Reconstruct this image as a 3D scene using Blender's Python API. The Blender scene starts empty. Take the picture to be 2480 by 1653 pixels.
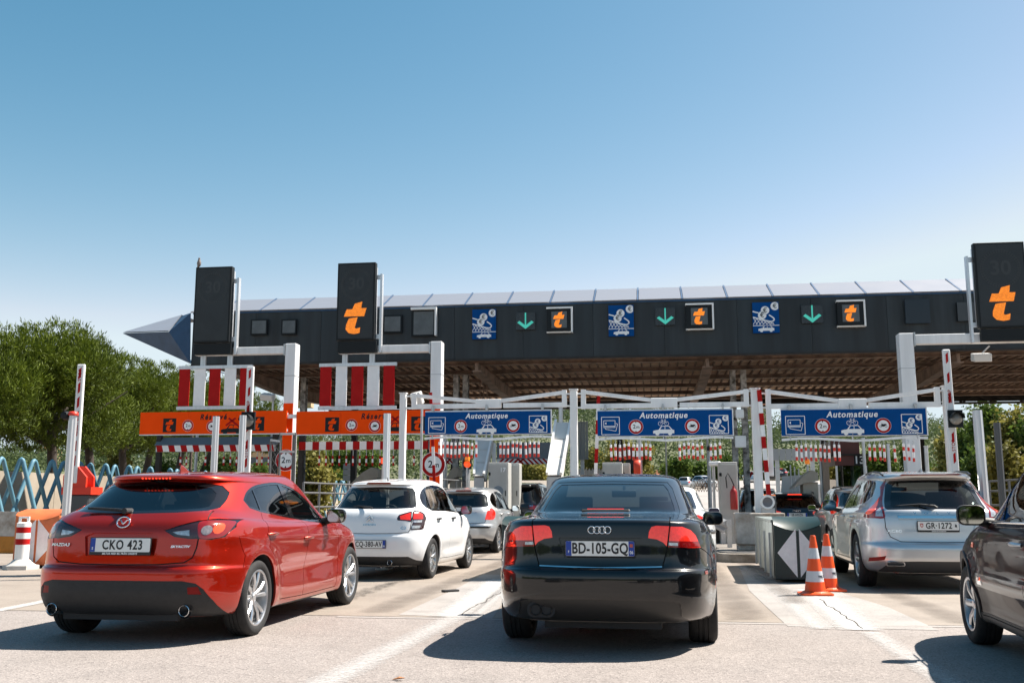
import bpy, bmesh, math, random
import numpy as np
from mathutils import Vector, Matrix, Euler
R = math.radians
random.seed(7)
SC = bpy.context.scene
COL = SC.collection

# ------------------------------------------------------------------ camera, sky, sun, exposure
CAM_H, F_PX, HORIZON = 1.145, 2411.0, 1216.0
PITCH = math.atan2(HORIZON - 826.5, F_PX)
cam_data = bpy.data.cameras.new('camera'); cam_data.sensor_width = 36.0; cam_data.lens = 35.0
cam_data.clip_start = 0.05; cam_data.clip_end = 9000
cam = bpy.data.objects.new('camera', cam_data); COL.objects.link(cam)
cam.location = (0, 0, CAM_H); cam.rotation_euler = (R(90) + PITCH, 0, 0)
SC.camera = cam

SUN_EL = R(54); SUN_AZ = R(20)            # azimuth measured from +X towards +Y
sun_dir = Vector((math.cos(SUN_EL) * math.cos(SUN_AZ), math.cos(SUN_EL) * math.sin(SUN_AZ), math.sin(SUN_EL)))
world = bpy.data.worlds.new('World'); SC.world = world; world.use_nodes = True
_nt = world.node_tree; _nt.nodes.clear()
_o = _nt.nodes.new('ShaderNodeOutputWorld'); _b = _nt.nodes.new('ShaderNodeBackground'); _s = _nt.nodes.new('ShaderNodeTexSky')
_s.sky_type = 'NISHITA'; _s.sun_disc = False; _s.sun_elevation = SUN_EL
_s.sun_rotation = math.atan2(sun_dir.x, sun_dir.y)
_s.air_density = 0.8; _s.dust_density = 0.35; _s.ozone_density = 1.0; _s.altitude = 0
_h = _nt.nodes.new('ShaderNodeHueSaturation'); _h.inputs['Saturation'].default_value = 1.22
_v = _nt.nodes.new('ShaderNodeVectorMath'); _v.operation = 'MULTIPLY'; _v.inputs[1].default_value = (1.40, 1.09, 0.775)
_nt.links.new(_s.outputs[0], _h.inputs['Color']); _nt.links.new(_h.outputs[0], _v.inputs[0]); _sp = _nt.nodes.new('ShaderNodeSeparateColor'); _cb = _nt.nodes.new('ShaderNodeCombineColor'); _nt.links.new(_v.outputs[0], _sp.inputs[0])
for _i, (_p, _k, _m) in enumerate(((1.75, 0.70, 3.5), (1.12, 0.90, 4.0), (1.0, 1.0, 4.3))):      # tone of the sky, channel by channel
    _n1 = _nt.nodes.new('ShaderNodeMath'); _n1.operation = 'POWER'; _n1.inputs[1].default_value = _p; _nt.links.new(_sp.outputs[_i], _n1.inputs[0])
    _n2 = _nt.nodes.new('ShaderNodeMath'); _n2.operation = 'MULTIPLY'; _n2.inputs[1].default_value = _k; _nt.links.new(_n1.outputs[0], _n2.inputs[0])
    _n3 = _nt.nodes.new('ShaderNodeMath'); _n3.operation = 'MINIMUM'; _n3.inputs[1].default_value = _m; _nt.links.new(_n2.outputs[0], _n3.inputs[0]); _nt.links.new(_n3.outputs[0], _cb.inputs[_i])
_n4 = _nt.nodes.new('ShaderNodeMath'); _n4.operation = 'MULTIPLY'; _n4.inputs[1].default_value = 0.86; _nt.links.new(_cb.inputs[1].links[0].from_socket, _n4.inputs[0])
_n5 = _nt.nodes.new('ShaderNodeMath'); _n5.operation = 'MINIMUM'; _nt.links.new(_cb.inputs[0].links[0].from_socket, _n5.inputs[0]); _nt.links.new(_n4.outputs[0], _n5.inputs[1]); _nt.links.new(_n5.outputs[0], _cb.inputs[0])
_nt.links.new(_cb.outputs[0], _b.inputs['Color'])
_b.inputs['Strength'].default_value = 0.094
_nt.links.new(_b.outputs[0], _o.inputs[0])
sl = bpy.data.lights.new('sun', 'SUN'); sl.energy = 5.0; sl.angle = R(0.53); sl.color = (1.0, 0.93, 0.84)
so = bpy.data.objects.new('sun', sl); COL.objects.link(so)
so.rotation_euler = (-sun_dir).to_track_quat('-Z', 'Y').to_euler()
SC.view_settings.view_transform = 'Standard'; SC.view_settings.look = 'None'
SC.view_settings.gamma = 1.0; SC.view_settings.use_curve_mapping = False
SC.view_settings.exposure = 1.2
SC.render.engine = 'CYCLES'
SC.cycles.max_bounces = 8; SC.cycles.glossy_bounces = 4; SC.cycles.diffuse_bounces = 3
SC.cycles.transparent_max_bounces = 16; SC.cycles.transmission_bounces = 6
SC.cycles.use_denoising = True; SC.cycles.caustics_reflective = False; SC.cycles.caustics_refractive = False
SC.cycles.sample_clamp_indirect = 6.0; SC.cycles.volume_bounces = 0

# ------------------------------------------------------------------ placing helpers (photo pixel + distance -> point of the place)
def ray(px, py):
    u, v = (px - 1240.0) / F_PX, (826.5 - py) / F_PX
    c, s = math.cos(PITCH), math.sin(PITCH)
    return Vector((u, c - v * s, s + v * c))
def at(px, py, Y):
    d = ray(px, py); return Vector((0, 0, CAM_H)) + d * (Y / d.y)
def gnd(px, py, z=0.0):
    d = ray(px, py); return Vector((0, 0, CAM_H)) + d * ((z - CAM_H) / d.z)
BETA = R(8.0)                                   # the plaza is turned against the view
U_AX = Vector((math.cos(BETA), -math.sin(BETA), 0)); V_AX = Vector((math.sin(BETA), math.cos(BETA), 0))
def at_line(px, py, p0):
    """point of the upright plaza-parallel plane through p0 that stands at this direction"""
    d = ray(px, py); o = Vector((0, 0, CAM_H)); n = V_AX
    return o + d * ((p0 - o).dot(n) / d.dot(n))

# ------------------------------------------------------------------ materials
MATS = {}
def _principled(name):
    m = bpy.data.materials.new(name); m.use_nodes = True
    return m, m.node_tree, m.node_tree.nodes['Principled BSDF']
def mat(name, col, rough=0.5, metal=0.0, noise=0.0, nscale=8.0, bump=0.0, bscale=60.0, coat=0.0, emit=None, estr=0.0, spec=0.5, streak=0.0, dirt=None, coords='Object'):
    """plain or lightly worn surface"""
    if name in MATS: return MATS[name]
    m, nt, b = _principled(name); N, L = nt.nodes, nt.links
    b.inputs['Base Color'].default_value = (*col, 1); b.inputs['Roughness'].default_value = rough
    b.inputs['Metallic'].default_value = metal; b.inputs['Coat Weight'].default_value = coat
    b.inputs['Coat Roughness'].default_value = 0.04; b.inputs['Specular IOR Level'].default_value = spec
    if emit: b.inputs['Emission Color'].default_value = (*emit, 1); b.inputs['Emission Strength'].default_value = estr
    if noise or streak or bump or dirt:
        tc = N.new('ShaderNodeTexCoord')
    if noise or streak or dirt:
        mp = N.new('ShaderNodeMapping'); L.new(tc.outputs[coords], mp.inputs[0])
        if streak: mp.inputs['Scale'].default_value = (1, 1, 0.06)
        t = N.new('ShaderNodeTexNoise'); t.inputs['Scale'].default_value = nscale; t.inputs['Detail'].default_value = 6; t.inputs['Roughness'].default_value = 0.65
        L.new(mp.outputs[0], t.inputs['Vector'])
        r = N.new('ShaderNodeValToRGB'); a = noise or streak or 0.3
        c2 = dirt if dirt else tuple(max(0, c * (1 - a)) for c in col)
        c3 = col if dirt else tuple(min(1, c * (1 + a * 0.6)) for c in col)
        r.color_ramp.elements[0].position = 0.34; r.color_ramp.elements[0].color = (*c2, 1)
        r.color_ramp.elements[1].position = 0.66; r.color_ramp.elements[1].color = (*c3, 1)
        L.new(t.outputs['Fac'], r.inputs[0]); L.new(r.outputs[0], b.inputs['Base Color'])
        mr = N.new('ShaderNodeMapRange'); mr.inputs['To Min'].default_value = min(1, rough + 0.12); mr.inputs['To Max'].default_value = max(0.02, rough - 0.08)
        L.new(t.outputs['Fac'], mr.inputs['Value']); L.new(mr.outputs[0], b.inputs['Roughness'])
    if bump:
        t2 = N.new('ShaderNodeTexNoise'); t2.inputs['Scale'].default_value = bscale; t2.inputs['Detail'].default_value = 4
        L.new(tc.outputs[coords], t2.inputs['Vector'])
        bp = N.new('ShaderNodeBump'); bp.inputs['Strength'].default_value = bump; bp.inputs['Distance'].default_value = 0.01
        L.new(t2.outputs['Fac'], bp.inputs['Height']); L.new(bp.outputs[0], b.inputs['Normal'])
    MATS[name] = m; return m
def paint(name, col, metal=0.25, rough=0.38, flake=0.05, coat=1.0, spec=0.5):
    """clear-coated car paint with faint flake, orange peel and road dust low down"""
    if name in MATS: return MATS[name]
    m, nt, b = _principled(name); N, L = nt.nodes, nt.links
    tc = N.new('ShaderNodeTexCoord'); t = N.new('ShaderNodeTexNoise'); t.inputs['Scale'].default_value = 900; t.inputs['Detail'].default_value = 1
    L.new(tc.outputs['Object'], t.inputs['Vector'])
    mr = N.new('ShaderNodeMapRange'); mr.inputs['To Min'].default_value = 1 - flake; mr.inputs['To Max'].default_value = 1 + flake; L.new(t.outputs['Fac'], mr.inputs['Value'])
    mx = N.new('ShaderNodeVectorMath'); mx.operation = 'SCALE'; mx.inputs[0].default_value = col; L.new(mr.outputs[0], mx.inputs['Scale'])
    # road dust below the sills
    sx = N.new('ShaderNodeSeparateXYZ'); L.new(tc.outputs['Object'], sx.inputs[0])
    n2 = N.new('ShaderNodeTexNoise'); n2.inputs['Scale'].default_value = 5; n2.inputs['Detail'].default_value = 6; L.new(tc.outputs['Object'], n2.inputs['Vector'])
    ad = N.new('ShaderNodeMath'); ad.operation = 'MULTIPLY_ADD'; ad.inputs[1].default_value = 0.35; L.new(n2.outputs['Fac'], ad.inputs[0]); L.new(sx.outputs['Z'], ad.inputs[2])
    dr = N.new('ShaderNodeMapRange'); dr.inputs['From Min'].default_value = 0.62; dr.inputs['From Max'].default_value = 0.28; dr.inputs['To Min'].default_value = 0; dr.inputs['To Max'].default_value = 0.28; L.new(ad.outputs[0], dr.inputs['Value'])
    mc = N.new('ShaderNodeMix'); mc.data_type = 'RGBA'; L.new(dr.outputs[0], mc.inputs['Factor']); L.new(mx.outputs[0], mc.inputs['A']); mc.inputs['B'].default_value = (0.22, 0.18, 0.14, 1)
    L.new(mc.outputs['Result'], b.inputs['Base Color'])
    b.inputs['Metallic'].default_value = metal; b.inputs['Roughness'].default_value = rough; b.inputs['Specular IOR Level'].default_value = spec
    b.inputs['Coat Weight'].default_value = coat; b.inputs['Coat Roughness'].default_value = 0.03; b.inputs['Coat IOR'].default_value = 1.5
    MATS[name] = m; return m
def glass(name, tint, refl=1.0, rough=0.0, ior=1.5):
    """thin pane: tinted see-through with Fresnel reflection"""
    if name in MATS: return MATS[name]
    m = bpy.data.materials.new(name); m.use_nodes = True; nt = m.node_tree; N, L = nt.nodes, nt.links; N.clear()
    o = N.new('ShaderNodeOutputMaterial'); t = N.new('ShaderNodeBsdfTransparent'); t.inputs[0].default_value = (*tint, 1)
    g = N.new('ShaderNodeBsdfGlossy'); g.inputs['Roughness'].default_value = rough; g.inputs['Color'].default_value = (refl, refl, refl, 1)
    fr = N.new('ShaderNodeFresnel'); fr.inputs['IOR'].default_value = ior
    mul = N.new('ShaderNodeMath'); mul.operation = 'MULTIPLY'; mul.inputs[1].default_value = 1.25; mul.use_clamp = True
    L.new(fr.outputs[0], mul.inputs[0])
    mx = N.new('ShaderNodeMixShader'); L.new(mul.outputs[0], mx.inputs[0]); L.new(t.outputs[0], mx.inputs[1]); L.new(g.outputs[0], mx.inputs[2]); L.new(mx.outputs[0], o.inputs[0])
    MATS[name] = m; return m

# ------------------------------------------------------------------ object helpers
def link(name, me, parent=None, m=None, loc=None, rot=None, smooth=None):
    o = bpy.data.objects.new(name, me); COL.objects.link(o)
    if m is not None and me is not None and not me.materials: me.materials.append(m)
    if parent is not None: o.parent = parent
    if loc is not None: o.location = loc
    if rot is not None: o.rotation_euler = rot
    if smooth is not None and me is not None: shade(me, smooth)
    return o
def shade(me, ang=None):
    if not me.polygons: return
    me.polygons.foreach_set('use_smooth', [True] * len(me.polygons))
    if ang is not None:
        bm = bmesh.new(); bm.from_mesh(me); ca = math.cos(R(ang)); bm.normal_update()
        for e in bm.edges:
            lf = e.link_faces
            e.smooth = not (len(lf) == 2 and lf[0].normal.dot(lf[1].normal) < ca)
        bm.to_mesh(me); bm.free()
def thing(name, label, cat, loc=(0, 0, 0), rz=0.0, group=None):
    o = bpy.data.objects.new(name, None); COL.objects.link(o); o.empty_display_size = 0.2
    o.location = loc; o.rotation_euler = (0, 0, rz); tag(o, label, cat, group); return o
def tag(o, label=None, cat=None, group=None, kind=None):
    if label: o['label'] = label
    if cat: o['category'] = cat
    if group: o['group'] = group
    if kind: o['kind'] = kind
    return o
class MB:
    """collects simple shapes of ONE piece"""
    def __init__(s): s.v = []; s.f = []
    def add(s, vs, fs):
        n = len(s.v); s.v += [tuple(v) for v in vs]; s.f += [[i + n for i in f] for f in fs]; return s
    def box(s, c, d, rz=0.0, rx=0.0, ry=0.0):
        M = Euler((rx, ry, rz)).to_matrix(); c = Vector(c); hx, hy, hz = d[0] / 2, d[1] / 2, d[2] / 2
        vs = [c + M @ Vector((a * hx, b * hy, e * hz)) for a in (-1, 1) for b in (-1, 1) for e in (-1, 1)]
        return s.add(vs, [(0, 1, 3, 2), (4, 6, 7, 5), (0, 4, 5, 1), (2, 3, 7, 6), (0, 2, 6, 4), (1, 5, 7, 3)])
    def b2(s, x0, x1, y0, y1, z0, z1): return s.box(((x0 + x1) / 2, (y0 + y1) / 2, (z0 + z1) / 2), (x1 - x0, y1 - y0, z1 - z0))
    def bar(s, a, b, w, h, up=(0, 0, 1)):
        a, b = Vector(a), Vector(b); d = (b - a).normalized(); up = Vector(up)
        if abs(d.dot(up)) > 0.98: up = Vector((0, 1, 0))
        sx = d.cross(up).normalized(); sz = sx.cross(d).normalized()
        vs = [p + sx * (i * w / 2) + sz * (j * h / 2) for p in (a, b) for i, j in ((-1, -1), (1, -1), (1, 1), (-1, 1))]
        return s.add(vs, [(3, 2, 1, 0), (4, 5, 6, 7), (0, 1, 5, 4), (1, 2, 6, 5), (2, 3, 7, 6), (3, 0, 4, 7)])
    def tube(s, pts, r, n=10, cap=True):
        pts = [Vector(p) for p in pts]; rr = r if hasattr(r, '__len__') else [r] * len(pts)
        prev = None; rings = []
        for i, p in enumerate(pts):
            d = (pts[min(i + 1, len(pts) - 1)] - pts[max(i - 1, 0)]).normalized()
            if prev is None:
                a = d.orthogonal().normalized()
            else:
                a = (prev - d * prev.dot(d)); a = a.normalized() if a.length > 1e-6 else d.orthogonal().normalized()
            b = d.cross(a); prev = a
            rings.append([p + (a * math.cos(2 * math.pi * k / n) + b * math.sin(2 * math.pi * k / n)) * rr[i] for k in range(n)])
        vs = [v for rg in rings for v in rg]; fs = []
        for i in range(len(rings) - 1):
            for k in range(n): fs.append((i * n + k, i * n + (k + 1) % n, (i + 1) * n + (k + 1) % n, (i + 1) * n + k))
        if cap: fs.append(tuple(range(n - 1, -1, -1))); fs.append(tuple((len(rings) - 1) * n + k for k in range(n)))
        return s.add(vs, fs)
    def cyl(s, a, b, r, n=16, r2=None): return s.tube([a, b], [r, r if r2 is None else r2], n)
    def lathe(s, prof, n=24, axis='z', c=(0, 0, 0), a0=0.0, a1=2 * math.pi, caps=False):
        c = Vector(c); full = abs(a1 - a0 - 2 * math.pi) < 1e-6; m = n if full else n + 1; vs = []
        for (r, h) in prof:
            for k in range(m):
                t = a0 + (a1 - a0) * k / n; x, y = r * math.cos(t), r * math.sin(t)
                vs.append(c + (Vector((x, y, h)) if axis == 'z' else Vector((h, x, y)) if axis == 'x' else Vector((x, h, y))))
        fs = []
        for i in range(len(prof) - 1):
            for k in range(n):
                k2 = (k + 1) % m; fs.append((i * m + k, i * m + k2, (i + 1) * m + k2, (i + 1) * m + k))
        return s.add(vs, fs)
    def prism(s, poly, y0, y1, plane='xz'):
        """extrude a flat outline; plane xz: poly=(x,z) pushed along y; yz along x; xy along z"""
        def P(a, b, t): return (a, t, b) if plane == 'xz' else (t, a, b) if plane == 'yz' else (a, b, t)
        n = len(poly); vs = [P(a, b, y0) for a, b in poly] + [P(a, b, y1) for a, b in poly]
        fs = [tuple(range(n)), tuple(range(2 * n - 1, n - 1, -1))] + [(i, i + n, (i + 1) % n + n, (i + 1) % n) for i in range(n)]
        return s.add(vs, fs)
    def mesh(s, name, recalc=True, bevel=0.0, seg=1, ang=None):
        me = bpy.data.meshes.new(name); me.from_pydata(s.v, [], s.f)
        if recalc or bevel:
            bm = bmesh.new(); bm.from_mesh(me)
            if recalc: bmesh.ops.recalc_face_normals(bm, faces=bm.faces)
            if bevel:
                es = [e for e in bm.edges if len(e.link_faces) == 2 and e.calc_face_angle(0) > R(30)]
                bmesh.ops.bevel(bm, geom=es, offset=bevel, segments=seg, affect='EDGES', profile=0.6, clamp_overlap=True)
            bm.to_mesh(me); bm.free()
        me.update()
        if ang is not None: shade(me, ang)
        return me
    def build(s, name, m, parent=None, bevel=0.0, seg=1, ang=None, loc=None, rot=None):
        return link(name, s.mesh(name, True, bevel, seg, ang), parent, m, loc, rot)
def ell(c, rx, rz, n=24): return [(c[0] + rx * math.cos(2 * math.pi * k / n), c[1] + rz * math.sin(2 * math.pi * k / n)) for k in range(n)]
def rrect(x0, x1, z0, z1, r, n=4):
    out = []
    for cx, cz, a in ((x1 - r, z1 - r, 0), (x0 + r, z1 - r, 90), (x0 + r, z0 + r, 180), (x1 - r, z0 + r, 270)):
        for k in range(n + 1):
            t = R(a + 90 * k / n); out.append((cx + r * math.cos(t), cz + r * math.sin(t)))
    return out
TEXT = {}
def text_mesh(body, size=1.0, bold=0.0, shear=0.0, space=1.0, xs=1.0, ext=0.002, align='CENTER'):
    """lettering standing in the xz plane, front towards -y, centred on the origin (or left aligned)"""
    key = (body, size, bold, shear, space, xs, ext, align)
    if key in TEXT: return TEXT[key]
    cu = bpy.data.curves.new('lettering', 'FONT'); cu.body = body; cu.size = size; cu.offset = bold; cu.shear = shear
    cu.space_character = space; cu.align_x = align; cu.align_y = 'CENTER'; cu.extrude = ext; cu.resolution_u = 3
    o = bpy.data.objects.new('lettering', cu); COL.objects.link(o)
    dg = bpy.context.evaluated_depsgraph_get()
    me = bpy.data.meshes.new_from_object(o.evaluated_get(dg)); bpy.data.objects.remove(o); bpy.data.curves.remove(cu)
    me.transform(Matrix.Rotation(R(90), 4, 'X') @ Matrix.Scale(xs, 4, (1, 0, 0))); me.materials.clear(); me.name = 'lettering'
    TEXT[key] = me; return me
def lettering(body, m, parent, loc, size, bold=0.0, shear=0.0, space=1.0, xs=1.0, ext=0.002, align='CENTER', rot=None, name='lettering'):
    me = text_mesh(body, size, bold, shear, space, xs, ext, align)
    if me.materials and me.materials[0] is not m: me = me.copy(); me.materials.clear()
    return link(name, me, parent, m, loc, rot)
def copy_tree(o, parent=None):
    c = o.copy(); COL.objects.link(c); c.parent = parent
    for ch in list(o.children): copy_tree(ch, c)
    return c
def car_paint_set():
    pass
# shared materials
M_black = mat('black plastic', (0.012, 0.013, 0.015), 0.55, noise=0.2, nscale=20, bump=0.15, bscale=300)
M_rubber = mat('rubber', (0.016, 0.016, 0.017), 0.8, noise=0.3, nscale=14, bump=0.2, bscale=120)
M_dark = mat('dark interior', (0.02, 0.021, 0.023), 0.85)
M_chrome = mat('chrome', (0.75, 0.76, 0.78), 0.08, 1.0)
M_alloy = mat('alloy', (0.62, 0.63, 0.65), 0.28, 0.9, noise=0.06, nscale=10)
M_white = mat('white enamel', (0.85, 0.85, 0.84), 0.35, noise=0.06, nscale=3)
M_galv = mat('galvanised steel', (0.52, 0.53, 0.54), 0.42, 0.55, noise=0.14, nscale=6, bump=0.05, bscale=40)
M_alu = mat('brushed aluminium', (0.66, 0.67, 0.69), 0.36, 0.6, streak=0.12, nscale=9)
# ------------------------------------------------------------------ car building kit
def pchip(xs, ys, t):
    xs = np.asarray(xs, float); ys = np.asarray(ys, float); h = np.diff(xs); d = np.diff(ys) / h; n = len(xs); m = np.zeros(n)
    m[0], m[-1] = d[0], d[-1]
    for i in range(1, n - 1):
        if d[i - 1] * d[i] > 0:
            w1, w2 = 2 * h[i] + h[i - 1], h[i] + 2 * h[i - 1]; m[i] = (w1 + w2) / (w1 / d[i - 1] + w2 / d[i])
    i = np.clip(np.searchsorted(xs, t, side='right') - 1, 0, n - 2); s = (t - xs[i]) / h[i]
    return ((1 + 2 * s) * (1 - s) ** 2 * ys[i] + s * (1 - s) ** 2 * h[i] * m[i] + s * s * (3 - 2 * s) * ys[i + 1] + s * s * (s - 1) * h[i] * m[i + 1])
def quarter(w, L, nx, ny, n):
    th = np.linspace(0, math.pi / 2, 160); x = w * np.sin(th) ** (2 / nx); d = L * (1 - np.cos(th) ** (2 / ny))
    s = np.concatenate([[0], np.cumsum(np.hypot(np.diff(x), np.diff(d)))]); q = np.linspace(0, s[-1], n)
    return np.interp(q, s, x), np.interp(q, s, d)
def in_poly(p, poly):
    x, y = p; c = False; j = len(poly) - 1
    for i in range(len(poly)):
        xi, yi = poly[i]; xj, yj = poly[j]
        if (yi > y) != (yj > y) and x < (xj - xi) * (y - yi) / (yj - yi) + xi: c = not c
        j = i
    return c
def rnd(poly, r=0.03, n=3):
    """round the corners of an outline"""
    out = []; m = len(poly)
    for i in range(m):
        p0, p, p1 = Vector(poly[i - 1]), Vector(poly[i]), Vector(poly[(i + 1) % m])
        a, b = p0 - p, p1 - p; rr = min(r, a.length * 0.45, b.length * 0.45)
        q0, q1 = p + a.normalized() * rr, p + b.normalized() * rr
        for k in range(n + 1):
            t = k / n; out.append(tuple(q0 * (1 - t) ** 2 + p * 2 * t * (1 - t) + q1 * t * t))
    return out
def smooth_poly(pts, n=4, closed=True):
    """Catmull-Rom through the points"""
    out = []; m = len(pts)
    for i in range(m if closed else m - 1):
        g = (lambda k: pts[k % m]) if closed else (lambda k: pts[min(max(k, 0), m - 1)])
        p0, p1, p2, p3 = [Vector(g(i + k)) for k in (-1, 0, 1, 2)]
        for k in range(n):
            t = k / n
            out.append(tuple(0.5 * ((2 * p1) + (p2 - p0) * t + (2 * p0 - 5 * p1 + 4 * p2 - p3) * t * t + (3 * p1 - p0 - 3 * p2 + p3) * t ** 3)))
    if not closed: out.append(tuple(pts[-1]))
    return out
class Car:
    def __init__(s, name, label, loc, yaw, spec, group=None, cat='car'):
        s.root = thing(name, label, cat, (loc[0], loc[1], 0), -R(yaw), group); s.sp = spec; s.M = spec['paint']; s.shell()
    def shell(s):
        sp = s.sp; lv = np.array([[*l[:6], *(l[6] if len(l) > 6 and l[6] else sp.get('nr', (4, 5))), *(l[7] if len(l) > 7 else sp.get('nf', (3.2, 4)))] for l in sp['levels']], float)
        k = np.arange(len(lv)); sub = sp.get('sub', 5)
        t = np.unique(np.concatenate([np.linspace(i, i + 1, (2 if i < 1 else sub) + 1) for i in range(len(lv) - 1)]))
        D = np.stack([pchip(k, lv[:, c], t) for c in range(lv.shape[1])], 1); ym = sp['ym']; na, nb = sp.get('nu', (44, 36)); G = []
        for zr, zm, zf, yr, yf, w, nxr, nyr, nxf, nyf in D:
            x1, d1 = quarter(w, ym - yr, nxr, nyr, na); x2, d2 = quarter(w, yf - ym, nxf, nyf, nb)
            y1 = yr + d1; y2 = (yf - d2)[::-1]; x2 = x2[::-1]
            u1 = ((ym - y1) / (ym - yr)); u2 = (y2 - ym) / (yf - ym)
            z1 = zm + (zr - zm) * u1 ** 2; z2 = zm + (zf - zm) * u2 ** 2
            G.append(np.stack([np.r_[x1, x2[1:]], np.r_[y1, y2[1:]], np.r_[z1, z2[1:]]], 1))
        G = np.array(G); nv, nu = G.shape[:2]
        if 'deform' in sp: G = sp['deform'](G.reshape(-1, 3).copy()).reshape(nv, nu, 3)
        G[:, 0, 0] = 0; G[:, -1, 0] = 0
        mir = G[:, 1:-1].copy(); mir[:, :, 0] *= -1
        ring = np.concatenate([G, mir[:, ::-1]], 1); n = ring.shape[1]; V = ring.reshape(-1, 3)
        F = [(i * n + j, i * n + (j + 1) % n, (i + 1) * n + (j + 1) % n, (i + 1) * n + j) for i in range(nv - 1) for j in range(n)]
        s.V = [tuple(v) for v in V.tolist()]; s.n0 = len(s.V); s.F = []; s.P = []; s.names = ['body']; s.es = {}
        s.A = np.zeros((90000, 12)); m2 = {}; W = {}
        key = {}
        for q, v in enumerate(s.V):            # weld coinciding points
            k2 = (round(v[0], 5), round(v[1], 5), round(v[2], 5)); key.setdefault(k2, q); W[q] = key[k2]
        for f in F:
            g = []
            for q in f:
                q = W[q]
                if q not in g: g.append(q)
            if len(g) > 2: s._face(g, 0)
        from mathutils.bvhtree import BVHTree
        s.bvh = BVHTree.FromPolygons([Vector(v) for v in s.V], s.F)
    def _face(s, g, p, at=None):
        k = len(s.F) if at is None else at
        if at is None: s.F.append(g); s.P.append(p)
        else: s.F[k] = g; s.P[k] = p
        c = [s.V[q] for q in g]; n = len(c); nx = ny = nz = 0.0
        for i in range(n):
            x0, y0, z0 = c[i - 1]; x1, y1, z1 = c[i]; nx += (y0 - y1) * (z0 + z1); ny += (z0 - z1) * (x0 + x1); nz += (x0 - x1) * (y0 + y1)
        l = math.sqrt(nx * nx + ny * ny + nz * nz) or 1.0; X, Y, Z = zip(*c)
        s.A[k] = (min(X), min(Y), min(Z), max(X), max(Y), max(Z), sum(X) / n, sum(Y) / n, sum(Z) / n, nx / l, ny / l, nz / l)
        return k
    # --- cutting an outline out of the shell
    def cut(s, part, poly, view, sym=True, cond=None, side=None, only=None):
        """mark the faces inside the outline as `part`. view side:(y,z) rear/front:(x,z) top:(x,y)"""
        for sg in ((1, -1) if sym and view != 'side' else (1,)):
            pl = [(a * sg, b) for a, b in poly] if view != 'side' else poly
            if view == 'side':
                for sd in ((side,) if side else (1, -1)): s._cut(part, pl, view, sd, cond, only)
            else: s._cut(part, pl, view, 0, cond, only)
    def _cut(s, part, poly, view, sd, cond, only):
        if part.endswith('*'):
            c = sd if view == 'side' else (1 if sum(p[0] for p in poly) > 0 else -1)
            part = part[:-1] + ('_R' if c > 0 else '_L')
        ym = s.sp['ym']; i, j = {'side': (1, 2), 'rear': (0, 2), 'front': (0, 2), 'top': (0, 1)}[view]; A = s.A[:len(s.F)]
        lo = (min(p[0] for p in poly), min(p[1] for p in poly)); hi = (max(p[0] for p in poly), max(p[1] for p in poly))
        ok = (A[:, i] <= hi[0]) & (A[:, i + 3] >= lo[0]) & (A[:, j] <= hi[1]) & (A[:, j + 3] >= lo[1])
        if view == 'side': ok &= (A[:, 6] * sd > 0.2) & (A[:, 9] * sd > 0.08)
        elif view == 'rear': ok &= (A[:, 7] < ym) & (A[:, 10] < -0.02)
        elif view == 'front': ok &= (A[:, 7] > ym) & (A[:, 10] > 0.02)
        else: ok &= (A[:, 11] > 0.1) & (A[:, 8] > 0.5)
        cand = [int(k) for k in np.nonzero(ok)[0] if cond is None or cond(Vector(A[k, 6:9]))]
        m = len(poly); V = s.V; e = 1e-4
        for k in range(m):
            a, b = poly[k], poly[(k + 1) % m]
            if abs(a[0] - b[0]) + abs(a[1] - b[1]) < 1e-6: continue
            x0, x1 = min(a[0], b[0]) - e, max(a[0], b[0]) + e; y0, y1 = min(a[1], b[1]) - e, max(a[1], b[1]) + e
            n0, n1 = b[1] - a[1], a[0] - b[0]; l = math.hypot(n0, n1); n0 /= l; n1 /= l; new = []
            for fi in cand:
                r = s.A[fi]
                if r[i] > x1 or r[i + 3] < x0 or r[j] > y1 or r[j + 3] < y0: continue
                g = s.F[fi]; d = [(V[q][i] - a[0]) * n0 + (V[q][j] - a[1]) * n1 for q in g]; d = [0.0 if abs(t) < 3e-5 else t for t in d]
                if not (min(d) < 0 < max(d)): continue
                P1, P2 = [], []; nn = len(g)
                for t in range(nn):
                    q, dq, q2, d2 = g[t], d[t], g[(t + 1) % nn], d[(t + 1) % nn]
                    if dq >= 0: P1.append(q)
                    if dq <= 0: P2.append(q)
                    if dq * d2 < 0:
                        ek = (q, q2) if q < q2 else (q2, q); v = None
                        w = dq / (dq - d2); p = tuple(V[q][c] + (V[q2][c] - V[q][c]) * w for c in range(3))
                        if ek in s.es:
                            o = s.es[ek]
                            if sum(abs(V[o][c] - p[c]) for c in range(3)) < 6e-5: v = o
                        if v is None:
                            v = len(V); V.append(p)
                            if ek not in s.es: s.es[ek] = v
                        P1.append(v); P2.append(v)
                pid = s.P[fi]
                if len(P1) > 2 and len(P2) > 2: s._face(P1, pid, fi); new.append(s._face(P2, pid))
            cand += new
        if part not in s.names: s.names.append(part)
        pid = s.names.index(part)
        for fi in cand:
            c = s.A[fi]; nm = s.names[s.P[fi]]
            if in_poly((c[6 + i], c[6 + j]), poly) and (only is None or nm in only or nm.rsplit('_', 1)[0] in only): s.P[fi] = pid
    def groove(s, pts, view, w=0.007, sym=True, side=None, cond=None, only=('body',)):
        """panel gap along a line of points"""
        for a, b in zip(pts[:-1], pts[1:]):
            a, b = Vector(a), Vector(b); d = (b - a).normalized(); n = Vector((-d.y, d.x)) * w / 2; a2, b2 = a - d * 0.001, b + d * 0.001
            s.cut('gap', [tuple(a2 + n), tuple(b2 + n), tuple(b2 - n), tuple(a2 - n)], view, sym, cond, side, only)
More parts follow.
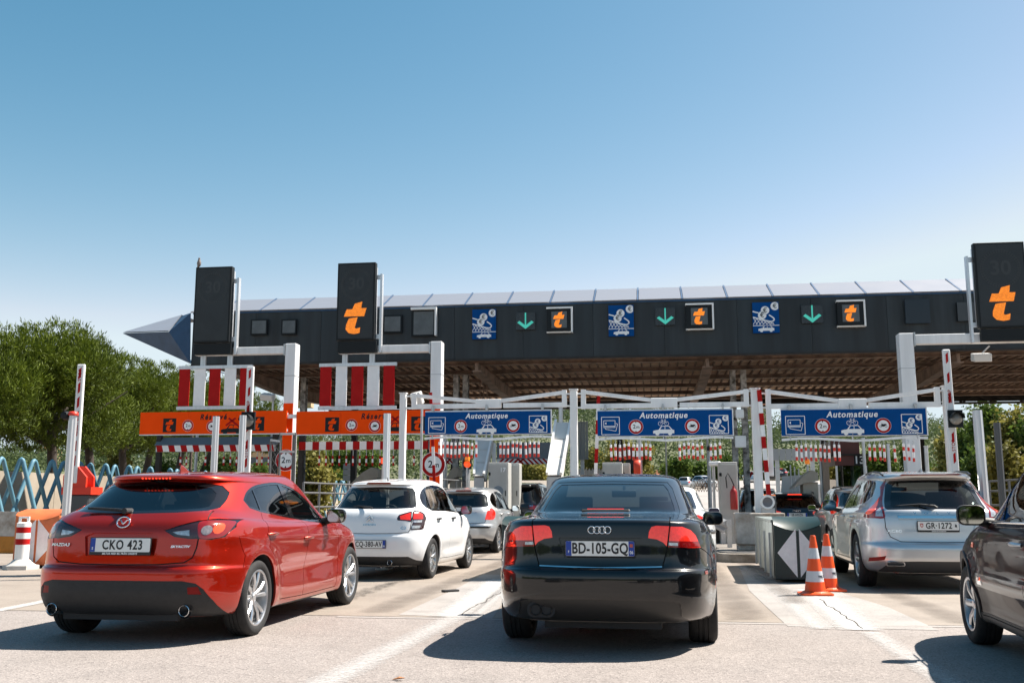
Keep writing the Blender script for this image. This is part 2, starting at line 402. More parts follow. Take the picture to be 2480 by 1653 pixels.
    # --- meshes out of the shell
    def _close(s):
        """give neighbours the points that cuts put on shared edges, then point normals"""
        es = s.es
        def sub(a, b, out, dep=0):
            v = es.get((a, b) if a < b else (b, a))
            if v is None or dep > 12: return
            sub(a, v, out, dep + 1); out.append(v); sub(v, b, out, dep + 1)
        if es:
            for k, g in enumerate(s.F):
                o = []
                for t in range(len(g)): o.append(g[t]); sub(g[t], g[(t + 1) % len(g)], o)
                if len(o) != len(g): s.F[k] = [q for n, q in enumerate(o) if q not in o[:n]]
        N = np.zeros((len(s.V), 3)); VV = np.array(s.V)
        for k, g in enumerate(s.F):
            a = np.array(s.A[k, 9:12]); d = s.A[k, 3:6] - s.A[k, :3]; N[g] += a * max(1e-7, float(d @ d))
        L = np.linalg.norm(N, axis=1, keepdims=True); s.VN = N / np.where(L > 0, L, 1)
    def extract(s, pids, offset=0.0, wall=0.0, name='part', flip=False, minz=None):
        ids = {s.names.index(p) for p in pids if p in s.names}; vi = {}; V = []; F = []; Nn = []
        if not hasattr(s, 'VN'): s._close()
        for k, g in enumerate(s.F):
            if s.P[k] not in ids or (minz is not None and s.A[k, 8] < minz): continue
            idx = []
            for v in g:
                if v not in vi: vi[v] = len(V); n = Vector(s.VN[v]); V.append(Vector(s.V[v]) + n * offset); Nn.append(n)
                idx.append(vi[v])
            F.append(idx[::-1] if flip else idx)
        if not F: return None
        if wall:
            ec = {}
            for f in F:
                for a, b in zip(f, f[1:] + f[:1]): ec.setdefault((min(a, b), max(a, b)), []).append((a, b))
            dup = {}
            for k, l in ec.items():
                if len(l) == 1:
                    a, b = l[0]
                    for q in (a, b):
                        if q not in dup: dup[q] = len(V); V.append(V[q] - Nn[q] * wall)
                    F.append([b, a, dup[a], dup[b]])
        me = bpy.data.meshes.new(name); me.from_pydata([tuple(v) for v in V], [], F); me.update(); shade(me, 38); return me
    def part(s, name, pids, m, offset=0.0, wall=0.0, parent=None, flip=False, minz=None):
        if isinstance(pids, str) and pids.endswith('*'):
            o = [s.part(name, pids[:-1] + k, m, offset, wall, parent, flip, minz) for k in ('_R', '_L')]; return o
        me = s.extract(pids if isinstance(pids, (list, tuple)) else [pids], offset, wall, name, flip, minz)
        return link(name, me, parent or s.root, m) if me else None
    def surf(s, x, z, view='rear'):
        """point of the shell met looking in from behind (x,z) or from the side (y,z with side sign in x)"""
        if view == 'rear': h = s.bvh.ray_cast(Vector((x, -3, z)), Vector((0, 1, 0)))
        elif view == 'right': h = s.bvh.ray_cast(Vector((4, x, z)), Vector((-1, 0, 0)))
        elif view == 'left': h = s.bvh.ray_cast(Vector((-4, x, z)), Vector((1, 0, 0)))
        else: h = s.bvh.ray_cast(Vector((x, z, 5)), Vector((0, 0, -1)))
        return h[0], h[1]
    # --- furnishing
    def arches(s):
        sp = s.sp
        for yw in sp['axles']:
            r = sp.get('arch_r', sp['tyre_r'] + 0.045); zc = sp['tyre_r'] + 0.005
            poly = [(yw + r * math.cos(t), zc + r * math.sin(t)) for t in np.linspace(R(-4), R(184), 30)] + [(yw - r, -0.1), (yw + r, -0.1)]
            s.cut('arch', poly, 'side')
        m = MB(); w = sp['track'] / 2 + 0.13; 
        for yw in sp['axles']:
            r = sp.get('arch_r', sp['tyre_r'] + 0.045) + 0.012; zc = sp['tyre_r'] + 0.005
            for sg in (1, -1):
                T = np.linspace(R(-12), R(192), 20); vs = []
                for t in T:
                    h = s.bvh.ray_cast(Vector((4, yw + (r + .02) * math.cos(t), max(.26, zc + (r + .02) * math.sin(t)))), Vector((-1, 0, 0)))[0]
                    vs.append((sg * (min(h.x, w) - 0.014 if h else w - 0.1), yw + r * math.cos(t), zc + r * math.sin(t)))
                vs += [(sg * (w - 0.44), yw + r * math.cos(t), zc + r * math.sin(t)) for t in T]
                n = len(T); fs = [(k, k + 1, n + k + 1, n + k) for k in range(n - 1)] + [tuple(range(n, 2 * n))]
                m.add(vs, fs)
        tag(m.build('wheel_arch_liner', M_dark, s.root), kind='stuff')
    def wheels(s, style='twin5', rim_m=None, rim_r=None, steer=0.0):
        sp = s.sp; tr = sp['tyre_r']; tw = sp.get('tyre_w', 0.215); rr = rim_r or sp.get('rim_r', 0.235)
        for yi, yw in enumerate(sp['axles']):
            for sg in (1, -1):
                e = bpy.data.objects.new('wheel', None); COL.objects.link(e); e.parent = s.root; e.empty_display_size = 0.1
                e.location = (sg * sp['track'] / 2, yw, tr); e.rotation_euler = (0, 0, (0 if sg > 0 else math.pi) - (R(steer) if yi else 0))
                t, r = wheel_meshes(tr, tw, rr, style); link('tyre', t, e, M_rubber); link('rim', r, e, rim_m or M_alloy)
                link('brake_disc', disc_mesh(rr, tw), e, mat('brake steel', (0.25, 0.24, 0.23), 0.45, 0.8))
    def seats(s, rows, hr=0.0, m=None, w=0.25):
        """front and rear seats, dashboard, wheel"""
        m = m or mat('seat cloth', (0.035, 0.036, 0.04), 0.9, bump=0.1); sp = s.sp
        for (y, xs, zb, zt) in rows:
            for x in xs:
                b = MB(); b.box((x, y, (zb + zt) / 2), (w * 2 - 0.06, 0.13, zt - zb), rx=R(-14)); b.box((x, y + 0.27, zb + 0.02), (w * 2 - 0.06, 0.5, 0.14)); b.build('seat', m, s.root, bevel=0.045, seg=2, ang=60)
                h = MB(); h.box((x, y - 0.09, zt + 0.09), (0.27, 0.09, 0.17), rx=R(-10)); h.box((x, y - 0.08, zt), (0.12, 0.03, 0.1)); h.build('headrest', m, s.root, bevel=0.035, seg=2, ang=60)
    def cabin(s, y0, y1, zf, dash_y, w):
        b = MB(); b.b2(-w, w, y0, y1, zf, zf + 0.03); b.box((0, dash_y, zf + 0.42), (2 * w - 0.04, 0.45, 0.3)); b.build('cabin_floor_and_dash', M_dark, s.root, bevel=0.02)
        t = MB(); t.tube([(-0.37 + 0.185 * math.cos(a), dash_y - 0.38 + 0.07 * math.sin(a), zf + 0.55 + 0.17 * math.sin(a)) for a in np.linspace(0, 2 * math.pi, 21)], 0.016, 8, cap=False)
        t.bar((-0.55, dash_y - 0.38, zf + 0.55), (-0.19, dash_y - 0.38, zf + 0.55), 0.03, 0.05); t.build('steering_wheel', M_black, s.root, ang=60)
    def mirror_inside(s, y, z, x=0.0):
        b = MB(); b.box((x, y, z), (0.25, 0.05, 0.07), rx=R(8)); b.box((x, y + 0.04, z + 0.06), (0.03, 0.03, 0.09)); b.build('rear_view_mirror', M_black, s.root, bevel=0.02, seg=2, ang=60)
    def door_mirror(s, side, y, z, x, m, size=(0.22, 0.12, 0.15)):
        """housing, foot and glass facing back"""
        sx = 1 if side > 0 else -1; w, d, h = size
        b = MB(); pr = rrect(-w / 2, w / 2, -h / 2, h / 2, min(w, h) * 0.36, 5); n = len(pr); vs = []
        for q, (k, yy) in enumerate(((0.93, -d * 0.5), (1.0, -d * 0.42), (1.0, 0.0), (0.9, d * 0.3), (0.62, d * 0.5), (0.2, d * 0.56))):
            vs += [(a * k, yy, c * k) for a, c in pr]
        fs = [(q * n + k, q * n + (k + 1) % n, (q + 1) * n + (k + 1) % n, (q + 1) * n + k) for q in range(5) for k in range(n)] + [tuple(5 * n + k for k in range(n))]
        b.add(vs, fs)
        o = b.build('door_mirror', m, s.root, ang=50, loc=(sx * (x + w / 2 + 0.03), y, z), rot=(0, 0, R(6) * sx))
        g = MB(); pg = rrect(-w / 2 * 0.86, w / 2 * 0.86, -h / 2 * 0.84, h / 2 * 0.84, h * 0.26, 5); g.prism(pg, -d * 0.5 - 0.001, -d * 0.5 + 0.006); g.build('mirror_glass', mat('mirror', (0.42, 0.46, 0.48), 0.02, 1.0), o)
        f = MB(); f.tube([(-sx * (w / 2 + 0.06), 0.06, -h * 0.42), (-sx * w * 0.32, 0.02, -h * 0.3), (-sx * w * 0.1, 0.0, -h * 0.1)], [0.045, 0.035, 0.03], 10); f.build('mirror_foot', M_black, o, ang=60)
        return o
    def handle(s, y, z, m, L=0.19, side=1):
        p, n = s.surf(y, z, 'right' if side > 0 else 'left')
        if p is None: return
        b = MB(); b.tube([(side * 0.0, -L / 2, 0), (side * 0.028, -L / 2 + 0.03, 0.002), (side * 0.034, 0, 0.004), (side * 0.028, L / 2 - 0.03, 0.002), (0, L / 2, 0)], [0.012, 0.015, 0.016, 0.015, 0.012], 8)
        o = b.build('door_handle', m, s.root, ang=60, loc=p); return o
def wheel_meshes(tr, tw, rr, style, _c={}):
    key = (round(tr, 3), round(tw, 3), round(rr, 3), style)
    if key in _c: return _c[key]
    h = tw / 2; m = MB(); sh = tr - rr
    prof = [(rr - 0.01, h * 0.72), (rr, h * 0.86), (rr + sh * 0.3, h * 0.99), (rr + sh * 0.62, h * 1.0), (tr - 0.022, h * 0.93), (tr - 0.008, h * 0.82), (tr - 0.001, h * 0.6), (tr, h * 0.36), (tr - 0.008, h * 0.34), (tr - 0.008, h * 0.3), (tr, h * 0.28), (tr, h * 0.06), (tr - 0.008, h * 0.05)]
    prof = prof + [(r, -x) for r, x in prof[::-1]]
    m.lathe(prof, 48, 'x'); t = m.mesh('tyre', True, ang=35)
    g = MB(); g.lathe([(rr + 0.002, h * 0.8), (rr + 0.004, h * 0.88), (rr - 0.006, h * 0.9), (rr - 0.016, h * 0.84), (rr - 0.02, h * 0.5), (rr - 0.035, 0.0), (rr - 0.03, -h * 0.8)], 48, 'x')
    g.lathe([(0.0, h * 0.62), (0.03, h * 0.62), (0.034, h * 0.58), (0.062, h * 0.52), (0.07, h * 0.3), (0.068, 0)], 24, 'x')
    def spoke(a, w0, w1, x0, x1, skew=0.0, th=0.03):
        ca, sa = math.cos(a), math.sin(a); r0, r1 = 0.045, rr - 0.012; vs = []
        for r, w, x, k in ((r0, w0, x0, 0), ((r0 + r1) / 2, (w0 + w1) / 2, (x0 + x1) / 2 + 0.012, skew / 2), (r1, w1, x1, skew)):
            for d, e in ((-1, 0), (-0.55, 1), (0.55, 1), (1, 0), (0.6, -1), (-0.6, -1)):
                ty = d * w / 2 + k * r; xx = x + (0 if e == 1 else -th * 0.35 if e == 0 else -th)
                vs.append((xx, r * ca - ty * sa, r * sa + ty * ca))
        fs = [(q * 6 + k, q * 6 + (k + 1) % 6, (q + 1) * 6 + (k + 1) % 6, (q + 1) * 6 + k) for q in range(2) for k in range(6)] + [tuple(range(5, -1, -1)), tuple(range(12, 18))]
        g.add(vs, fs)
    if style == 'twin5':
        for k in range(5):
            a = 2 * math.pi * k / 5 + 0.3
            spoke(a - 0.16, 0.03, 0.042, h * 0.56, h * 0.78, -0.1); spoke(a + 0.16, 0.03, 0.042, h * 0.56, h * 0.78, 0.1)
    elif style == 'five':
        for k in range(5): spoke(2 * math.pi * k / 5 + 0.3, 0.07, 0.09, h * 0.58, h * 0.8)
    elif style == 'seven':
        for k in range(7): spoke(2 * math.pi * k / 7 + 0.2, 0.05, 0.07, h * 0.6, h * 0.84)
    elif style == 'eight':
        for k in range(8): spoke(2 * math.pi * k / 8 + 0.2, 0.04, 0.075, h * 0.66, h * 0.86, 0.06)
    else:
        for k in range(6): spoke(2 * math.pi * k / 6, 0.055, 0.06, h * 0.58, h * 0.8)
    rm = g.mesh('rim', True, ang=40); _c[key] = (t, rm); return _c[key]
def disc_mesh(rr, tw, _c={}):
    if rr not in _c: _c[rr] = MB().lathe([(0.05, -tw * 0.05), (rr * 0.8, -tw * 0.05), (rr * 0.8, -tw * 0.12), (0.05, -tw * 0.12)], 32, 'x').mesh('brake_disc', True, ang=40)
    return _c[rr]
def plate(parent, txt, loc, w=0.52, h=0.11, rx=0.0, base=(0.8, 0.8, 0.78), frame=True, bands=('L',), extra=None, size=0.098, xs=0.62, under=None, band_col=(0.01, 0.05, 0.32), bold=0.0022, space=1.08, tx=0.0, right=None):
    mw = mat('plate %.2f' % base[0], base, 0.4); mb = mat('plate blue', band_col, 0.4); ink = mat('plate ink', (0.01, 0.01, 0.012), 0.5)
    e = MB(); e.prism(rrect(-w / 2 - 0.006, w / 2 + 0.006, -h / 2 - (0.024 if under else 0.007), h / 2 + 0.007, 0.006, 2), 0.0, 0.012)
    o = e.build('number_plate', mat('plate frame', (0.015, 0.015, 0.017), 0.4), parent, loc=loc, rot=(rx, 0, 0))
    MB().prism(rrect(-w / 2, w / 2, -h / 2, h / 2, 0.008, 3), -0.003, 0.0).build('plate_face', mw, o)
    if 'L' in bands: MB().b2(-w / 2 + 0.001, -w / 2 + 0.043, -0.0045, -0.003, -h / 2 + 0.001, h / 2 - 0.001).build('plate_band', mb, o)
    if 'R' in bands: MB().b2(w / 2 - 0.043, w / 2 - 0.001, -0.0045, -0.003, -h / 2 + 0.001, h / 2 - 0.001).build('plate_band', mb, o)
    lettering(txt, ink, o, (tx, -0.004, -0.002), size, bold, 0, space, xs, 0.001, name='plate_lettering')
    for (tt, x, z, sz, c) in (extra or []): lettering(tt, mat('ink ' + str(c), c, 0.5), o, (x, -0.0055, z), sz, 0.0008, 0, 1, 0.8, 0.0008, name='plate_lettering')
    if under: lettering(under, mat('plate white ink', (0.8, 0.8, 0.8), 0.5), o, (0, -0.001, -h / 2 - 0.014), 0.021, 0.0006, 0.2, 1.05, 1.0, 0.0008, name='frame_lettering')
    return o

def add_text(C, txt, x, z, size, m=None, dy=0.004, view='rear', **k):
    p, n = C.surf(x, z)
    if p is None: return
    return lettering(txt, m or M_chrome, C.root, (p.x, p.y - dy, p.z), size, rot=(math.asin(max(-1, min(1, -n.z))) * -1 * -1, 0, math.atan2(-n.x, -n.y) * -1 if n.y < 0 else 0), name='badge_lettering', **k)
def lamp_set(C, defs):
    """defs: part id, material, offset"""
    out = {}
    for pid, name, m, off in defs: out[pid] = C.part(name, pid, m, off, 0.012)
    return out
M_lamp = mat('red lens', (0.26, 0.003, 0.003), 0.12, coat=1.0, noise=0.25, nscale=60)
M_lamp_lit = mat('lit red lens', (0.6, 0.012, 0.008), 0.12, coat=1.0, emit=(1.0, 0.05, 0.012), estr=0.16, noise=0.3, nscale=40)
M_lamp_amber = mat('amber red lens', (0.62, 0.06, 0.012), 0.12, coat=1.0, emit=(1.0, 0.10, 0.02), estr=0.16, noise=0.3, nscale=50)
M_led = mat('brake led', (0.8, 0.02, 0.01), 0.2, emit=(1.0, 0.05, 0.02), estr=0.8)
M_smoke = mat('smoked lens', (0.035, 0.010, 0.011), 0.06, coat=1.0)
M_clear = mat('clear lens', (0.55, 0.56, 0.58), 0.12, 0.5, coat=1.0, noise=0.4, nscale=45)
M_gblack = mat('gloss black', (0.006, 0.006, 0.007), 0.05, coat=0.6)
G_dark = glass('privacy glass', (0.10, 0.12, 0.13))
G_mid = glass('green tinted glass', (0.62, 0.70, 0.70))
G_clear = glass('clear glass', (0.78, 0.84, 0.83))
def car_body(C, door=True, wall=0.02):
    C.part('body', 'body', C.M, 0, wall); g = C.part('panel_gap', 'gap', M_dark, -0.012); tag(g, kind='stuff')
    C.part('cabin_lining', ['body'] + [n for n in C.names if n.startswith(('door', 'tailgate', 'trim'))], M_dark, -0.035, flip=True, minz=0.85)

def clip_poly(poly, conv):
    """part of an outline inside a convex outline (anticlockwise or clockwise)"""
    area = sum(conv[i - 1][0] * conv[i][1] - conv[i][0] * conv[i - 1][1] for i in range(len(conv)))
    if area < 0: conv = conv[::-1]
    out = list(poly)
    for i in range(len(conv)):
        a, b = conv[i - 1], conv[i]; inp = out; out = []
        sd = lambda p: (b[0] - a[0]) * (p[1] - a[1]) - (b[1] - a[1]) * (p[0] - a[0])
        for k in range(len(inp)):
            p, q = inp[k - 1], inp[k]; sp, sq = sd(p), sd(q)
            if (sp >= 0) != (sq >= 0): t = sp / (sp - sq); out.append((p[0] + (q[0] - p[0]) * t, p[1] + (q[1] - p[1]) * t))
            if sq >= 0: out.append(q)
        if not out: break
    return out
def panes(C, win, splits, inset=0.022, part='trim*'):
    """window opening with a dark surround and separate panes. splits: part name, (y at top, y at bottom) of both edges"""
    C.cut(part, win, 'side'); z1 = max(p[1] for p in win); z0 = min(p[1] for p in win); w2 = inset_poly(win, inset)
    for n, (a0, b0), (a1, b1) in splits:
        p = clip_poly(w2, [(a0, z1), (a1, z1), (b1, z0), (b0, z0)])
        if len(p) > 2: C.cut(n, p, 'side', only=(part.rstrip('*'),))
def inset_poly(poly, d):
    m = len(poly); area = sum(poly[i - 1][0] * poly[i][1] - poly[i][0] * poly[i - 1][1] for i in range(m)); sg = 1 if area > 0 else -1; out = []
    for i in range(m):
        p0, p, p1 = Vector(poly[i - 1]), Vector(poly[i]), Vector(poly[(i + 1) % m]); e0, e1 = (p - p0).normalized(), (p1 - p).normalized()
        n = Vector((-(e0.y + e1.y), e0.x + e1.x)) * sg
        if n.length < 1e-6: n = Vector((-e0.y, e0.x)) * sg
        n.normalize(); k = max(0.45, n.dot(Vector((-e0.y, e0.x)) * sg)); out.append(tuple(p + n * d / k))
    return out
# ------------------------------------------------------------------ the setting: ground, road, markings, hills
def uv(u, v, z=0.0):                       # plaza coordinates -> place
    return Vector((0, 0, z)) + U_AX * u + V_AX * v
def to_uv(p): return Vector((p.x, p.y, 0)).dot(U_AX), Vector((p.x, p.y, 0)).dot(V_AX)
def terrain_z(x, y):
    z = 0.0
    if y > 52: z += 0.040 * (min(y, 178) - 52) - 0.0
    if x < -19: z += -min(1.0, (-19 - x) * 0.05)
    return z
def ground_material():
    m, nt, b = _principled('ground'); N, L = nt.nodes, nt.links
    tc = N.new('ShaderNodeTexCoord')
    n1 = N.new('ShaderNodeTexNoise'); n1.inputs['Scale'].default_value = 0.12; n1.inputs['Detail'].default_value = 8; L.new(tc.outputs['Object'], n1.inputs['Vector'])
    r = N.new('ShaderNodeValToRGB'); r.color_ramp.elements[0].color = (0.20, 0.165, 0.13, 1); r.color_ramp.elements[1].color = (0.27, 0.235, 0.195, 1); L.new(n1.outputs['Fac'], r.inputs[0])
    L.new(r.outputs[0], b.inputs['Base Color']); b.inputs['Roughness'].default_value = 0.95; return m
def aggregate(name, c0, c1, speck=(0.06, 0.05, 0.05), light=(0.42, 0.37, 0.34), scale=55.0, bump=0.5, stain=0.25, dark_amt=0.60):
    """exposed-aggregate road surface"""
    m, nt, b = _principled(name); N, L = nt.nodes, nt.links; tc = N.new('ShaderNodeTexCoord')
    def noise(s, d=4, r=0.6):
        n = N.new('ShaderNodeTexNoise'); n.inputs['Scale'].default_value = s; n.inputs['Detail'].default_value = d; n.inputs['Roughness'].default_value = r; L.new(tc.outputs['Object'], n.inputs['Vector']); return n
    def ramp(src, p0, p1, a, bb):
        r = N.new('ShaderNodeValToRGB'); r.color_ramp.elements[0].position = p0; r.color_ramp.elements[1].position = p1; r.color_ramp.elements[0].color = (*a, 1); r.color_ramp.elements[1].color = (*bb, 1); L.new(src, r.inputs[0]); return r
    big = noise(0.35, 6); base = ramp(big.outputs['Fac'], 0.35, 0.68, c0, c1)
    v = N.new('ShaderNodeTexVoronoi'); v.inputs['Scale'].default_value = scale; L.new(tc.outputs['Object'], v.inputs['Vector'])
    sep = N.new('ShaderNodeSeparateColor'); L.new(v.outputs['Color'], sep.inputs[0])
    dk = N.new('ShaderNodeMapRange'); dk.inputs['From Min'].default_value = 0.86; dk.inputs['From Max'].default_value = 0.93; dk.inputs['To Max'].default_value = dark_amt; L.new(sep.outputs[0], dk.inputs['Value'])
    lt = N.new('ShaderNodeMapRange'); lt.inputs['From Min'].default_value = 0.6; lt.inputs['From Max'].default_value = 1.0; lt.inputs['To Max'].default_value = 0.55; L.new(sep.outputs[1], lt.inputs['Value'])
    m1 = N.new('ShaderNodeMix'); m1.data_type = 'RGBA'; L.new(lt.outputs[0], m1.inputs['Factor']); L.new(base.outputs[0], m1.inputs['A']); m1.inputs['B'].default_value = (*light, 1)
    m2 = N.new('ShaderNodeMix'); m2.data_type = 'RGBA'; L.new(dk.outputs[0], m2.inputs['Factor']); L.new(m1.outputs['Result'], m2.inputs['A']); m2.inputs['B'].default_value = (*speck, 1)
    st = noise(1.3, 8, 0.7); sr = ramp(st.outputs['Fac'], 0.30, 0.55, (1 - stain,) * 3, (1, 1, 1))
    m3 = N.new('ShaderNodeMix'); m3.data_type = 'RGBA'; m3.blend_type = 'MULTIPLY'; m3.inputs['Factor'].default_value = 1; L.new(m2.outputs['Result'], m3.inputs['A']); L.new(sr.outputs[0], m3.inputs['B'])
    L.new(m3.outputs['Result'], b.inputs['Base Color']); b.inputs['Roughness'].default_value = 0.85
    bp = N.new('ShaderNodeBump'); bp.inputs['Strength'].default_value = bump; bp.inputs['Distance'].default_value = 0.006; L.new(v.outputs['Distance'], bp.inputs['Height']); L.new(bp.outputs[0], b.inputs['Normal'])
    MATS[name] = m; return m
def worn_paint(name, col=(0.62, 0.60, 0.58), keep=0.5, scale=18.0, soft=0.12):
    """road paint worn through in patches"""
    m = bpy.data.materials.new(name); m.use_nodes = True; nt = m.node_tree; N, L = nt.nodes, nt.links; b = N['Principled BSDF']; o = N['Material Output']
    b.inputs['Base Color'].default_value = (*col, 1); b.inputs['Roughness'].default_value = 0.8
    tc = N.new('ShaderNodeTexCoord'); n = N.new('ShaderNodeTexNoise'); n.inputs['Scale'].default_value = scale; n.inputs['Detail'].default_value = 9; n.inputs['Roughness'].default_value = 0.75; L.new(tc.outputs['Object'], n.inputs['Vector'])
    a = N.new('ShaderNodeUVMap'); a.uv_map = 'edge'; sx = N.new('ShaderNodeSeparateXYZ'); L.new(a.outputs[0], sx.inputs[0])
    # wear grows towards the edges of the stripe (edge coordinate 0..1 across it)
    ab = N.new('ShaderNodeMath'); ab.operation = 'SUBTRACT'; ab.inputs[1].default_value = 0.5; L.new(sx.outputs['X'], ab.inputs[0]); a2 = N.new('ShaderNodeMath'); a2.operation = 'ABSOLUTE'; L.new(ab.outputs[0], a2.inputs[0])
    a3 = N.new('ShaderNodeMath'); a3.operation = 'POWER'; a3.inputs[1].default_value = 2.0; L.new(a2.outputs[0], a3.inputs[0]); a4 = N.new('ShaderNodeMath'); a4.operation = 'MULTIPLY_ADD'; a4.inputs[1].default_value = -1.3; L.new(a3.outputs[0], a4.inputs[0]); L.new(n.outputs['Fac'], a4.inputs[2])
    mr = N.new('ShaderNodeMapRange'); mr.inputs['From Min'].default_value = 0.5 - keep * 0.35 - soft; mr.inputs['From Max'].default_value = 0.5 - keep * 0.35 + soft; L.new(a4.outputs[0], mr.inputs['Value'])
    t = N.new('ShaderNodeBsdfTransparent'); mx = N.new('ShaderNodeMixShader'); L.new(mr.outputs[0], mx.inputs[0]); L.new(t.outputs[0], mx.inputs[1]); L.new(b.outputs[0], mx.inputs[2]); L.new(mx.outputs[0], o.inputs[0])
    return m
def stripe(name, pts, w, z, m, parent, n=24):
    """painted band following ground points; pts: list of (x,y); w: width or list"""
    P = [Vector((p[0], p[1])) for p in pts]; L = [0]
    for a, b in zip(P[:-1], P[1:]): L.append(L[-1] + (b - a).length)
    ww = w if hasattr(w, '__len__') else [w] * len(P); vs = []; fs = []; uvs = []
    for k in range(n + 1):
        s = L[-1] * k / n; i = max(0, min(len(P) - 2, int(np.searchsorted(L, s, side='right')) - 1)); t = (s - L[i]) / (L[i + 1] - L[i]); c = P[i].lerp(P[i + 1], t); d = (P[i + 1] - P[i]).normalized(); nn = Vector((-d.y, d.x)) * (ww[i] * (1 - t) + ww[i + 1] * t) / 2
        vs += [(c.x - nn.x, c.y - nn.y, z), (c.x + nn.x, c.y + nn.y, z)]
    fs = [(2 * k, 2 * k + 2, 2 * k + 3, 2 * k + 1) for k in range(n)]
    me = bpy.data.meshes.new(name); me.from_pydata(vs, [], fs); ul = me.uv_layers.new(name='edge')
    for p in me.polygons:
        for li in p.loop_indices:
            v = me.loops[li].vertex_index; ul.data[li].uv = (v % 2, (v // 2) / n)
    o = link(name, me, parent, m); return o
def sheet(name, pts, z, m, parent=None, edge=True):
    """flat ground sheet from outline points (x,y)"""
    me = bpy.data.meshes.new(name); me.from_pydata([(p[0], p[1], z) for p in pts], [], [tuple(range(len(pts)))]); ul = me.uv_layers.new(name='edge')
    for li in range(len(me.loops)): ul.data[li].uv = (0.5, 0.5)
    me.update()
    if me.polygons[0].normal.z < 0: me.flip_normals()
    return link(name, me, parent, m)
def jag(a, b, amp, n, seed=0):
    rr = random.Random(seed); a, b = Vector(a[:2]), Vector(b[:2]); d = (b - a).normalized(); nn = Vector((-d.y, d.x)); out = []
    for k in range(n + 1):
        t = k / n; out.append(a.lerp(b, t) + nn * rr.uniform(-amp, amp) * (0 if k in (0, n) else 1))
    return out
# ground sheet to the horizon
xs = sorted(set([-3500, -1500, -700, -300, -150, -80] + list(range(-60, 61, 10)) + [80, 150, 300, 700, 1500, 3500])); ys = sorted(set([-600, -200, -60, -20, 0, 20, 40, 52] + list(range(60, 181, 10)) + [240, 400, 800, 1800, 5000]))
me = bpy.data.meshes.new('ground'); me.from_pydata([(x, y, terrain_z(x, y)) for y in ys for x in xs], [], [(j * len(xs) + i, j * len(xs) + i + 1, (j + 1) * len(xs) + i + 1, (j + 1) * len(xs) + i) for j in range(len(ys) - 1) for i in range(len(xs) - 1)])
tag(link('ground', me, None, ground_material()), kind='structure')
JV = to_uv(gnd(1190, 1497))[1]             # transverse joint in front of the lanes
M_apron = aggregate('apron asphalt', (0.228, 0.197, 0.180), (0.275, 0.244, 0.226), scale=75, bump=0.6, stain=0.16, dark_amt=0.5)
M_lane = aggregate('lane concrete', (0.240, 0.200, 0.165), (0.285, 0.242, 0.205), speck=(0.12, 0.10, 0.08), light=(0.31, 0.265, 0.225), scale=90, bump=0.2, stain=0.22, dark_amt=0.3)
M_pale = aggregate('pale concrete', (0.30, 0.275, 0.255), (0.345, 0.32, 0.30), speck=(0.14, 0.12, 0.11), light=(0.34, 0.32, 0.30), scale=80, bump=0.3, stain=0.28, dark_amt=0.4)
ap = tag(sheet('road_apron', [uv(-30, -30), uv(40, -30), uv(40, JV - 0.012), uv(-30, JV - 0.012)], 0.004, M_apron), kind='structure')
ln = tag(sheet('lane_road', [uv(-19, JV + 0.012), uv(40, JV + 0.012), uv(40, 58), uv(-19, 58)], 0.004, M_lane), kind='structure')
far = tag(sheet('motorway', [uv(-6, 60), uv(34, 60), uv(60, 60), uv(60, 61)], 0.004, M_pale), kind='structure')
me = far.data; me.clear_geometry(); rows = [(60, -8, 34), (90, 0, 40), (120, 6, 48), (150, 8, 60), (176, 10, 72)]
me.from_pydata([(*uv(a if k == 0 else b, v)[:2], terrain_z(0, uv(a if k == 0 else b, v).y) + 0.03) for v, a, b in rows for k in (0, 1)], [], [(2 * k, 2 * k + 1, 2 * k + 3, 2 * k + 2) for k in range(len(rows) - 1)])
# joint filler and concrete edge strip
jl = jag(uv(-22, JV), uv(22, JV), 0.010, 160, 3)
tag(stripe('expansion_joint', [(p.x, p.y) for p in jl], 0.022, 0.006, mat('joint tar', (0.03, 0.028, 0.025), 0.9), None, 160), kind='structure')
tag(stripe('joint_edge_strip', [tuple(uv(-3.2, JV - 0.10)[:2]), tuple(uv(3.4, JV - 0.09)[:2])], 0.12, 0.008, worn_paint('pale joint repair', (0.34, 0.31, 0.29), 0.9, 9, 0.3), None, 40), kind='structure')
tag(stripe('joint_edge_strip', [tuple(uv(3.5, JV - 0.08)[:2]), tuple(uv(11, JV - 0.08)[:2])], 0.10, 0.008, MATS.get('x') or worn_paint('pale joint repair two', (0.36, 0.31, 0.25), 0.8, 9, 0.3), None, 40), kind='structure')
# pale strips between the lanes, running from the joint to the island noses
def gp(*pts): return [tuple(gnd(*p)[:2]) for p in pts]
tag(sheet('divider_slab', gp((965, 1489), (1192, 1498), (1262, 1392), (1170, 1391), (1100, 1428)), 0.007, M_pale), kind='structure')
tag(sheet('divider_slab', gp((1908, 1517), (2275, 1527), (2150, 1470), (2050, 1440), (1985, 1405), (1790, 1372), (1815, 1430), (1862, 1475)), 0.007, M_pale), kind='structure')
WP = worn_paint('worn white paint', (0.50, 0.485, 0.47), 0.42, 16, 0.25); WP2 = worn_paint('thin white spray', (0.48, 0.46, 0.445), 0.12, 34, 0.22)
def band(a, b, wa, wb, m, z=0.011): return tag(stripe('lane_marking', gp(a, b) if True else None, [wa, wb], z, m, None, 30), kind='structure')
band((1088, 1494), (1216, 1402), .42, .50, WP); band((1150, 1496), (1240, 1410), .16, .2, WP2)
band((1105, 1494), (790, 1653), .34, .36, WP2, .010); band((790, 1653), (640, 1740), .36, .36, WP2, .010)
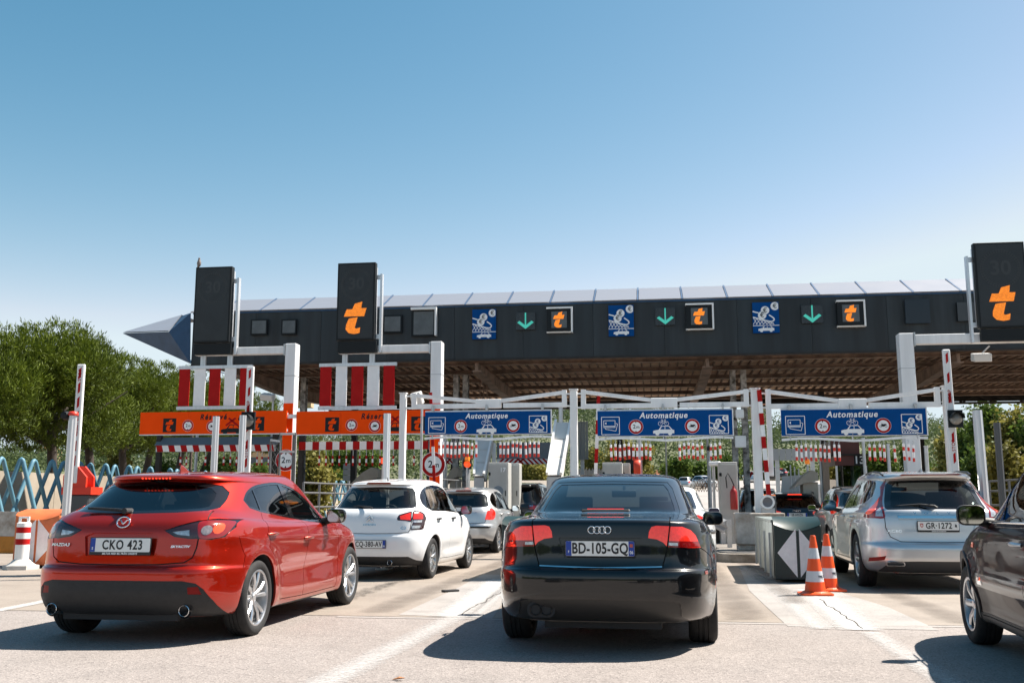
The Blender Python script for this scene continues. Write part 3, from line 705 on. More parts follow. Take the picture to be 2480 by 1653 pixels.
band((2085, 1527), (1968, 1428), .42, .55, WP); band((1990, 1524), (1868, 1420), .30, .30, WP2); band((1850, 1405), (1800, 1372), .3, .3, WP2); band((2110, 1532), (2340, 1680), .26, .30, WP2, .010)
band((0, 1478), (230, 1432), .20, .2, WP, .010); band((-300, 1530), (0, 1478), .2, .2, WP, .010); band((0, 1335), (95, 1322), .8, .8, WP2, .010)
# cracks
for k, (a, b) in enumerate((((1118, 1490), (1225, 1428)), ((1985, 1452), (2090, 1524)))):
    j = jag(gnd(*a), gnd(*b), 0.03, 14, k + 5); tag(stripe('road_crack', [(p.x, p.y) for p in j], [0.008 + 0.010 * random.Random(q).random() for q in range(len(j))], 0.0135, mat('crack', (0.05, 0.042, 0.035), 0.95), None, 66), kind='structure')
# strip of rubber lying on the lane and a dry leaf
b = MB(); g0, g1 = gnd(1072, 1434), gnd(1109, 1432); b.bar((g0.x, g0.y, 0.02), (g1.x, g1.y, 0.02), 0.09, 0.025); o = b.build('rubber_strip', M_rubber, bevel=0.006); tag(o, 'flat black rubber strip lying on the tan lane left of the black saloon', 'debris')
g0 = gnd(948, 1648); b = MB(); b.add([(0, 0, 0), (.05, .015, .02), (.09, 0, .012), (.05, -.03, .016)], [(0, 1, 2, 3)]); b.add([(0, 0, 0.002), (.05, .015, .022), (.09, 0, .014), (.05, -.03, .018)], [(3, 2, 1, 0)]); o = b.build('dry_leaf', mat('dry leaf', (.30, .13, .05), .8), loc=(g0.x, g0.y, .006)); tag(o, 'small brown dry leaf at the bottom edge of the road', 'leaf')
# tyre tracks, oil and patches worn into the lanes
TM = worn_paint('tyre grime', (0.15, 0.122, 0.10), -0.45, 2.2, 0.5); OIL = worn_paint('oil drips', (0.035, 0.03, 0.026), -0.15, 9.0, 0.12)
for ux, v0, v1, ww in ((-4.45, JV + .3, 40, .42), (-2.95, JV + .3, 40, .42), (-.62, JV + .2, 40, .45), (.9, JV + .2, 40, .45), (2.95, JV + .2, 40, .4), (4.4, 12, 17, .4), (1.6, 12, 30, .3)):
    tag(stripe('tyre_track', [tuple(uv(ux, v0)[:2]), tuple(uv(ux + .1, (v0 + v1) / 2)[:2]), tuple(uv(ux, v1)[:2])], ww, .0155, TM, None, 30), kind='structure')
for ux, v0, v1 in ((-3.7, JV + .3, 40), (.15, JV + .3, 40)):
    tag(stripe('oil_stain', [tuple(uv(ux, v0)[:2]), tuple(uv(ux, v1)[:2])], .6, .0175, OIL, None, 30), kind='structure')
# ------------------------------------------------------------------ toll canopy
class Frame:
    """upright plane of the plaza: pixel -> local (u along the plaza, z) with v=0 on the plane"""
    def __init__(s, v0, u0=0.0): s.o = uv(u0, v0); s.u0 = u0; s.v0 = v0
    def __call__(s, px, py, dv=0.0):
        p = at_line(px, py, s.o + V_AX * dv); return ((p - s.o).dot(U_AX), p.z)
def root_at(fr, u, name, label, cat, group=None, dv=0.0): return thing(name, label, cat, tuple(uv(fr.u0 + u, fr.v0 + dv)), -BETA, group)
CF = Frame(30.0)
M_fascia = mat('black cladding', (0.015, 0.020, 0.024), 0.5, streak=0.6, nscale=1.6, coords='Object')
M_fascia2 = mat('black cladding weathered', (0.020, 0.026, 0.030), 0.55, streak=0.5, nscale=2.4); M_fascia3 = mat('black cladding patched', (0.012, 0.017, 0.021), 0.45, streak=0.7, nscale=1.1)
M_roofp = mat('lilac metal roof', (0.27, 0.28, 0.315), 0.4, 0.25, noise=0.05, nscale=1.5)
M_navy = mat('navy metal', (0.012, 0.055, 0.13), 0.5, noise=0.2, nscale=2)
M_deck = mat('rusty deck', (0.86, 0.60, 0.42), 0.85, noise=0.35, nscale=1.2)
M_beam = mat('brown steel', (0.22, 0.15, 0.11), 0.75, noise=0.5, nscale=2.5)
M_soot = mat('sooty steel beam', (0.02, 0.018, 0.016), 0.7, noise=0.4, nscale=3)
def build_canopy():
    u0 = CF(463, 870)[0]; u1 = 22.0; zb = CF(1240, 866)[1]; zt = CF(1240, 733)[1]
    t = root_at(CF, 0, 'toll_canopy', 'long black toll plaza canopy with lilac roof edge and pointed left end', 'canopy')
    zb2 = zb
    # fascia in cladding sheets
    n = 17; w = (u1 - u0) / n
    for k in range(n):
        a = u0 + k * w; MB().b2(a + 0.004, a + w - 0.004, 0.0, 0.16, zb, zt).build('fascia_panel', (M_fascia, M_fascia2, M_fascia3)[(k * 7) % 3], t)
    MB().b2(u0, u1, 0.16, 0.22, zb - 0.02, zt).build('fascia_backing', M_soot, t); MB().b2(u0, u1, -0.03, 0.0, zt - 0.10, zt - 0.01).build('fascia_edge', M_navy, t); MB().b2(u0, u1, -0.02, 0.12, zb - 0.06, zb).build('fascia_foot', M_soot, t)
    # sloping roof edge panels
    pw = 1.335; k = 0; a = CF(470, 760)[0] - 0.2; z2 = zt + 0.62; d = 1.3; xs0 = CF(1333, 730)[0]; a = xs0 - math.ceil((xs0 - u0) / pw) * pw + 0.0
    while a < u1:
        b0, b1 = max(a, u0 - 0.1) + 0.035, a + pw - 0.035
        prof = [(-0.08, zt - 0.02), (d, z2), (d, z2 - 0.04), (-0.05, zt - 0.05)]
        MB().prism(prof, b0, b1, 'yz').build('roof_panel', M_roofp, t, ang=40)
        MB().prism([(-0.10, zt - 0.03), (d, z2 + 0.025), (d, z2 - 0.06), (-0.06, zt - 0.06)], b1 + 0.012, b1 + 0.058, 'yz').build('roof_rib', mat('blue grey rib', (0.10, 0.15, 0.24), 0.4, 0.3), t)
        a += pw
    MB().b2(u0 - 0.1, u1, d + 0.02, 14.2, z2 - 0.18, z2 - 0.05).build('roof_sheet', M_roofp, t)
    # pointed left end
    def W(px, py, dv): u, z = CF(px, py, dv); return (u, dv, z)
    T = W(297, 804, 1.6); A = W(440, 762, 2.2); B = W(409, 800, -0.05); Cc = W(461, 880, 0.0); D = W(440, 757, -0.05); E_ = W(462, 757, -0.05)
    bt = (A[0], 3.4, A[2]); bb = (Cc[0], 3.4, Cc[2])
    MB().add([T, B, A, bt], [(0, 1, 2), (0, 2, 3)]).add([(T[0], T[1], T[2] - .03), (B[0], B[1], B[2] - .03), (A[0], A[1], A[2] - .03), (bt[0], bt[1], bt[2] - .03)], [(2, 1, 0), (3, 2, 0)]).build('prow_top', M_roofp, t)
    Tl = (T[0], T[1], T[2] - .04); Bl = (B[0], B[1], B[2] - .04)
    MB().add([Tl, Bl, Cc, bb], [(0, 2, 1), (0, 3, 2)]).build('prow_underside', M_navy, t)
    MB().add([Bl, Cc, (A[0], A[1], A[2] - .04), (E_[0], -.04, E_[2]), (Cc[0] + .02, -.04, Cc[2]), (A[0] + .3, 2.2, A[2] - .06)], [(0, 2, 3), (0, 3, 1), (3, 4, 1), (2, 5, 3)]).build('prow_cheek', M_navy, t)
    # underside: deck sheet, ribs, purlins, rafters
    zs = zb + 0.12; dep = 14.0
    MB().b2(u0, u1, 0.25, dep, zs, zs + 0.03).build('deck_sheet', M_deck, t)
    rib = MB().b2(-0.022, 0.022, 0.25, dep, zs - 0.075, zs - 0.002).mesh('deck_rib'); k = 0; a = u0 + 0.15
    while a < u1: link('deck_rib', rib, t, M_beam, (a, 0, 0)); a += 0.29
    for v in (0.95, 3.1, 5.5, 7.9, 10.4, 12.6):
        b = MB(); b.b2(u0, u1, v - 0.10, v + 0.10, zs - 0.09, zs - 0.077); b.b2(u0, u1, v - 0.012, v + 0.012, zs - 0.19, zs - 0.09); b.b2(u0, u1, v - 0.10, v + 0.10, zs - 0.205, zs - 0.19); b.build('purlin', M_beam, t)
    for px in (560, 815, 1150, 1715, 2330):
        u = CF(px, 880)[0]; b = MB()
        b.prism([(0.3, zs - 0.21), (0.3, zs - 0.45), (4.0, zs - 0.62), (7.0, zs - 0.62), (13.6, zs - 0.34), (13.6, zs - 0.21)], u - 0.05, u + 0.05, 'yz'); b.prism([(0.3, zs - 0.45), (4.0, zs - 0.62), (7.0, zs - 0.62), (13.6, zs - 0.34), (13.6, zs - 0.37), (7.0, zs - 0.65), (4.0, zs - 0.65), (0.3, zs - 0.48)], u - 0.15, u + 0.15, 'yz')
        b.build('rafter', M_beam, t)
    # rear beam with lattice
    b = MB(); b.b2(u0, u1, dep - 0.1, dep + 0.1, zs - 0.42, zs - 0.34); b.b2(u0, u1, dep - 0.1, dep + 0.1, zs - 0.08, zs); b.b2(u0, u1, dep + 0.1, dep + 0.16, zs - 0.30, zs + 0.5)
    a = u0
    while a < u1 - 1.2: b.bar((a, dep - .05, zs - 0.36), (a + 0.6, dep - .05, zs - 0.06), 0.05, 0.05); b.bar((a + 0.6, dep - .05, zs - 0.06), (a + 1.2, dep - .05, zs - 0.36), 0.05, 0.05); a += 1.2
    b.build('rear_lattice_beam', M_soot, t)
    # columns in pairs with peeling paint
    mc = mat('peeling white paint', (0.52, 0.51, 0.49), 0.6, dirt=(0.03, 0.025, 0.02), nscale=5, streak=0.0)
    for px, sep in ((1105, 0.0), (1128, 0.0), (1777, 0.0), (1803, 0.0), (735, 0.0)):
        for dv in (2.6,):
            u, _ = CF(px, 1000, dv); b = MB(); b.b2(u - 0.09, u + 0.09, dv - 0.12, dv - 0.10, 0, zs - 0.3); b.b2(u - 0.09, u + 0.09, dv + 0.10, dv + 0.12, 0, zs - 0.3); b.b2(u - 0.012, u + 0.012, dv - 0.10, dv + 0.10, 0, zs - 0.3); b.build('column', mc, t)
    for px, dv in ((860, 9.5), (1100, 12.0), (1500, 11.5), (1990, 9.5), (2225, 11.5)):
        u, _ = CF(px, 1000, dv); b = MB(); b.b2(u - 0.11, u + 0.11, dv - 0.11, dv + 0.11, 0, zs - 0.3); b.build('rear_column', M_soot, t)
    for px in (1163, 1172, 1180):
        u, _ = CF(px, 900, 2.9); MB().tube([(u, 2.9, 0.3), (u, 2.9, zs - 0.2)], 0.022, 6).build('drain_pipe', M_beam, t)
    return t, u0, zb, zt
CANOPY, C_U0, C_ZB, C_ZT = build_canopy()
# ------------------------------------------------------------------ flat print: pictograms in thin layers
def led_mat(name, col, emit, st):
    """field of small round lamps"""
    m, nt, b = _principled(name); N, L = nt.nodes, nt.links; tc = N.new('ShaderNodeTexCoord'); v = N.new('ShaderNodeTexVoronoi'); v.inputs['Scale'].default_value = 34; v.inputs['Randomness'].default_value = 0.15; L.new(tc.outputs['Object'], v.inputs['Vector'])
    r = N.new('ShaderNodeMapRange'); r.inputs['From Min'].default_value = 0.62; r.inputs['From Max'].default_value = 0.30; r.inputs['To Min'].default_value = 0.25 * st; r.inputs['To Max'].default_value = st; L.new(v.outputs['Distance'], r.inputs['Value'])
    b.inputs['Base Color'].default_value = (*col, 1); b.inputs['Emission Color'].default_value = (*emit, 1); L.new(r.outputs[0], b.inputs['Emission Strength']); MATS[name] = m; return m
ORG = (0.85, 0.10, 0.008)
M_orange = mat('orange sign sheet', (1.0, 0.075, 0.001), 0.7, spec=0.12, noise=0.06, nscale=2)
M_blue = mat('blue sign sheet', (0.0005, 0.062, 0.24), 0.7, spec=0.12, noise=0.10, nscale=2.5)
M_signw = mat('sign white', (0.84, 0.85, 0.86), 0.45, noise=0.04, nscale=6)
M_signr = mat('sign red', (0.40, 0.008, 0.008), 0.6, spec=0.15, noise=0.08, nscale=5)
M_signk = mat('sign black', (0.010, 0.013, 0.015), 0.6, spec=0.25)
M_amber = led_mat('amber leds', (0.5, 0.12, 0.01), (1.0, 0.27, 0.015), 0.62)
M_green = mat('green leds', (0.05, 0.4, 0.32), 0.5, emit=(0.10, 0.80, 0.62), estr=0.16)
T_UP = [(.345, .94), (.582, 1.0), (.55, .795), (.718, .795), (.65, .545), (.005, .545), (.09, .77), (.27, .77)]
T_LO = [(.164, .477), (.445, .514), (.377, .25), (.36, .19), (.40, .16), (.536, .195), (.514, .023), (.35, -.01), (.17, .023), (.07, .136), (.08, .27)]
def flat(parent, poly, y, m, name, th=0.003): return MB().prism(poly, y - th, y).build(name, m, parent)
def tlogo(parent, x, z, h, y, m, name='letter_t'):
    for P in (T_UP, T_LO): flat(parent, [(x + (a - .36) * h, z + (b - .5) * h) for a, b in P], y, m, name)
def led_matrix_t(parent, x, z, h, y, m, step=0.035):
    """a lit letter of many lamps: lamp grid of the material on the letter's two strokes"""
    for P in (T_UP, T_LO): flat(parent, [(x + (a - .36) * h, z + (b - .5) * h) for a, b in P], y - .001, m, 'lit_letter', .006)
def disc_sign(parent, x, z, r, y, kind, thick=0.02, back=True):
    """round prohibition sign, print in layers"""
    d = MB(); d.prism(ell((x, z), r, r, 32), y - .002, y + (thick if back else 0)); o = d.build('round_sign', M_signw, parent)
    flat(o, ell((x, z), r * .965, r * .965, 32), y - .002, M_signr, 'red_ring', .002); flat(o, ell((x, z), r * .70, r * .70, 32), y - .004, M_signw, 'white_field', .002); q = y - .006
    if kind == '2m':
        for s in (1, -1): flat(o, [(x - r * .10, z + s * r * .69), (x + r * .10, z + s * r * .69), (x, z + s * r * .48)], q, M_signk, 'arrow_mark', .002)
        lettering('2', M_signk, o, (x - r * .22, q, z), r * .78, r * .012, name='lettering', ext=.001); lettering('m', M_signk, o, (x + r * .26, q, z - r * .04), r * .62, r * .008, name='lettering', ext=.001)
    else:
        b = MB()
        for s in (-1, 1):
            b.lathe([(r * .15, -.002), (r * .15, 0), (r * .11, 0), (r * .11, -.002), (r * .15, -.002)], 14, 'y', (x + s * r * .33, q, z - r * .10))
        b.prism([(x - r * .33, z - r * .06), (x - r * .20, z + r * .16), (x - r * .28, z + r * .26), (x - r * .14, z + r * .25), (x - r * .05, z + r * .16), (x + r * .10, z + r * .20), (x + r * .38, z + r * .20), (x + r * .42, z + r * .10), (x + r * .20, z - r * .02), (x + r * .12, z - r * .14), (x - r * .10, z - r * .14)], q - .002, q)
        b.build('motorcycle_mark', M_signk, o)
    return o
def line(b, pts, w, y, th=0.003):
    for a, c in zip(pts[:-1], pts[1:]): b.bar((a[0], y - th / 2, a[1]), (c[0], y - th / 2, c[1]), w, th, up=(0, 1, 0))
def car_mark(parent, x, z, w, y, m, win, bike=None, flip=1):
    k = w; P = [(-.5, .02), (-.5, .14), (-.42, .17), (-.24, .20), (-.11, .38), (.26, .38), (.42, .20), (.5, .18), (.5, .02)]
    flat(parent, [(x + a * k * flip, z + c * k) for a, c in P], y, m, 'car_mark')
    if win: 
        for Q in ([(-.17, .21), (-.08, .345), (.05, .345), (.05, .21)], [(.08, .21), (.08, .345), (.24, .345), (.35, .21)]): flat(parent, [(x + a * k * flip, z + c * k) for a, c in Q], y - .003, win, 'car_window_mark')
    for s in (-.30, .30): flat(parent, ell((x + s * k, z + .03 * k), .10 * k, .10 * k, 16), y - .003, m, 'car_wheel_mark'); 
    if bike:
        b = MB(); zz = z + .49 * k
        for s in (-.15, .15): b.lathe([(.105 * k, -.003), (.105 * k, 0), (.088 * k, 0), (.088 * k, -.003), (.105 * k, -.003)], 16, 'y', (x + s * k, y, zz))
        for A in ([(-.15, 0), (-.06, .13), (.08, .13), (.15, 0)], [(-.06, .13), (.0, .0), (.08, .13)], [(-.11, .19), (-.02, .19)], [(-.08, .19), (-.06, .13)], [(.04, .19), (.12, .19)], [(.08, .13), (.08, .19)]): line(b, [(x + a * k, zz + c * k) for a, c in A], .016 * k, y)
        b.build('bicycle_mark', bike, parent)
def basket_mark(parent, x0, x1, z0, z1, y, m, ink, frame=True, base=0.0):
    """coins falling into a basket"""
    w, h = x1 - x0, z1 - z0; b = MB()
    X = lambda a: x0 + a * w; Z = lambda c: z0 + base * h + c * h * (1 - base)
    if frame: line(b, [(x0, z0), (x1, z0), (x1, z1), (x0, z1), (x0, z0)], .035 * w, y)
    cv = [(0, .62), (.22, .55)]; line(b, [(X(a), Z(c)) for a, c in cv], .05 * w, y)
    cv = [(.0, .36), (.3, .26), (.62, .16), (.76, .16), (.82, .25), (.76, .34), (.62, .45)]; line(b, [(X(a), Z(c)) for a, c in smooth_poly(cv, 3, False)], .05 * w, y)
    for q in range(6): line(b, [(X(.02 + q * .13), Z(.33 - q * .045)), (X(.16 + q * .13), Z(.02))], .022 * w, y); line(b, [(X(.14 + q * .13), Z(.29 - q * .04)), (X(max(0, q * .13 - .02)), Z(.02))], .022 * w, y)
    b.build('basket_mark', m, parent)
    for a, c, sh in ((.48, .66, 1), (.36, .44, 1), (.86, .84, 1)):
        flat(parent, [(min(p, x1 - .01 * w), q) for p, q in ell((X(a), Z(c)), .165 * w, .165 * w, 18)], y - .003, m, 'coin_mark'); lettering('€', ink, parent, (X(a), y - .007, Z(c)), .26 * w, .001, name='lettering', ext=.001, rot=(0, R(0), 0))
def card_mark(parent, x0, x1, z0, z1, y, m):
    w, h = x1 - x0, z1 - z0; b = MB(); X = lambda a: x0 + a * w; Z = lambda c: z0 + c * h
    line(b, [(x0, z0), (x1, z0), (x1, z1), (x0, z1), (x0, z0)], .035 * w, y)
    line(b, [(X(.12), Z(.46)), (X(.12), Z(.80)), (X(.76), Z(.80)), (X(.76), Z(.40)), (X(.12), Z(.40)), (X(.12), Z(.46))], .03 * w, y); line(b, [(X(.12), Z(.47)), (X(.76), Z(.47))], .05 * w, y)
    line(b, [(X(.20), Z(.38)), (X(.22), Z(.31)), (X(.80), Z(.20)), (X(.90), Z(.60)), (X(.80), Z(.64))], .028 * w, y); b.prism([(X(.18), Z(.64)), (X(.27), Z(.72)), (X(.27), Z(.56))], y - .003, y)
    b.build('card_mark', m, parent)
# ------------------------------------------------------------------ displays and panels on the canopy front
def canopy_panel(name, label, cat, x0, x1, y0, y1, dv=-0.06, group=None):
    a, z1 = CF((x0 + x1) / 2, y0); _, z0 = CF((x0 + x1) / 2, y1); ua = CF(x0, (y0 + y1) / 2)[0]; ub = CF(x1, (y0 + y1) / 2)[0]
    t = root_at(CF, (ua + ub) / 2, name, label, cat, group, dv); return t, (ub - ua) / 2, z0, z1
GP = 'panels on the canopy front'
M_scr = mat('dark display glass', (0.02, 0.024, 0.028), 0.25, noise=0.2, nscale=4); M_off = mat('blank display', (0.10, 0.11, 0.115), 0.35, noise=0.2, nscale=5)
for k, (x0, x1, y0, y1) in enumerate(((1145, 1202, 750, 822), (1474, 1535, 740, 815), (1822, 1886, 733, 807))):
    t, w, z0, z1 = canopy_panel('coin_sign', ['blue coin basket panel, leftmost of three on the canopy front', 'blue coin basket panel, middle one of three on the canopy front', 'blue coin basket panel, rightmost of three on the canopy front'][k], 'sign', x0, x1, y0, y1, group='coin signs on the canopy')
    MB().b2(-w, w, -.03, .03, z0, z1).build('panel', M_blue, t); h = z1 - z0
    basket_mark(t, -w * .98, w * .98, z0 + .26 * h, z1 - .02 * h, -.031, M_signw, M_signk, frame=False); b = MB(); line(b, [(-w, z0 + .24 * h), (w, z0 + .24 * h)], .02, -.031); b.build('ground_line', M_signw, t)
    car_mark(t, 0, z0 + .06 * h, w * 1.2, -.031, M_signw, M_blue)
for k, (x0, x1, y0, y1) in enumerate(((1250, 1297, 757, 799), (1587, 1635, 746, 788), (1940, 1992, 740, 783))):
    t, w, z0, z1 = canopy_panel('arrow_display', ['lit green arrow display, leftmost of three on the canopy', 'lit green arrow display, middle one of three on the canopy', 'lit green arrow display, rightmost of three on the canopy'][k], 'display', x0, x1, y0, y1, group='arrow displays on the canopy')
    MB().b2(-w, w, -.02, .03, z0, z1).build('screen', M_scr, t); zc = (z0 + z1) / 2; s = w
    for P in ([(-.07, .95), (.07, .95), (.07, -.50), (-.07, -.50)], [(-.85, -.18), (-.62, .02), (0, -.52), (.62, .02), (.85, -.18), (0, -.92)]): flat(t, [(a * s, zc + c * s * .9) for a, c in P], -.024, M_green, 'lit_arrow', .006)
for k, (x0, x1, y0, y1) in enumerate(((1325, 1388, 746, 807), (1660, 1728, 737, 800), (2024, 2093, 729, 793))):
    t, w, z0, z1 = canopy_panel('letter_display', ['orange letter t display in a white frame, leftmost of three on the canopy', 'orange letter t display in a white frame, middle one on the canopy', 'orange letter t display in a white frame, rightmost on the canopy'][k], 'display', x0, x1, y0, y1, group='letter displays on the canopy')
    b = MB(); b.b2(-w, w, -.16, .03, z1 - .05, z1); b.b2(w - .05, w, -.16, .03, z0, z1 - .05); b.b2(-w, w - .05, -.10, .03, z0, z0 + .035); b.build('hood', M_white, t); MB().b2(-w + .01, w - .055, -.14, .02, z0 + .04, z1 - .055).build('housing', M_signk, t); h = z1 - z0
    MB().b2(-w * .62, w * .56, -.146, -.14, z0 + h * .18, z1 - h * .18).build('screen', M_off, t); led_matrix_t(t, -.02, (z0 + z1) / 2, h * .62, -.146, M_amber, .03)
for k, (x0, x1, y0, y1, fr) in enumerate(((610, 650, 774, 812, 0), (684, 720, 774, 811, 0), (929, 975, 764, 807, 0), (998, 1056, 752, 815, 1), (2190, 2250, 726, 784, 0), (2316, 2372, 733, 778, 0))):
    t, w, z0, z1 = canopy_panel('blank_display', ['first blank grey display from the left end of the canopy', 'second blank grey display from the left end of the canopy', 'grey display left of the white hooded blank one', 'blank display with white hood right of the middle sign mast', 'dark riveted blank plate near the right sign mast', 'faint grey blank plate beside the right mast'][k], 'display', x0, x1, y0, y1)
    MB().b2(-w, w, -.05, .03, z0, z1).build('housing', M_signk if k != 4 else mat('riveted plate', (.012, .022, .032), .5), t)
    if k < 4: MB().b2(-w * .8, w * .86, -.055, -.05, z0 + .05, z1 - .05).build('screen', M_off, t)
    if k == 5: MB().b2(-w, w, -.055, -.05, z0, z1).build('screen', mat('faded plate', (.045, .05, .055), .4), t)
    if fr: b = MB(); b.b2(-w, w, -.16, .03, z1, z1 + .07); b.b2(w, w + .05, -.16, .03, z0, z1 + .07); b.build('hood', M_white, t)
# ------------------------------------------------------------------ overhead sign masts of the t lanes and the right one
OF = Frame(25.8)
M_pillar = mat('pale grey painted steel', (0.78, 0.79, 0.80), 0.42, 0.05, streak=0.10, nscale=5)
def mast(x0, x1, ytop, orange, label):
    u0, u1 = OF(x0, ytop + 40)[0], OF(x1, ytop + 40)[0]; zt = OF((x0 + x1) / 2, ytop)[1]
    t = root_at(OF, (u0 + u1) / 2, 'sign_mast', label, 'mast', 'sign masts in front of the canopy'); w = (u1 - u0) / 2
    MB().b2(-w, w, 0.0, 0.34, 0.02, zt).build('pillar', M_pillar, t, bevel=.012); MB().b2(-w - .12, w + .12, -.1, .46, 0, .05).build('foot_plate', M_galv, t)
    b = MB(); b.b2(-w - .004, w + .004, -.004, .345, zt - .9, zt - .88); b.build('weld_seam', M_galv, t)
    if orange: z1 = OF((x0 + x1) / 2, 976)[1]; MB().b2(-w * .92, w * .92, -.012, -.002, .05, z1).build('orange_facing', M_orange, t)
    return t, w, zt
def vms(t, w, zt, t_px, box, low, label, lit, arm_y, side, extra=None):
    """arm, lower box and display hung from a mast; px extents of the display"""
    tu = (t.location - OF.o).dot(U_AX); x0, x1, y0, y1 = box
    a0, a1 = OF(x0, (y0 + y1) / 2, -.15)[0] - tu, OF(x1, (y0 + y1) / 2, -.15)[0] - tu; zz1 = OF((x0 + x1) / 2, y0, -.15)[1]; zz0 = OF((x0 + x1) / 2, y1, -.15)[1]
    za1, za0 = OF(t_px, arm_y[0])[1], OF(t_px, arm_y[1])[1]; s = side
    far = a0 if s < 0 else a1
    MB().b2(min(far, s * w), max(far, s * w), .05, .28, za0, za1).build('arm', M_pillar, t, bevel=.01); b = MB(); b.box((s * (w + .03), .165, (za0 + za1) / 2), (.04, .34, za1 - za0 + .1)); b.build('arm_flange', M_galv, t)
    d = thing('lane_display', label, 'display', tuple(t.location), -BETA, 'lane displays on the masts')
    MB().b2(a0, a1, -.15, .03, zz0, zz1).build('housing', M_signk, d, bevel=.01); MB().b2(a0 + .05, a1 - .05, -.156, -.15, zz0 + .05, zz1 - .05).build('screen', mat('display screen', (0.016, 0.02, 0.023), 0.5, noise=.15, nscale=3, bump=.2, bscale=160), d)
    zl = OF((x0 + x1) / 2, low, -.15)[1]; MB().b2(a0 + .05, a1 + .05, -.12, .03, zl, zz0 - .02).build('lower_box', M_signk, d)
    e = a1 if s < 0 else a0; q = 1 if s < 0 else -1
    b = MB(); b.b2(min(e, e + q * .13), max(e, e + q * .13), .0, .035, zz1 - .45, zz1 - .33); b.b2(min(e, e + q * .13), max(e, e + q * .13), .0, .035, zz0 + .05, zz0 + .17); b.b2(min(e + q * .10, e + q * .16), max(e + q * .10, e + q * .16), -.02, .12, za0, zz1 - .30); b.build('mounting_frame', M_alu, d)
    b = MB(); b.b2(a0 + .01, a1 - .01, .03, .12, zz0 + .1, zz1 - .1); b.build('back_frame', M_alu, d)
    # dark ring and figures of the unlit upper field
    m = mat('unlit lamps', (.030, .032, .034), .45); xc = (a0 + a1) / 2; zc = zz1 - (a1 - a0) * .56; rr = (a1 - a0) * .39; b = MB()
    for k in range(44): an = 2 * math.pi * k / 44; b.box((xc + rr * math.cos(an), -.158, zc + rr * math.sin(an)), (.035, .004, .035)); b.box((xc + rr * .9 * math.cos(an), -.158, zc + rr * .9 * math.sin(an)), (.03, .004, .03))
    tag(b.build('unlit_ring', m, d), kind='stuff'); lettering('30', m, d, (xc, -.157, zc), rr * 1.1, .01, ext=.002, name='unlit_figures')
    if lit: led_matrix_t(d, xc - .01, zz0 + (zz1 - zz0) * .285, (zz1 - zz0) * .41, -.157, M_amber, .030)
    return d, a0, a1, zl, za0
def stripes(t, a0, zl, px, ytop, ybot, hang, label):
    g = thing('striped_height_panel', label, 'panel', tuple(t.location), -BETA, 'striped panels below the displays'); tu = (t.location - OF.o).dot(U_AX)
    xs = [(OF(p, (ytop + ybot) / 2)[0] - tu, OF(q, (ytop + ybot) / 2)[0] - tu) for p, q in px]; z1 = OF(px[2][0], ytop)[1]; z0 = OF(px[2][0], ybot)[1]
    for k, (p, q) in enumerate(xs): MB().b2(p, q, .02, .045, z0, z1).build('stripe_board', M_signr if k % 2 == 0 else M_signw, g)
    for zc in (z1 + .04, z0 - .055): b = MB(); b.b2(xs[0][0] - .03, xs[-1][1] + .06, .0, .07, zc - .045, zc + .045); b.build('cross_rail', M_alu, g)
    for p in hang:
        u = OF(p, ytop - 10)[0] - tu; b = MB()
        for k in (-1, 0, 1): b.b2(u + k * .05 - .022, u + k * .05 + .022, .03, .09, z1 + .085, zl)
        b.build('hanger', M_alu, g)
tA, wA, zA = mast(690, 715, 831, True, 'pale mast with orange lower front between the two orange signs')
dA = vms(tA, wA, zA, 690, (470, 558.5, 646, 829), 857, 'unlit black display with a pigeon on top, leftmost mast', False, (837, 855), -1)
stripes(tA, dA[1], dA[3], ((432, 457.5), (468.5, 495.5), (505, 531.5), (542, 569.5), (579.5, 604)), 892, 982, (490, 555), 'red and white striped height panel left of the second orange mast, below the unlit display')
tB, wB, zB = mast(1043, 1069, 826, True, 'pale mast with orange lower front behind the leftmost blue sign')
dB = vms(tB, wB, zB, 1045, (816, 908, 636, 823), 853, 'black display with lit orange t above the second striped panel', True, (832, 850), -1)
stripes(tB, dB[1], dB[3], ((774, 801), (812, 839), (850, 878.5), (888.5, 917.5), (927.5, 954.5)), 886, 982, (834, 900), 'red and white striped height panel below the lit t display')
tR, wR, zR = mast(2179, 2214, 806, False, 'tall pale mast behind the rightmost blue sign')
dR = vms(tR, wR, zR, 2215, (2364, 2488, 586, 793), 824, 'large black display with lit orange t at the right edge', True, (809, 832), 1)
lu, lz = OF(2386, 861); l = root_at(OF, lu, 'flood_lamp', 'small white flood lamp hanging under the right display arm', 'lamp'); MB().box((0, .3, lz), (.42, .30, .20), rx=R(12)).build('lamp_box', mat('lamp white', (.62, .60, .57), .5), l, bevel=.015); MB().tube([(0, .2, lz + .1), (.15, .1, lz + .26)], .02, 8).build('bracket', M_galv, l)
# pigeon on the left display
pb = OF(482, 641, -.06); pg = thing('pigeon', 'small pigeon perched on the left corner of the unlit display', 'bird', tuple(uv(pb[0], 25.8 - .06)), R(40))
b = MB(); z = pb[1] - .08
b.lathe([(0, -.11), (.03, -.10), (.055, -.05), (.06, .0), (.045, .06), (.028, .10), (.03, .125), (.022, .15), (0, .16)], 12, 'z', (0, 0, z + .13)); b.tube([(0, .03, z + .06), (0, .10, z - .02), (0, .15, z - .06)], [.035, .025, .012], 8); b.tube([(0, -.025, z + .262), (0, -.055, z + .255)], [.01, .002], 6)
b.build('body', mat('pigeon grey', (.20, .17, .16), .8, noise=.3, nscale=30), pg, ang=60)
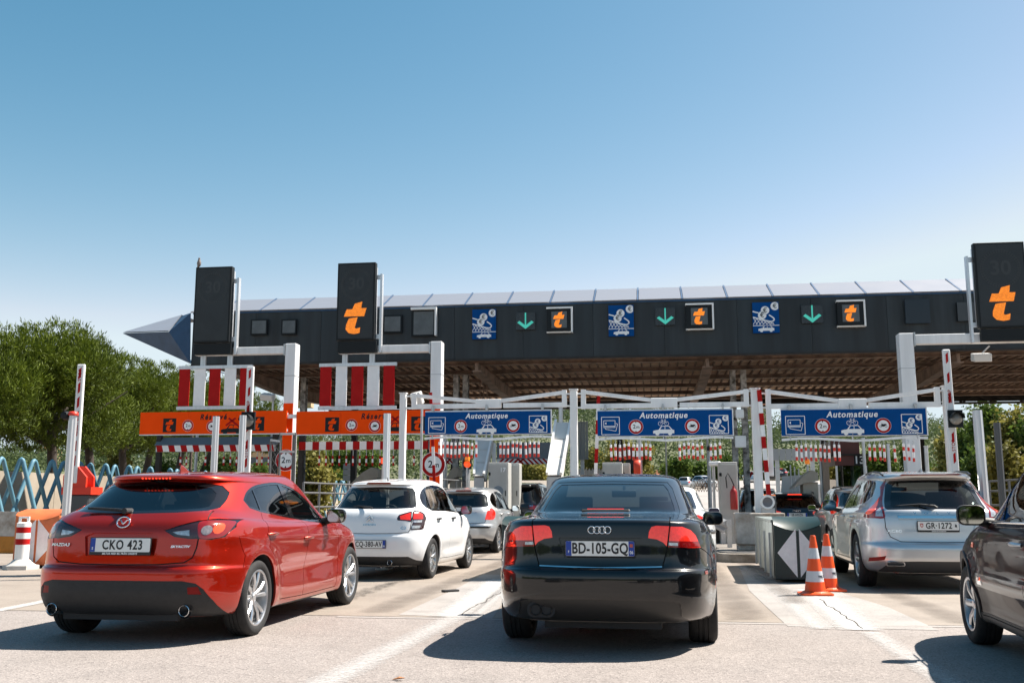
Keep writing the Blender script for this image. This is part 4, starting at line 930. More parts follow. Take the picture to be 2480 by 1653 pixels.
# ------------------------------------------------------------------ orange lane signs
def reserve(x0, x1, yt, yb, items, label, cut=None):
    xc = (x0 + x1) / 2; ua, ub = OF(x0, (yt + yb) / 2, -.25)[0], OF(x1, (yt + yb) / 2, -.25)[0]; z1 = OF(xc, yt, -.25)[1]; z0 = OF(xc, yb, -.25)[1]
    t = root_at(OF, (ua + ub) / 2, 'orange_lane_sign', label, 'sign', 'orange reserved lane signs', -.25); w = (ub - ua) / 2; cu = (ua + ub) / 2
    n = 3; seg = 2 * w / n
    for k in range(n): MB().b2(-w + k * seg + .003, -w + (k + 1) * seg - .003, .0, .04, z0, z1).build('sign_board', M_orange, t)
    b = MB(); b.b2(-w, w, .04, .12, z1 - .12, z1 - .05); b.b2(-w, w, .04, .12, z0 + .05, z0 + .12); b.b2(w - .06, w + .35, .05, .11, z1 - .2, z1 - .1); b.build('support_rail', M_alu, t)
    b = MB(); b.b2(-w, w, -.01, .05, z0 - .025, z0); b.build('lower_edge', M_alu, t)
    X = lambda p: OF(p, (yt + yb) / 2, -.25)[0] - cu; Z = lambda q: OF(xc, q, -.25)[1]; hh = z1 - z0
    for kind, px, py in items:
        x, z = X(px), Z(py)
        if kind == 't': s = hh * .62; flat(t, [(x - s / 2, z - s / 2), (x + s / 2, z - s / 2), (x + s / 2, z + s / 2), (x - s / 2, z + s / 2)], -.0, M_signk, 'black_square', .004); tlogo(t, x, z, s * .86, -.004, M_orange)
        elif kind in ('2m', 'moto'): disc_sign(t, x, z, hh * .26, -.001, kind, back=False)
        elif kind == 'car':
            car_mark(t, x, z - hh * .28, hh * 1.0, -.001, M_signk, M_orange); b = MB()
            for s in (-1, 1): line(b, [(x - s * hh * .28, z + hh * .05), (x + s * hh * .16, z + hh * .38)], .05, -.006)
            b.build('red_cross_mark', M_signr, t)
        else: lettering('Réservé', M_signk, t, (x, -.002, z), hh * .34, .006, .22, 1.35, .85, .003)
    return t
reserve(339, 694, 996, 1050, (('t', 411, 1028), ('2m', 455.5, 1029.5), ('txt', 516, 1009.5), ('moto', 514, 1032), ('car', 562, 1033), ('t', 624, 1027)), 'orange reserved lane sign on the left below the unlit display')
reserve(717, 1046, 994, 1050, (('t', 804.5, 1026.5), ('2m', 851.5, 1028.5), ('txt', 908, 1008), ('moto', 908, 1031.5), ('car', 957, 1030), ('t', 1013, 1027)), 'orange reserved lane sign on the right, partly behind the blue sign')
# round 2 m signs on the masts
for t, px, py, r, lb in ((tA, 692, 1114, 26.5, 'round 2 m height sign on the left orange mast behind a mesh'), (tB, 1049, 1124, 30, 'round 2 m height sign above the white hatchback')):
    u, z = OF(px, py, -.35); rr = r * 26.2 / 2443; s = root_at(OF, u, 'height_limit_sign', lb, 'road sign', 'round height signs', -.35); disc_sign(s, 0, z, rr, 0, '2m'); b = MB(); b.b2(-.03, .03, .02, .33, z - .06, z + .06); b.build('bracket', M_galv, s)
# ------------------------------------------------------------------ white gantries with the blue signs
GF = Frame(21.44)
M_gw = mat('white gantry paint', (0.82, 0.82, 0.82), 0.45, 0.0, streak=0.10, nscale=4)
def gpost(px, ytop, w, label, zb=0.0):
    u, zt = GF(px, ytop); t = root_at(GF, u, 'gantry_post', label, 'post', 'white gantry posts')
    MB().b2(-w / 2, w / 2, -w / 2, w / 2, .02, zt).build('shaft', M_gw, t, bevel=.012); MB().b2(-w * .62, w * .62, -w * .62, w * .62, zt, zt + .02).build('cap', M_gw, t); MB().b2(-.16, .16, -.16, .16, 0, .04).build('foot_plate', M_galv, t); return t
gpost(977, 953, .135, 'white gantry post left of the leftmost blue sign'); gpost(1389, 944, .155, 'white gantry post between the first and second blue signs'); gpost(1828, 942, .175, 'white gantry post between the second and third blue signs'); gpost(2291, 936, .155, 'white gantry post right of the rightmost blue sign')
def truss(xl, xr, yt_l, yt_r, yb, ymid, label, leg=None):
    ul, ur = GF(xl, yb)[0], GF(xr, yb)[0]; zb = GF((xl + xr) / 2, yb)[1]; zl, zr = GF(xl, yt_l)[1], GF(xr, yt_r)[1]; zm = GF((xl + xr) / 2, ymid)[1]; uc = (ul + ur) / 2
    t = root_at(GF, uc, 'gantry_beam', label, 'beam', 'white gantry beams'); L = ul - uc; Rr = ur - uc; c = .28
    for k, (a, b_) in enumerate(((L, -c), (c, Rr))): MB().b2(a + .05, b_, -.05, .05, zb - .05, zb + .05).build('lower_chord', M_gw, t)
    MB().b2(-c, c, -.06, .06, zb - .055, zm + .06).build('middle_box', M_gw, t, bevel=.01)
    MB().bar((L, 0, zl - .05), (-c, 0, zm + .02), .09, .075).build('upper_chord', M_gw, t); MB().bar((c, 0, zm + .02), (Rr, 0, zr - .05), .09, .075).build('upper_chord', M_gw, t)
    for a, zt in ((L, zl), (Rr, zr)): MB().b2(a - .05, a + .05, -.052, .052, (zb - .052) if not (leg and a == L) else GF(xl, leg)[1], zt).build('end_upright', M_gw, t)
    for a, s in ((L, -1), (Rr, 1)): b = MB(); b.b2(min(a, a + s * .22), max(a, a + s * .22), -.03, .03, zb - .04, zb - .01); b.b2(min(a, a + s * .22), max(a, a + s * .22), -.03, .03, max(zl, zr) - .1, max(zl, zr) - .07); b.build('end_link', M_gw, t)
    return t, uc, zb
T1 = truss(1003, 1367, 952, 944, 982, 973, 'white bow shaped gantry beam above the first blue sign'); T2 = truss(1413, 1808, 943, 942, 981, 970, 'white bow shaped gantry beam above the second blue sign'); T3 = truss(1861, 2271, 942, 937, 981, 972, 'white bow shaped gantry beam above the third blue sign', leg=1152)
def auto_sign(x0, x1, yt, yb, T, rods, rail_y, rod_y, label, rlabel, flatcard=False):
    xc = (x0 + x1) / 2; ym = (yt + yb) / 2; ua, ub = GF(x0, ym, -.12)[0], GF(x1, ym, -.12)[0]; z1 = GF(xc, yt, -.12)[1]; z0 = GF(xc, yb, -.12)[1]; cu = (ua + ub) / 2; w = (ub - ua) / 2; h = z1 - z0
    t = root_at(GF, cu, 'blue_lane_sign', label, 'sign', 'blue automatic lane signs', -.12); MB().b2(-w, w, 0, .03, z0, z1).build('sign_board', M_blue, t)
    b = MB(); b.b2(-w, w, .03, .05, z1 - .03, z1 + .035); b.b2(-w, w, .03, .05, z0 - .02, z0 + .03); b.b2(w - .01, w + .012, -.005, .05, z0 - .02, z1 + .03); b.build('sign_frame', M_gw, t)
    X = lambda f: -w + 2 * w * f
    lettering('Automatique', M_signw, t, (X(.492), -.003, z0 + h * .80), h * .33, .0045, .2, 1.16, .95, .002)
    card_mark(t, X(.031), X(.164), z0 + .05 * h, z0 + .76 * h, -.001, M_signw); basket_mark(t, X(.829), X(.966), z0 + .05 * h, z0 + .78 * h, -.001, M_signw, M_blue)
    disc_sign(t, X(.287), z0 + h * .355, h * .295, -.001, '2m', back=False); disc_sign(t, X(.703), z0 + h * .36, h * .295, -.001, 'moto', back=False); car_mark(t, X(.492), z0 + h * .06, 2 * w * .156, -.001, M_signw, M_blue, M_signw)
    for f in (.06, .49, .93):
        b = MB(); b.b2(X(f) - .02, X(f) + .02, .0, .1, z1 + .0, T[2] + .02); b.b2(X(f) - .03, X(f) + .03, -.01, .11, z1 + .06, z1 + .10); b.build('clamp', M_galv, t)
    # rail with hanging rods
    zr = GF(xc, rail_y, -.12)[1]; rt = root_at(GF, cu, 'height_rail', rlabel, 'height gauge', 'rails with hanging rods', -.12)
    pts = [(X(f), .02, zr + .03 * math.sin(f * 9)) for f in np.linspace(0, 1, 9)]; b = MB()
    for a, c in zip(pts[:-1], pts[1:]): b.bar(a, c, .03, .05)
    b.build('rail', M_gw, rt)
    b = MB()
    for f in (.06, .49, .93): b.b2(X(f) - .012, X(f) + .012, .0, .04, zr, z0 + .02)
    b.build('rail_clamps', M_galv, rt)
    zt, zb = GF(xc, rod_y[0], -.12)[1], GF(xc, rod_y[1], -.12)[1]; L = zt - zb; rr = random.Random(int(x0))
    if 'rod' not in TEXT:
        TEXT['rod'] = [MB().tube([(0, 0, -a * L), (0, 0, -c * L)], .023, 10).mesh('rod', ang=40) for a, c in ((0, .20), (.20, .42), (.42, .78), (.78, 1.0))]; TEXT['hook'] = MB().tube([(0, 0, .0), (0, 0, .04), (.015, 0, .06), (0, 0, .09), (-.012, 0, .07)], .006, 6).mesh('hook')
    for p in rods:
        u = GF(p, rod_y[0], -.12)[0] - cu; dz = rr.uniform(-.02, .02); hgt = max(.02, zr - zt - dz)
        r = link('hanging_rod', TEXT['rod'][0], rt, M_signw, (u, .02, zt + dz), (R(rr.uniform(-2, 2)), R(rr.uniform(-2, 2)), 0))
        mred = mat('rod red', (.62, .03, .012), .45)
        for q, (me, mm) in enumerate(zip(TEXT['rod'][1:], (mred, M_signw, mred))): link('rod_band', me, r, mm)
        link('hook', TEXT['hook'], r, M_galv)
auto_sign(1029, 1335, 996, 1050, T1, [1040 + q * .1658 for q in (143, 198, 258, 317, 377, 438, 498, 560, 620, 680, 1032, 1092, 1148, 1215, 1275, 1330, 1402, 1465, 1527, 1592)], 1060, (1069, 1107), 'blue automatic lane sign, leftmost of three, overlapping the orange sign', 'rail with hanging striped rods under the leftmost blue sign')
auto_sign(1447, 1775, 993.5, 1053.5, T2, [1400 + q * .17 for q in (465, 530, 594, 656, 720, 787, 838, 905, 968, 1027, 1443, 1510, 1573, 1636, 1697, 1762, 1892, 1952, 2020)], 1062, (1073, 1111), 'blue automatic lane sign, middle one of three, above the black saloon', 'rail with hanging striped rods under the middle blue sign')
auto_sign(1892, 2245, 990.5, 1053, T3, [1720 + q * .17857 for q in (1170, 1237, 1297, 1367, 1430, 1493, 1553, 1612, 1683, 1747, 2162, 2228)] + [2131, 2141, 2166, 2188, 2200, 2212], 1063, (1076, 1113), 'blue automatic lane sign, rightmost of three, above the silver SUV', 'rail with hanging striped rods under the rightmost blue sign')
# ------------------------------------------------------------------ red hatchback
def mazda_def(G):
    x, y, z = G[:, 0], G[:, 1], G[:, 2]; side = np.clip((x - 0.6) / 0.2, 0, 1)
    for yw in (0.845, 3.545):
        r = np.hypot(y - yw, z - 0.33); x += side * 0.022 * np.exp(-((r - 0.40) / 0.10) ** 2) * (z < 0.85)
    mid = np.exp(-((y - 2.2) / 1.1) ** 4)
    x -= side * mid * 0.030 * np.exp(-((z - 0.50) / 0.13) ** 2)
    zc = 0.80 + 0.03 * (y - 2.2) * -1
    x += side * 0.012 * np.exp(-((z - zc) / 0.05) ** 2)
    return G
MAZ = dict(paint=paint('red paint', (0.48, 0.014, 0.002), 0.72, 0.34, 0.04, 1.0, 0.25), ym=2.2, axles=(0.845, 3.545), tyre_r=0.325, rim_r=0.236, track=1.565, tyre_w=0.215, arch_r=0.365,
  nr=(5.2, 6.8), nf=(3.4, 4.4), deform=mazda_def, sub=4, levels=[
  (.22, .20, .22, 1.2, 3.4, .30), (.22, .18, .22, .20, 4.22, .74), (.25, .19, .24, .10, 4.36, .84), (.33, .26, .30, .03, 4.42, .875), (.45, .40, .42, .0, 4.46, .893),
  (.57, .52, .54, .0, 4.465, .8975), (.615, .57, .58, .012, 4.46, .8975), (.64, .60, .61, .05, 4.455, .896), (.72, .68, .66, .055, 4.44, .894), (.82, .78, .71, .065, 4.41, .890),
  (.90, .85, .75, .075, 4.37, .885), (.97, .905, .78, .10, 4.30, .872), (1.03, .94, .90, .165, 3.9, .84), (1.06, .965, .985, .205, 3.35, .80),
  (1.11, 1.03, 1.05, .29, 3.15, .77, (4.4, 5.2)), (1.20, 1.15, 1.15, .44, 2.95, .72, (4, 5)), (1.30, 1.27, 1.25, .61, 2.75, .665, (4, 5)), (1.335, 1.32, 1.29, .665, 2.65, .64, (4, 5)), (1.345, 1.33, 1.30, .60, 2.62, .635, (4, 5)), (1.375, 1.375, 1.345, .59, 2.52, .60, (4, 5)), (1.40, 1.42, 1.39, .74, 2.42, .52, (4, 5)), (1.42, 1.445, 1.42, 1.0, 2.36, .38, (3, 4)), (1.43, 1.457, 1.44, 1.4, 2.3, .004, (3, 4))])
C = Car('hatchback_car', 'red hatchback braking in the lane nearest to the orange signs', (-3.219, 8.267), 8.1, MAZ)

def build_red(C):
    C.arches()
    gl = [(0, 1.338), (.41, 1.322), (.54, 1.292), (.605, 1.235), (.628, 1.17), (.64, 1.10), (.60, 1.078), (.40, 1.062), (0, 1.052)]
    full = gl + [(-x, z) for x, z in gl[::-1][1:-1]]
    C.cut('glass_border', full, 'rear', sym=False)
    C.cut('rear_window', [(x * .90, 1.19 + (z - 1.19) * .80) for x, z in full], 'rear', sym=False)
    C.cut('lamp_rim*', [(.36, .92), (.50, .968), (.61, 1.0), (.714, 1.014), (.803, 1.003), (.822, .94), (.797, .862), (.725, .842), (.64, .852), (.585, .85), (.455, .868)], 'rear')
    C.cut('lamp_out*', smooth_poly([(.618, .99), (.714, 1.003), (.796, .993), (.812, .94), (.79, .872), (.725, .853), (.64, .864)], 3), 'rear')
    C.cut('lamp_clear*', ell((.685, .922), .036, .040, 14), 'rear', only=('lamp_out',))
    C.cut('lamp_led*', ell((.752, .935), .030, .045, 12), 'rear', only=('lamp_out',))
    C.cut('lamp_in*', [(.375, .918), (.506, .957), (.614, .987), (.634, .866), (.581, .86), (.458, .879)], 'rear')
    C.cut('lamp_rev*', [(.43, .908), (.565, .925), (.572, .876), (.48, .886)], 'rear', only=('lamp_in',))
    C.cut('recess', [(-.262, .897), (.262, .897), (.325, .868), (.30, .715), (-.30, .715), (-.325, .868)], 'rear', sym=False)
    C.groove([(.634, 1.075), (.668, .998)], 'rear'); C.groove([(.640, .862), (.632, .779), (.610, .704), (.55, .664), (.339, .648), (0, .644)], 'rear', w=.010)
    C.cut('bumper_black', [(-.83, .05), (-.795, .247), (-.758, .358), (-.71, .453), (-.66, .50), (-.56, .522), (.56, .522), (.66, .50), (.71, .453), (.758, .358), (.795, .247), (.83, .05)], 'rear', sym=False)
    C.cut('reflector*', [(.604, .470), (.675, .474), (.700, .409), (.607, .414)], 'rear')
    win = smooth_poly([(.90, 1.165), (1.022, 1.237), (1.196, 1.292), (1.436, 1.322), (1.733, 1.340), (1.96, 1.333), (2.24, 1.280), (2.47, 1.183), (2.66, 1.060), (2.80, .955)], 3, closed=False) + [(2.76, .925), (2.55, .932), (2.077, .972), (1.672, 1.006), (1.131, 1.058), (.94, 1.095)]
    panes(C, win, [('pane_q*', (.5, .5), (1.175, 1.125)), ('pane_r*', (1.20, 1.15), (1.835, 1.83)), ('pane_f*', (1.93, 1.95), (3.2, 3.2))])
    C.cut('windscreen', [(-.66, 1.03), (.66, 1.03), (.54, 1.355), (-.54, 1.355)], 'front', sym=False)
    dr = [(1.13, 1.055), (1.02, .88), (1.03, .74), (1.22, .60), (1.30, .42), (1.38, .262)]
    C.groove(dr + [(1.99, .245)], 'side'); C.groove([(2.09, .965), (2.035, .6), (1.99, .245), (3.02, .245), (3.08, .60), (2.98, .90), (2.80, .935)], 'side')
    C.groove([(.46, .855), (.545, .70), (.50, .60)], 'side')
    C.cut('door_r*', dr + [(1.99, .245), (2.035, .6), (2.09, .965)], 'side', only=('body',)); C.cut('door_f*', [(2.09, .965), (2.035, .6), (1.99, .245), (3.02, .245), (3.08, .60), (2.98, .90), (2.80, .935)], 'side', only=('body',))
    C.cut('tailgate', [(.634, 1.075), (.668, .998), (.640, .862), (.632, .779), (.610, .704), (.55, .664), (0, .645), (-.55, .664), (-.610, .704), (-.632, .779), (-.640, .862), (-.668, .998), (-.634, 1.075)], 'rear', sym=False, only=('body',))
    C.cut('sill*', [(1.2, -.1), (1.2, .212), (3.15, .205), (3.15, -.1)], 'side', only=('body',))
    car_body(C); r = C.root
    C.part('tailgate', 'tailgate', C.M, 0, .02)
    df = C.part('door', 'door_f*', C.M, 0, .02); dd = C.part('door', 'door_r*', C.M, 0, .02)
    C.part('plate_recess', 'recess', C.M, -.02, 0); C.part('lower_bumper', 'bumper_black', M_black, -.003, .01); C.part('sill_trim', 'sill*', M_black, -.002, .01)
    C.part('window_surround', 'glass_border', M_gblack, -.004, .01); C.part('rear_window', 'rear_window', G_dark, -.006)
    C.part('window_trim', 'trim*', M_gblack, -.003, .012)
    for n in ('pane_q*', 'pane_r*'): C.part('side_window', n, G_dark, -.008)
    C.part('side_window', 'pane_f*', G_mid, -.008); C.part('windscreen', 'windscreen', G_clear, -.004)
    C.part('lamp_surround', 'lamp_rim*', M_gblack, -.006, .01)
    lamp_set(C, [('lamp_out*', 'tail_lamp', mat('deep red lens', (.20, .004, .004), .1, coat=1.0), -.006), ('lamp_clear*', 'indicator_lamp', mat('dim clear lens', (.30, .26, .26), .15, .4, coat=1.0, noise=.4, nscale=60), -.004), ('lamp_led*', 'brake_lamp', M_lamp_amber, -.004), ('lamp_in*', 'smoked_lamp', M_smoke, -.002), ('lamp_rev*', 'reversing_lamp', M_clear, -.006), ('reflector*', 'reflector', mat('reflector red', (.22, .006, .005), .4, spec=.2), -.006)])
    C.wheels('twin5')
    for sx in (-1, 1):
        p, n = C.surf(sx * .575, .285)
        MB().lathe([(.043, .0), (.046, .003), (.043, .006), (.040, .004), (.039, .12)], 24, 'y', (sx * .575, p.y - .035, .285)).build('exhaust_tip', M_chrome, r, ang=40)
        MB().lathe([(.0, .05), (.039, .05)], 20, 'y', (sx * .575, p.y - .035, .285)).build('exhaust_bore', M_dark, r)
        MB().lathe([(.062, .0), (.055, .03), (.046, .03)], 20, 'y', (sx * .575, p.y - .012, .285)).build('exhaust_surround', M_dark, r, ang=60)
    for f, y, z in ((dd, 1.09, .862), (df, 2.03, .80)):
        for d, sd in zip(f, (1, -1)):
            h = C.handle(y, z, C.M, .2, sd); h.parent = d
    C.door_mirror(1, 2.66, 1.005, .86, M_gblack, (.20, .13, .145)); C.door_mirror(-1, 2.66, 1.005, .86, M_gblack, (.20, .13, .145))
    plate(r, 'CKO 423', (0.012, .034, .802), under='BILTUR MED BIL FRÅN ORRBYS', extra=[('S', -.238, -.028, .03, (.8, .8, .8))], tx=.02, xs=.78, size=.105, rx=R(-4), space=1.12)
    # emblem
    e = MB(); e.tube([(.056 * math.cos(a), 0, .045 * math.sin(a)) for a in np.linspace(0, 2 * math.pi, 33)], .0065, 8, cap=False)
    for sx in (-1, 1): e.tube([(0, 0, -.016), (sx * .012, 0, -.004), (sx * .03, 0, .020), (sx * .050, 0, .014)], [.006, .007, .006, .003], 6)
    e.build('emblem', M_chrome, r, ang=50, loc=(0, .085, .985), rot=(R(-18), 0, 0))
    add_text(C, 'MAZDA3', -.545, .80, .035, shear=.2, xs=1.4, bold=.0006); add_text(C, 'SKYACTIV', .51, .79, .026, shear=.25, xs=1.3, bold=.0008)
    MB().add([(-.012, -.09, 0), (.012, -.09, 0), (.03, .08, 0), (-.03, .08, 0), (0, -.075, .075), (0, -.02, .07), (0, .05, .025)], [(0, 1, 4), (1, 2, 6, 5, 4), (0, 4, 5, 6, 3), (2, 3, 6), (0, 3, 2, 1)]).build('antenna_fin', C.M, r, loc=(0, 1.12, 1.418), bevel=.004)
    for k in range(9): MB().lathe([(0, -.004), (.010, -.003), (.012, .003)], 10, 'y').build('brake_led', M_led, r, loc=(-.128 + k * .032, .596, 1.358))
    b = MB(); b.tube([(-.03, .16, 1.075), (-.12, .20, 1.085), (-.36, .215, 1.10)], [.016, .013, .008], 8); b.box((-.22, .205, 1.085), (.34, .02, .02), ry=R(4)); b.tube([(-.03, .14, 1.075), (-.03, .25, 1.075)], .025, 10); b.build('rear_wiper', M_black, r, ang=60)
    C.seats([(2.05, (-.36, .36), .42, .98), (1.15, (-.42, 0, .42), .45, .95)]); C.cabin(.8, 3.2, .35, 2.9, .66); C.mirror_inside(2.6, 1.27)
    s = MB(); s.b2(-.5, .5, .12, .16, .20, .27); s.build('under_tray', M_dark, r)
build_red(C)
# ------------------------------------------------------------------ black saloon
def black_def(G):
    x, y, z = G[:, 0], G[:, 1], G[:, 2]; side = np.clip((x - 0.6) / 0.2, 0, 1)
    for yw in (1.07, 3.718):
        r = np.hypot(y - yw, z - 0.33); x += side * 0.018 * np.exp(-((r - 0.40) / 0.09) ** 2) * (z < 0.85)
    x += side * 0.010 * np.exp(-((z - (0.88 - 0.015 * (y - 2.4))) / 0.035) ** 2) * (y > 0.3)
    x += side * 0.012 * np.exp(-((z - 0.47) / 0.05) ** 2) * (y > 1.4) * (y < 3.4)
    return G
BLK = dict(paint=paint('black paint', (0.003, 0.0035, 0.0045), 0.0, 0.3, 0.02, 1.0, 0.15), ym=2.4, axles=(1.07, 3.718), tyre_r=0.322, rim_r=0.222, track=1.54, tyre_w=0.235, arch_r=0.36,
  nr=(4.6, 6.6), nf=(3.2, 4.4), deform=black_def, sub=4, levels=[
  (.24, .21, .22, 1.3, 3.5, .3), (.24, .19, .22, .22, 4.35, .72), (.27, .20, .24, .12, 4.50, .83), (.34, .27, .30, .05, 4.55, .865), (.46, .40, .42, .0, 4.58, .88), (.57, .52, .54, .0, 4.586, .886), (.635, .59, .60, .015, 4.58, .886), (.655, .62, .63, .05, 4.57, .886), (.74, .70, .68, .07, 4.55, .884), (.83, .79, .72, .075, 4.52, .88), (.93, .86, .76, .085, 4.46, .862), (.99, .905, .80, .095, 4.35, .848), (1.014, .93, .86, .125, 4.1, .835), (1.032, .95, .95, .40, 3.75, .82), (1.05, .965, .985, .72, 3.42, .79),
  (1.075, .985, 1.01, .86, 3.32, .775, (3.6, 4.4)), (1.15, 1.08, 1.09, 1.03, 3.12, .735, (3.4, 4.2)), (1.24, 1.19, 1.19, 1.24, 2.95, .69, (3.4, 4)), (1.32, 1.30, 1.29, 1.48, 2.8, .64, (3.4, 4)), (1.36, 1.36, 1.34, 1.62, 2.7, .60, (3.4, 4)), (1.385, 1.40, 1.37, 1.75, 2.62, .52, (3, 3.5)), (1.395, 1.42, 1.39, 1.9, 2.56, .36, (3, 3)), (1.40, 1.428, 1.40, 2.0, 2.52, .004, (2.5, 3))])
C = Car('sedan_car', 'black saloon stopped in the middle lane in front of the camera', (0.658, 7.67), 9.6, BLK)

def build_black(C, hero=True):
    C.arches(); r = C.root
    gl = [(-.50, 1.328), (0, 1.337), (.50, 1.328), (.545, 1.27), (.60, 1.10), (.608, 1.055), (.56, 1.046), (.24, 1.058), (0, 1.062), (-.24, 1.058), (-.56, 1.046), (-.608, 1.055), (-.60, 1.10), (-.545, 1.27)]
    C.cut('glass_border', gl, 'rear', sym=False, cond=lambda c: c.y > .55); C.cut('rear_window', [(x * .93, 1.19 + (z - 1.19) * .86) for x, z in gl], 'rear', sym=False, cond=lambda c: c.y > .5)
    C.cut('lamp_in*', [(.524, .967), (.428, .971), (.392, .962), (.372, .925), (.366, .879), (.431, .869), (.478, .846), (.503, .818)], 'rear')
    C.cut('lamp_out*', [(.535, .964), (.622, .962), (.684, .936), (.722, .895), (.76, .802), (.70, .803), (.514, .812)], 'rear')
    C.cut('lamp_low*', [(.516, .806), (.516, .858), (.74, .850), (.765, .806)], 'rear', only=('lamp_out',)); C.cut('lamp_rev*', [(.517, .845), (.585, .841), (.585, .820), (.517, .823)], 'rear', only=('lamp_out', 'lamp_low'))
    C.cut('recess', [(-.318, .878), (.318, .878), (.272, .728), (-.272, .728)], 'rear', sym=False)
    lid = [(.53, 1.0), (.529, .965), (.508, .814), (.496, .763), (.468, .664), (0, .652)]
    C.groove(lid, 'rear', w=.009); C.groove([(.53, .50), (.53, .12)], 'top', w=.008, cond=lambda c: c.y < .7)
    C.cut('chrome_line', [(-.465, .662), (0, .650), (.465, .662), (.465, .672), (0, .660), (-.465, .672)], 'rear', sym=False)
    C.cut('valance', smooth_poly([(-.62, .36), (-.56, .415), (0, .425), (.53, .415), (.595, .37), (.60, .30), (.60, .22), (-.60, .22), (-.64, .30)], 3), 'rear', sym=False)
    win = smooth_poly([(1.36, 1.075), (1.50, 1.18), (1.72, 1.285), (2.0, 1.335), (2.30, 1.345), (2.55, 1.31), (2.80, 1.20), (3.02, 1.06)], 3, closed=False) + [(3.04, .995), (2.2, 1.005), (1.42, 1.045)]
    panes(C, win, [('pane_r*', (.9, .9), (2.14, 2.13)), ('pane_f*', (2.22, 2.22), (3.3, 3.3))])
    C.cut('windscreen', [(-.66, 1.03), (.66, 1.03), (.53, 1.345), (-.53, 1.345)], 'front', sym=False)
    d1 = [(1.40, 1.03), (1.30, .85), (1.36, .70), (1.52, .52), (1.58, .30)]; d2 = [(2.18, 1.0), (2.16, .6), (2.12, .26)]; d3 = [(3.15, .26), (3.22, .60), (3.12, .95), (3.04, .99)]
    C.groove(d1 + [(1.6, .26), (2.12, .26)], 'side'); C.groove(d2 + d3, 'side'); C.groove([(.30, .80), (.62, .70), (.66, .60)], 'side')
    C.cut('door_r*', d1 + [(1.6, .26)] + d2[::-1], 'side', only=('body',)); C.cut('door_f*', d2 + d3, 'side', only=('body',))
    C.cut('lid', lid + [(-x, z) for x, z in lid[::-1][1:]], 'rear', sym=False, only=('body',), cond=lambda c: c.y < .3)
    C.cut('lid', [(-.53, .10), (.53, .10), (.53, .62), (-.53, .62)], 'top', sym=False, only=('body',))
    C.cut('marker*', [(.30, .60), (.36, .60), (.36, .625), (.30, .625)], 'side', only=('body',))
    car_body(C)
    C.part('boot_lid', 'lid', C.M, 0, .02); df = C.part('door', 'door_f*', C.M, 0, .02); dd = C.part('door', 'door_r*', C.M, 0, .02)
    C.part('plate_recess', 'recess', C.M, -.02); C.part('bumper_valance', 'valance', mat('grey black plastic', (.02, .019, .018), .42), -.006, .01); C.part('chrome_strip', 'chrome_line', M_chrome, .004, .01)
    C.part('window_surround', 'glass_border', M_gblack, -.003, .01); C.part('rear_window', 'rear_window', glass('rear screen glass', (.46, .53, .53)), -.006); C.part('windscreen', 'windscreen', G_clear, -.004)
    C.part('window_trim', 'trim*', M_gblack, -.003, .012)
    for n in ('pane_r*', 'pane_f*'): C.part('side_window', n, G_mid, -.008)
    lamp_set(C, [('lamp_out*', 'brake_lamp', M_lamp_lit, .002), ('lamp_low*', 'tail_lamp', M_lamp, .002), ('lamp_in*', 'inner_lamp', M_lamp_lit, .002), ('lamp_rev*', 'reversing_lamp', M_clear, .003), ('marker*', 'side_marker', M_lamp, .004)])
    C.wheels('seven')
    for d, sd in zip(df, (1, -1)): C.handle(2.30, .87, C.M, .2, sd).parent = d
    for d, sd in zip(dd, (1, -1)): C.handle(1.46, .885, C.M, .2, sd).parent = d
    for sd in (1, -1): C.door_mirror(sd, 2.98, .985, .80, C.M if hero else M_alu, (.20, .14, .135))
    if not hero: C.seats([(2.12, (-.36, .36), .45, 1.02)]); C.cabin(.9, 3.3, .35, 3.05, .66); return
    plate(r, 'BD-105-GQ', (.002, .045, .800), bands=('L', 'R'), extra=[('F', -.238, -.025, .024, (.8, .8, .8)), ('06', .238, -.028, .034, (.8, .8, .8))], size=.112, xs=.74, space=1.04, bold=.0026)
    MB().b2(.226, .249, -.0065, -.0045, .006, .03).build('plate_crest', mat('crest red', (.5, .10, .07), .5), r, loc=(.002, .045, .805))
    for k in range(4): MB().tube([(.0265 * math.cos(a), 0, .0265 * math.sin(a)) for a in np.linspace(0, 2 * math.pi, 29)], .0045, 8, cap=False).build('emblem_ring', M_chrome, r, ang=60, loc=(-.0625 + k * .0405, .074 - .001 * k, .938))
    for x in (-.495, -.41):
        MB().lathe([(.040, 0), (.043, .003), (.040, .008), (.036, .012), (.036, .15)], 20, 'y', (x, .045, .342)).build('exhaust_tip', mat('sooty steel', (.05, .048, .045), .35, .8), r, ang=40); MB().lathe([(.0, .06), (.037, .06)], 16, 'y', (x, .045, .342)).build('exhaust_bore', M_dark, r)
    MB().prism(rrect(-.56, -.345, .285, .40, .05, 4), .055, .14).build('exhaust_surround', M_dark, r)
    b = MB(); b.box((-.016, .90, 1.083), (.32, .03, .02)); b.build('high_brake_lamp', M_led, r, bevel=.006); b = MB(); b.box((-.016, .925, 1.078), (.42, .10, .026)); b.build('brake_lamp_housing', M_black, r, bevel=.012)
    b = MB(); b.b2(-.60, .60, .88, 1.42, 1.02, 1.04); b.build('parcel_shelf', M_dark, r)
    C.seats([(2.12, (-.36, .36), .45, 1.02), (1.35, (-.42, .42), .45, .98)]); C.cabin(.9, 3.3, .35, 3.05, .66); C.mirror_inside(2.72, 1.235, .04)
    MB().b2(-.45, .45, .25, .5, .19, .24).build('under_tray', M_dark, r)
build_black(C)
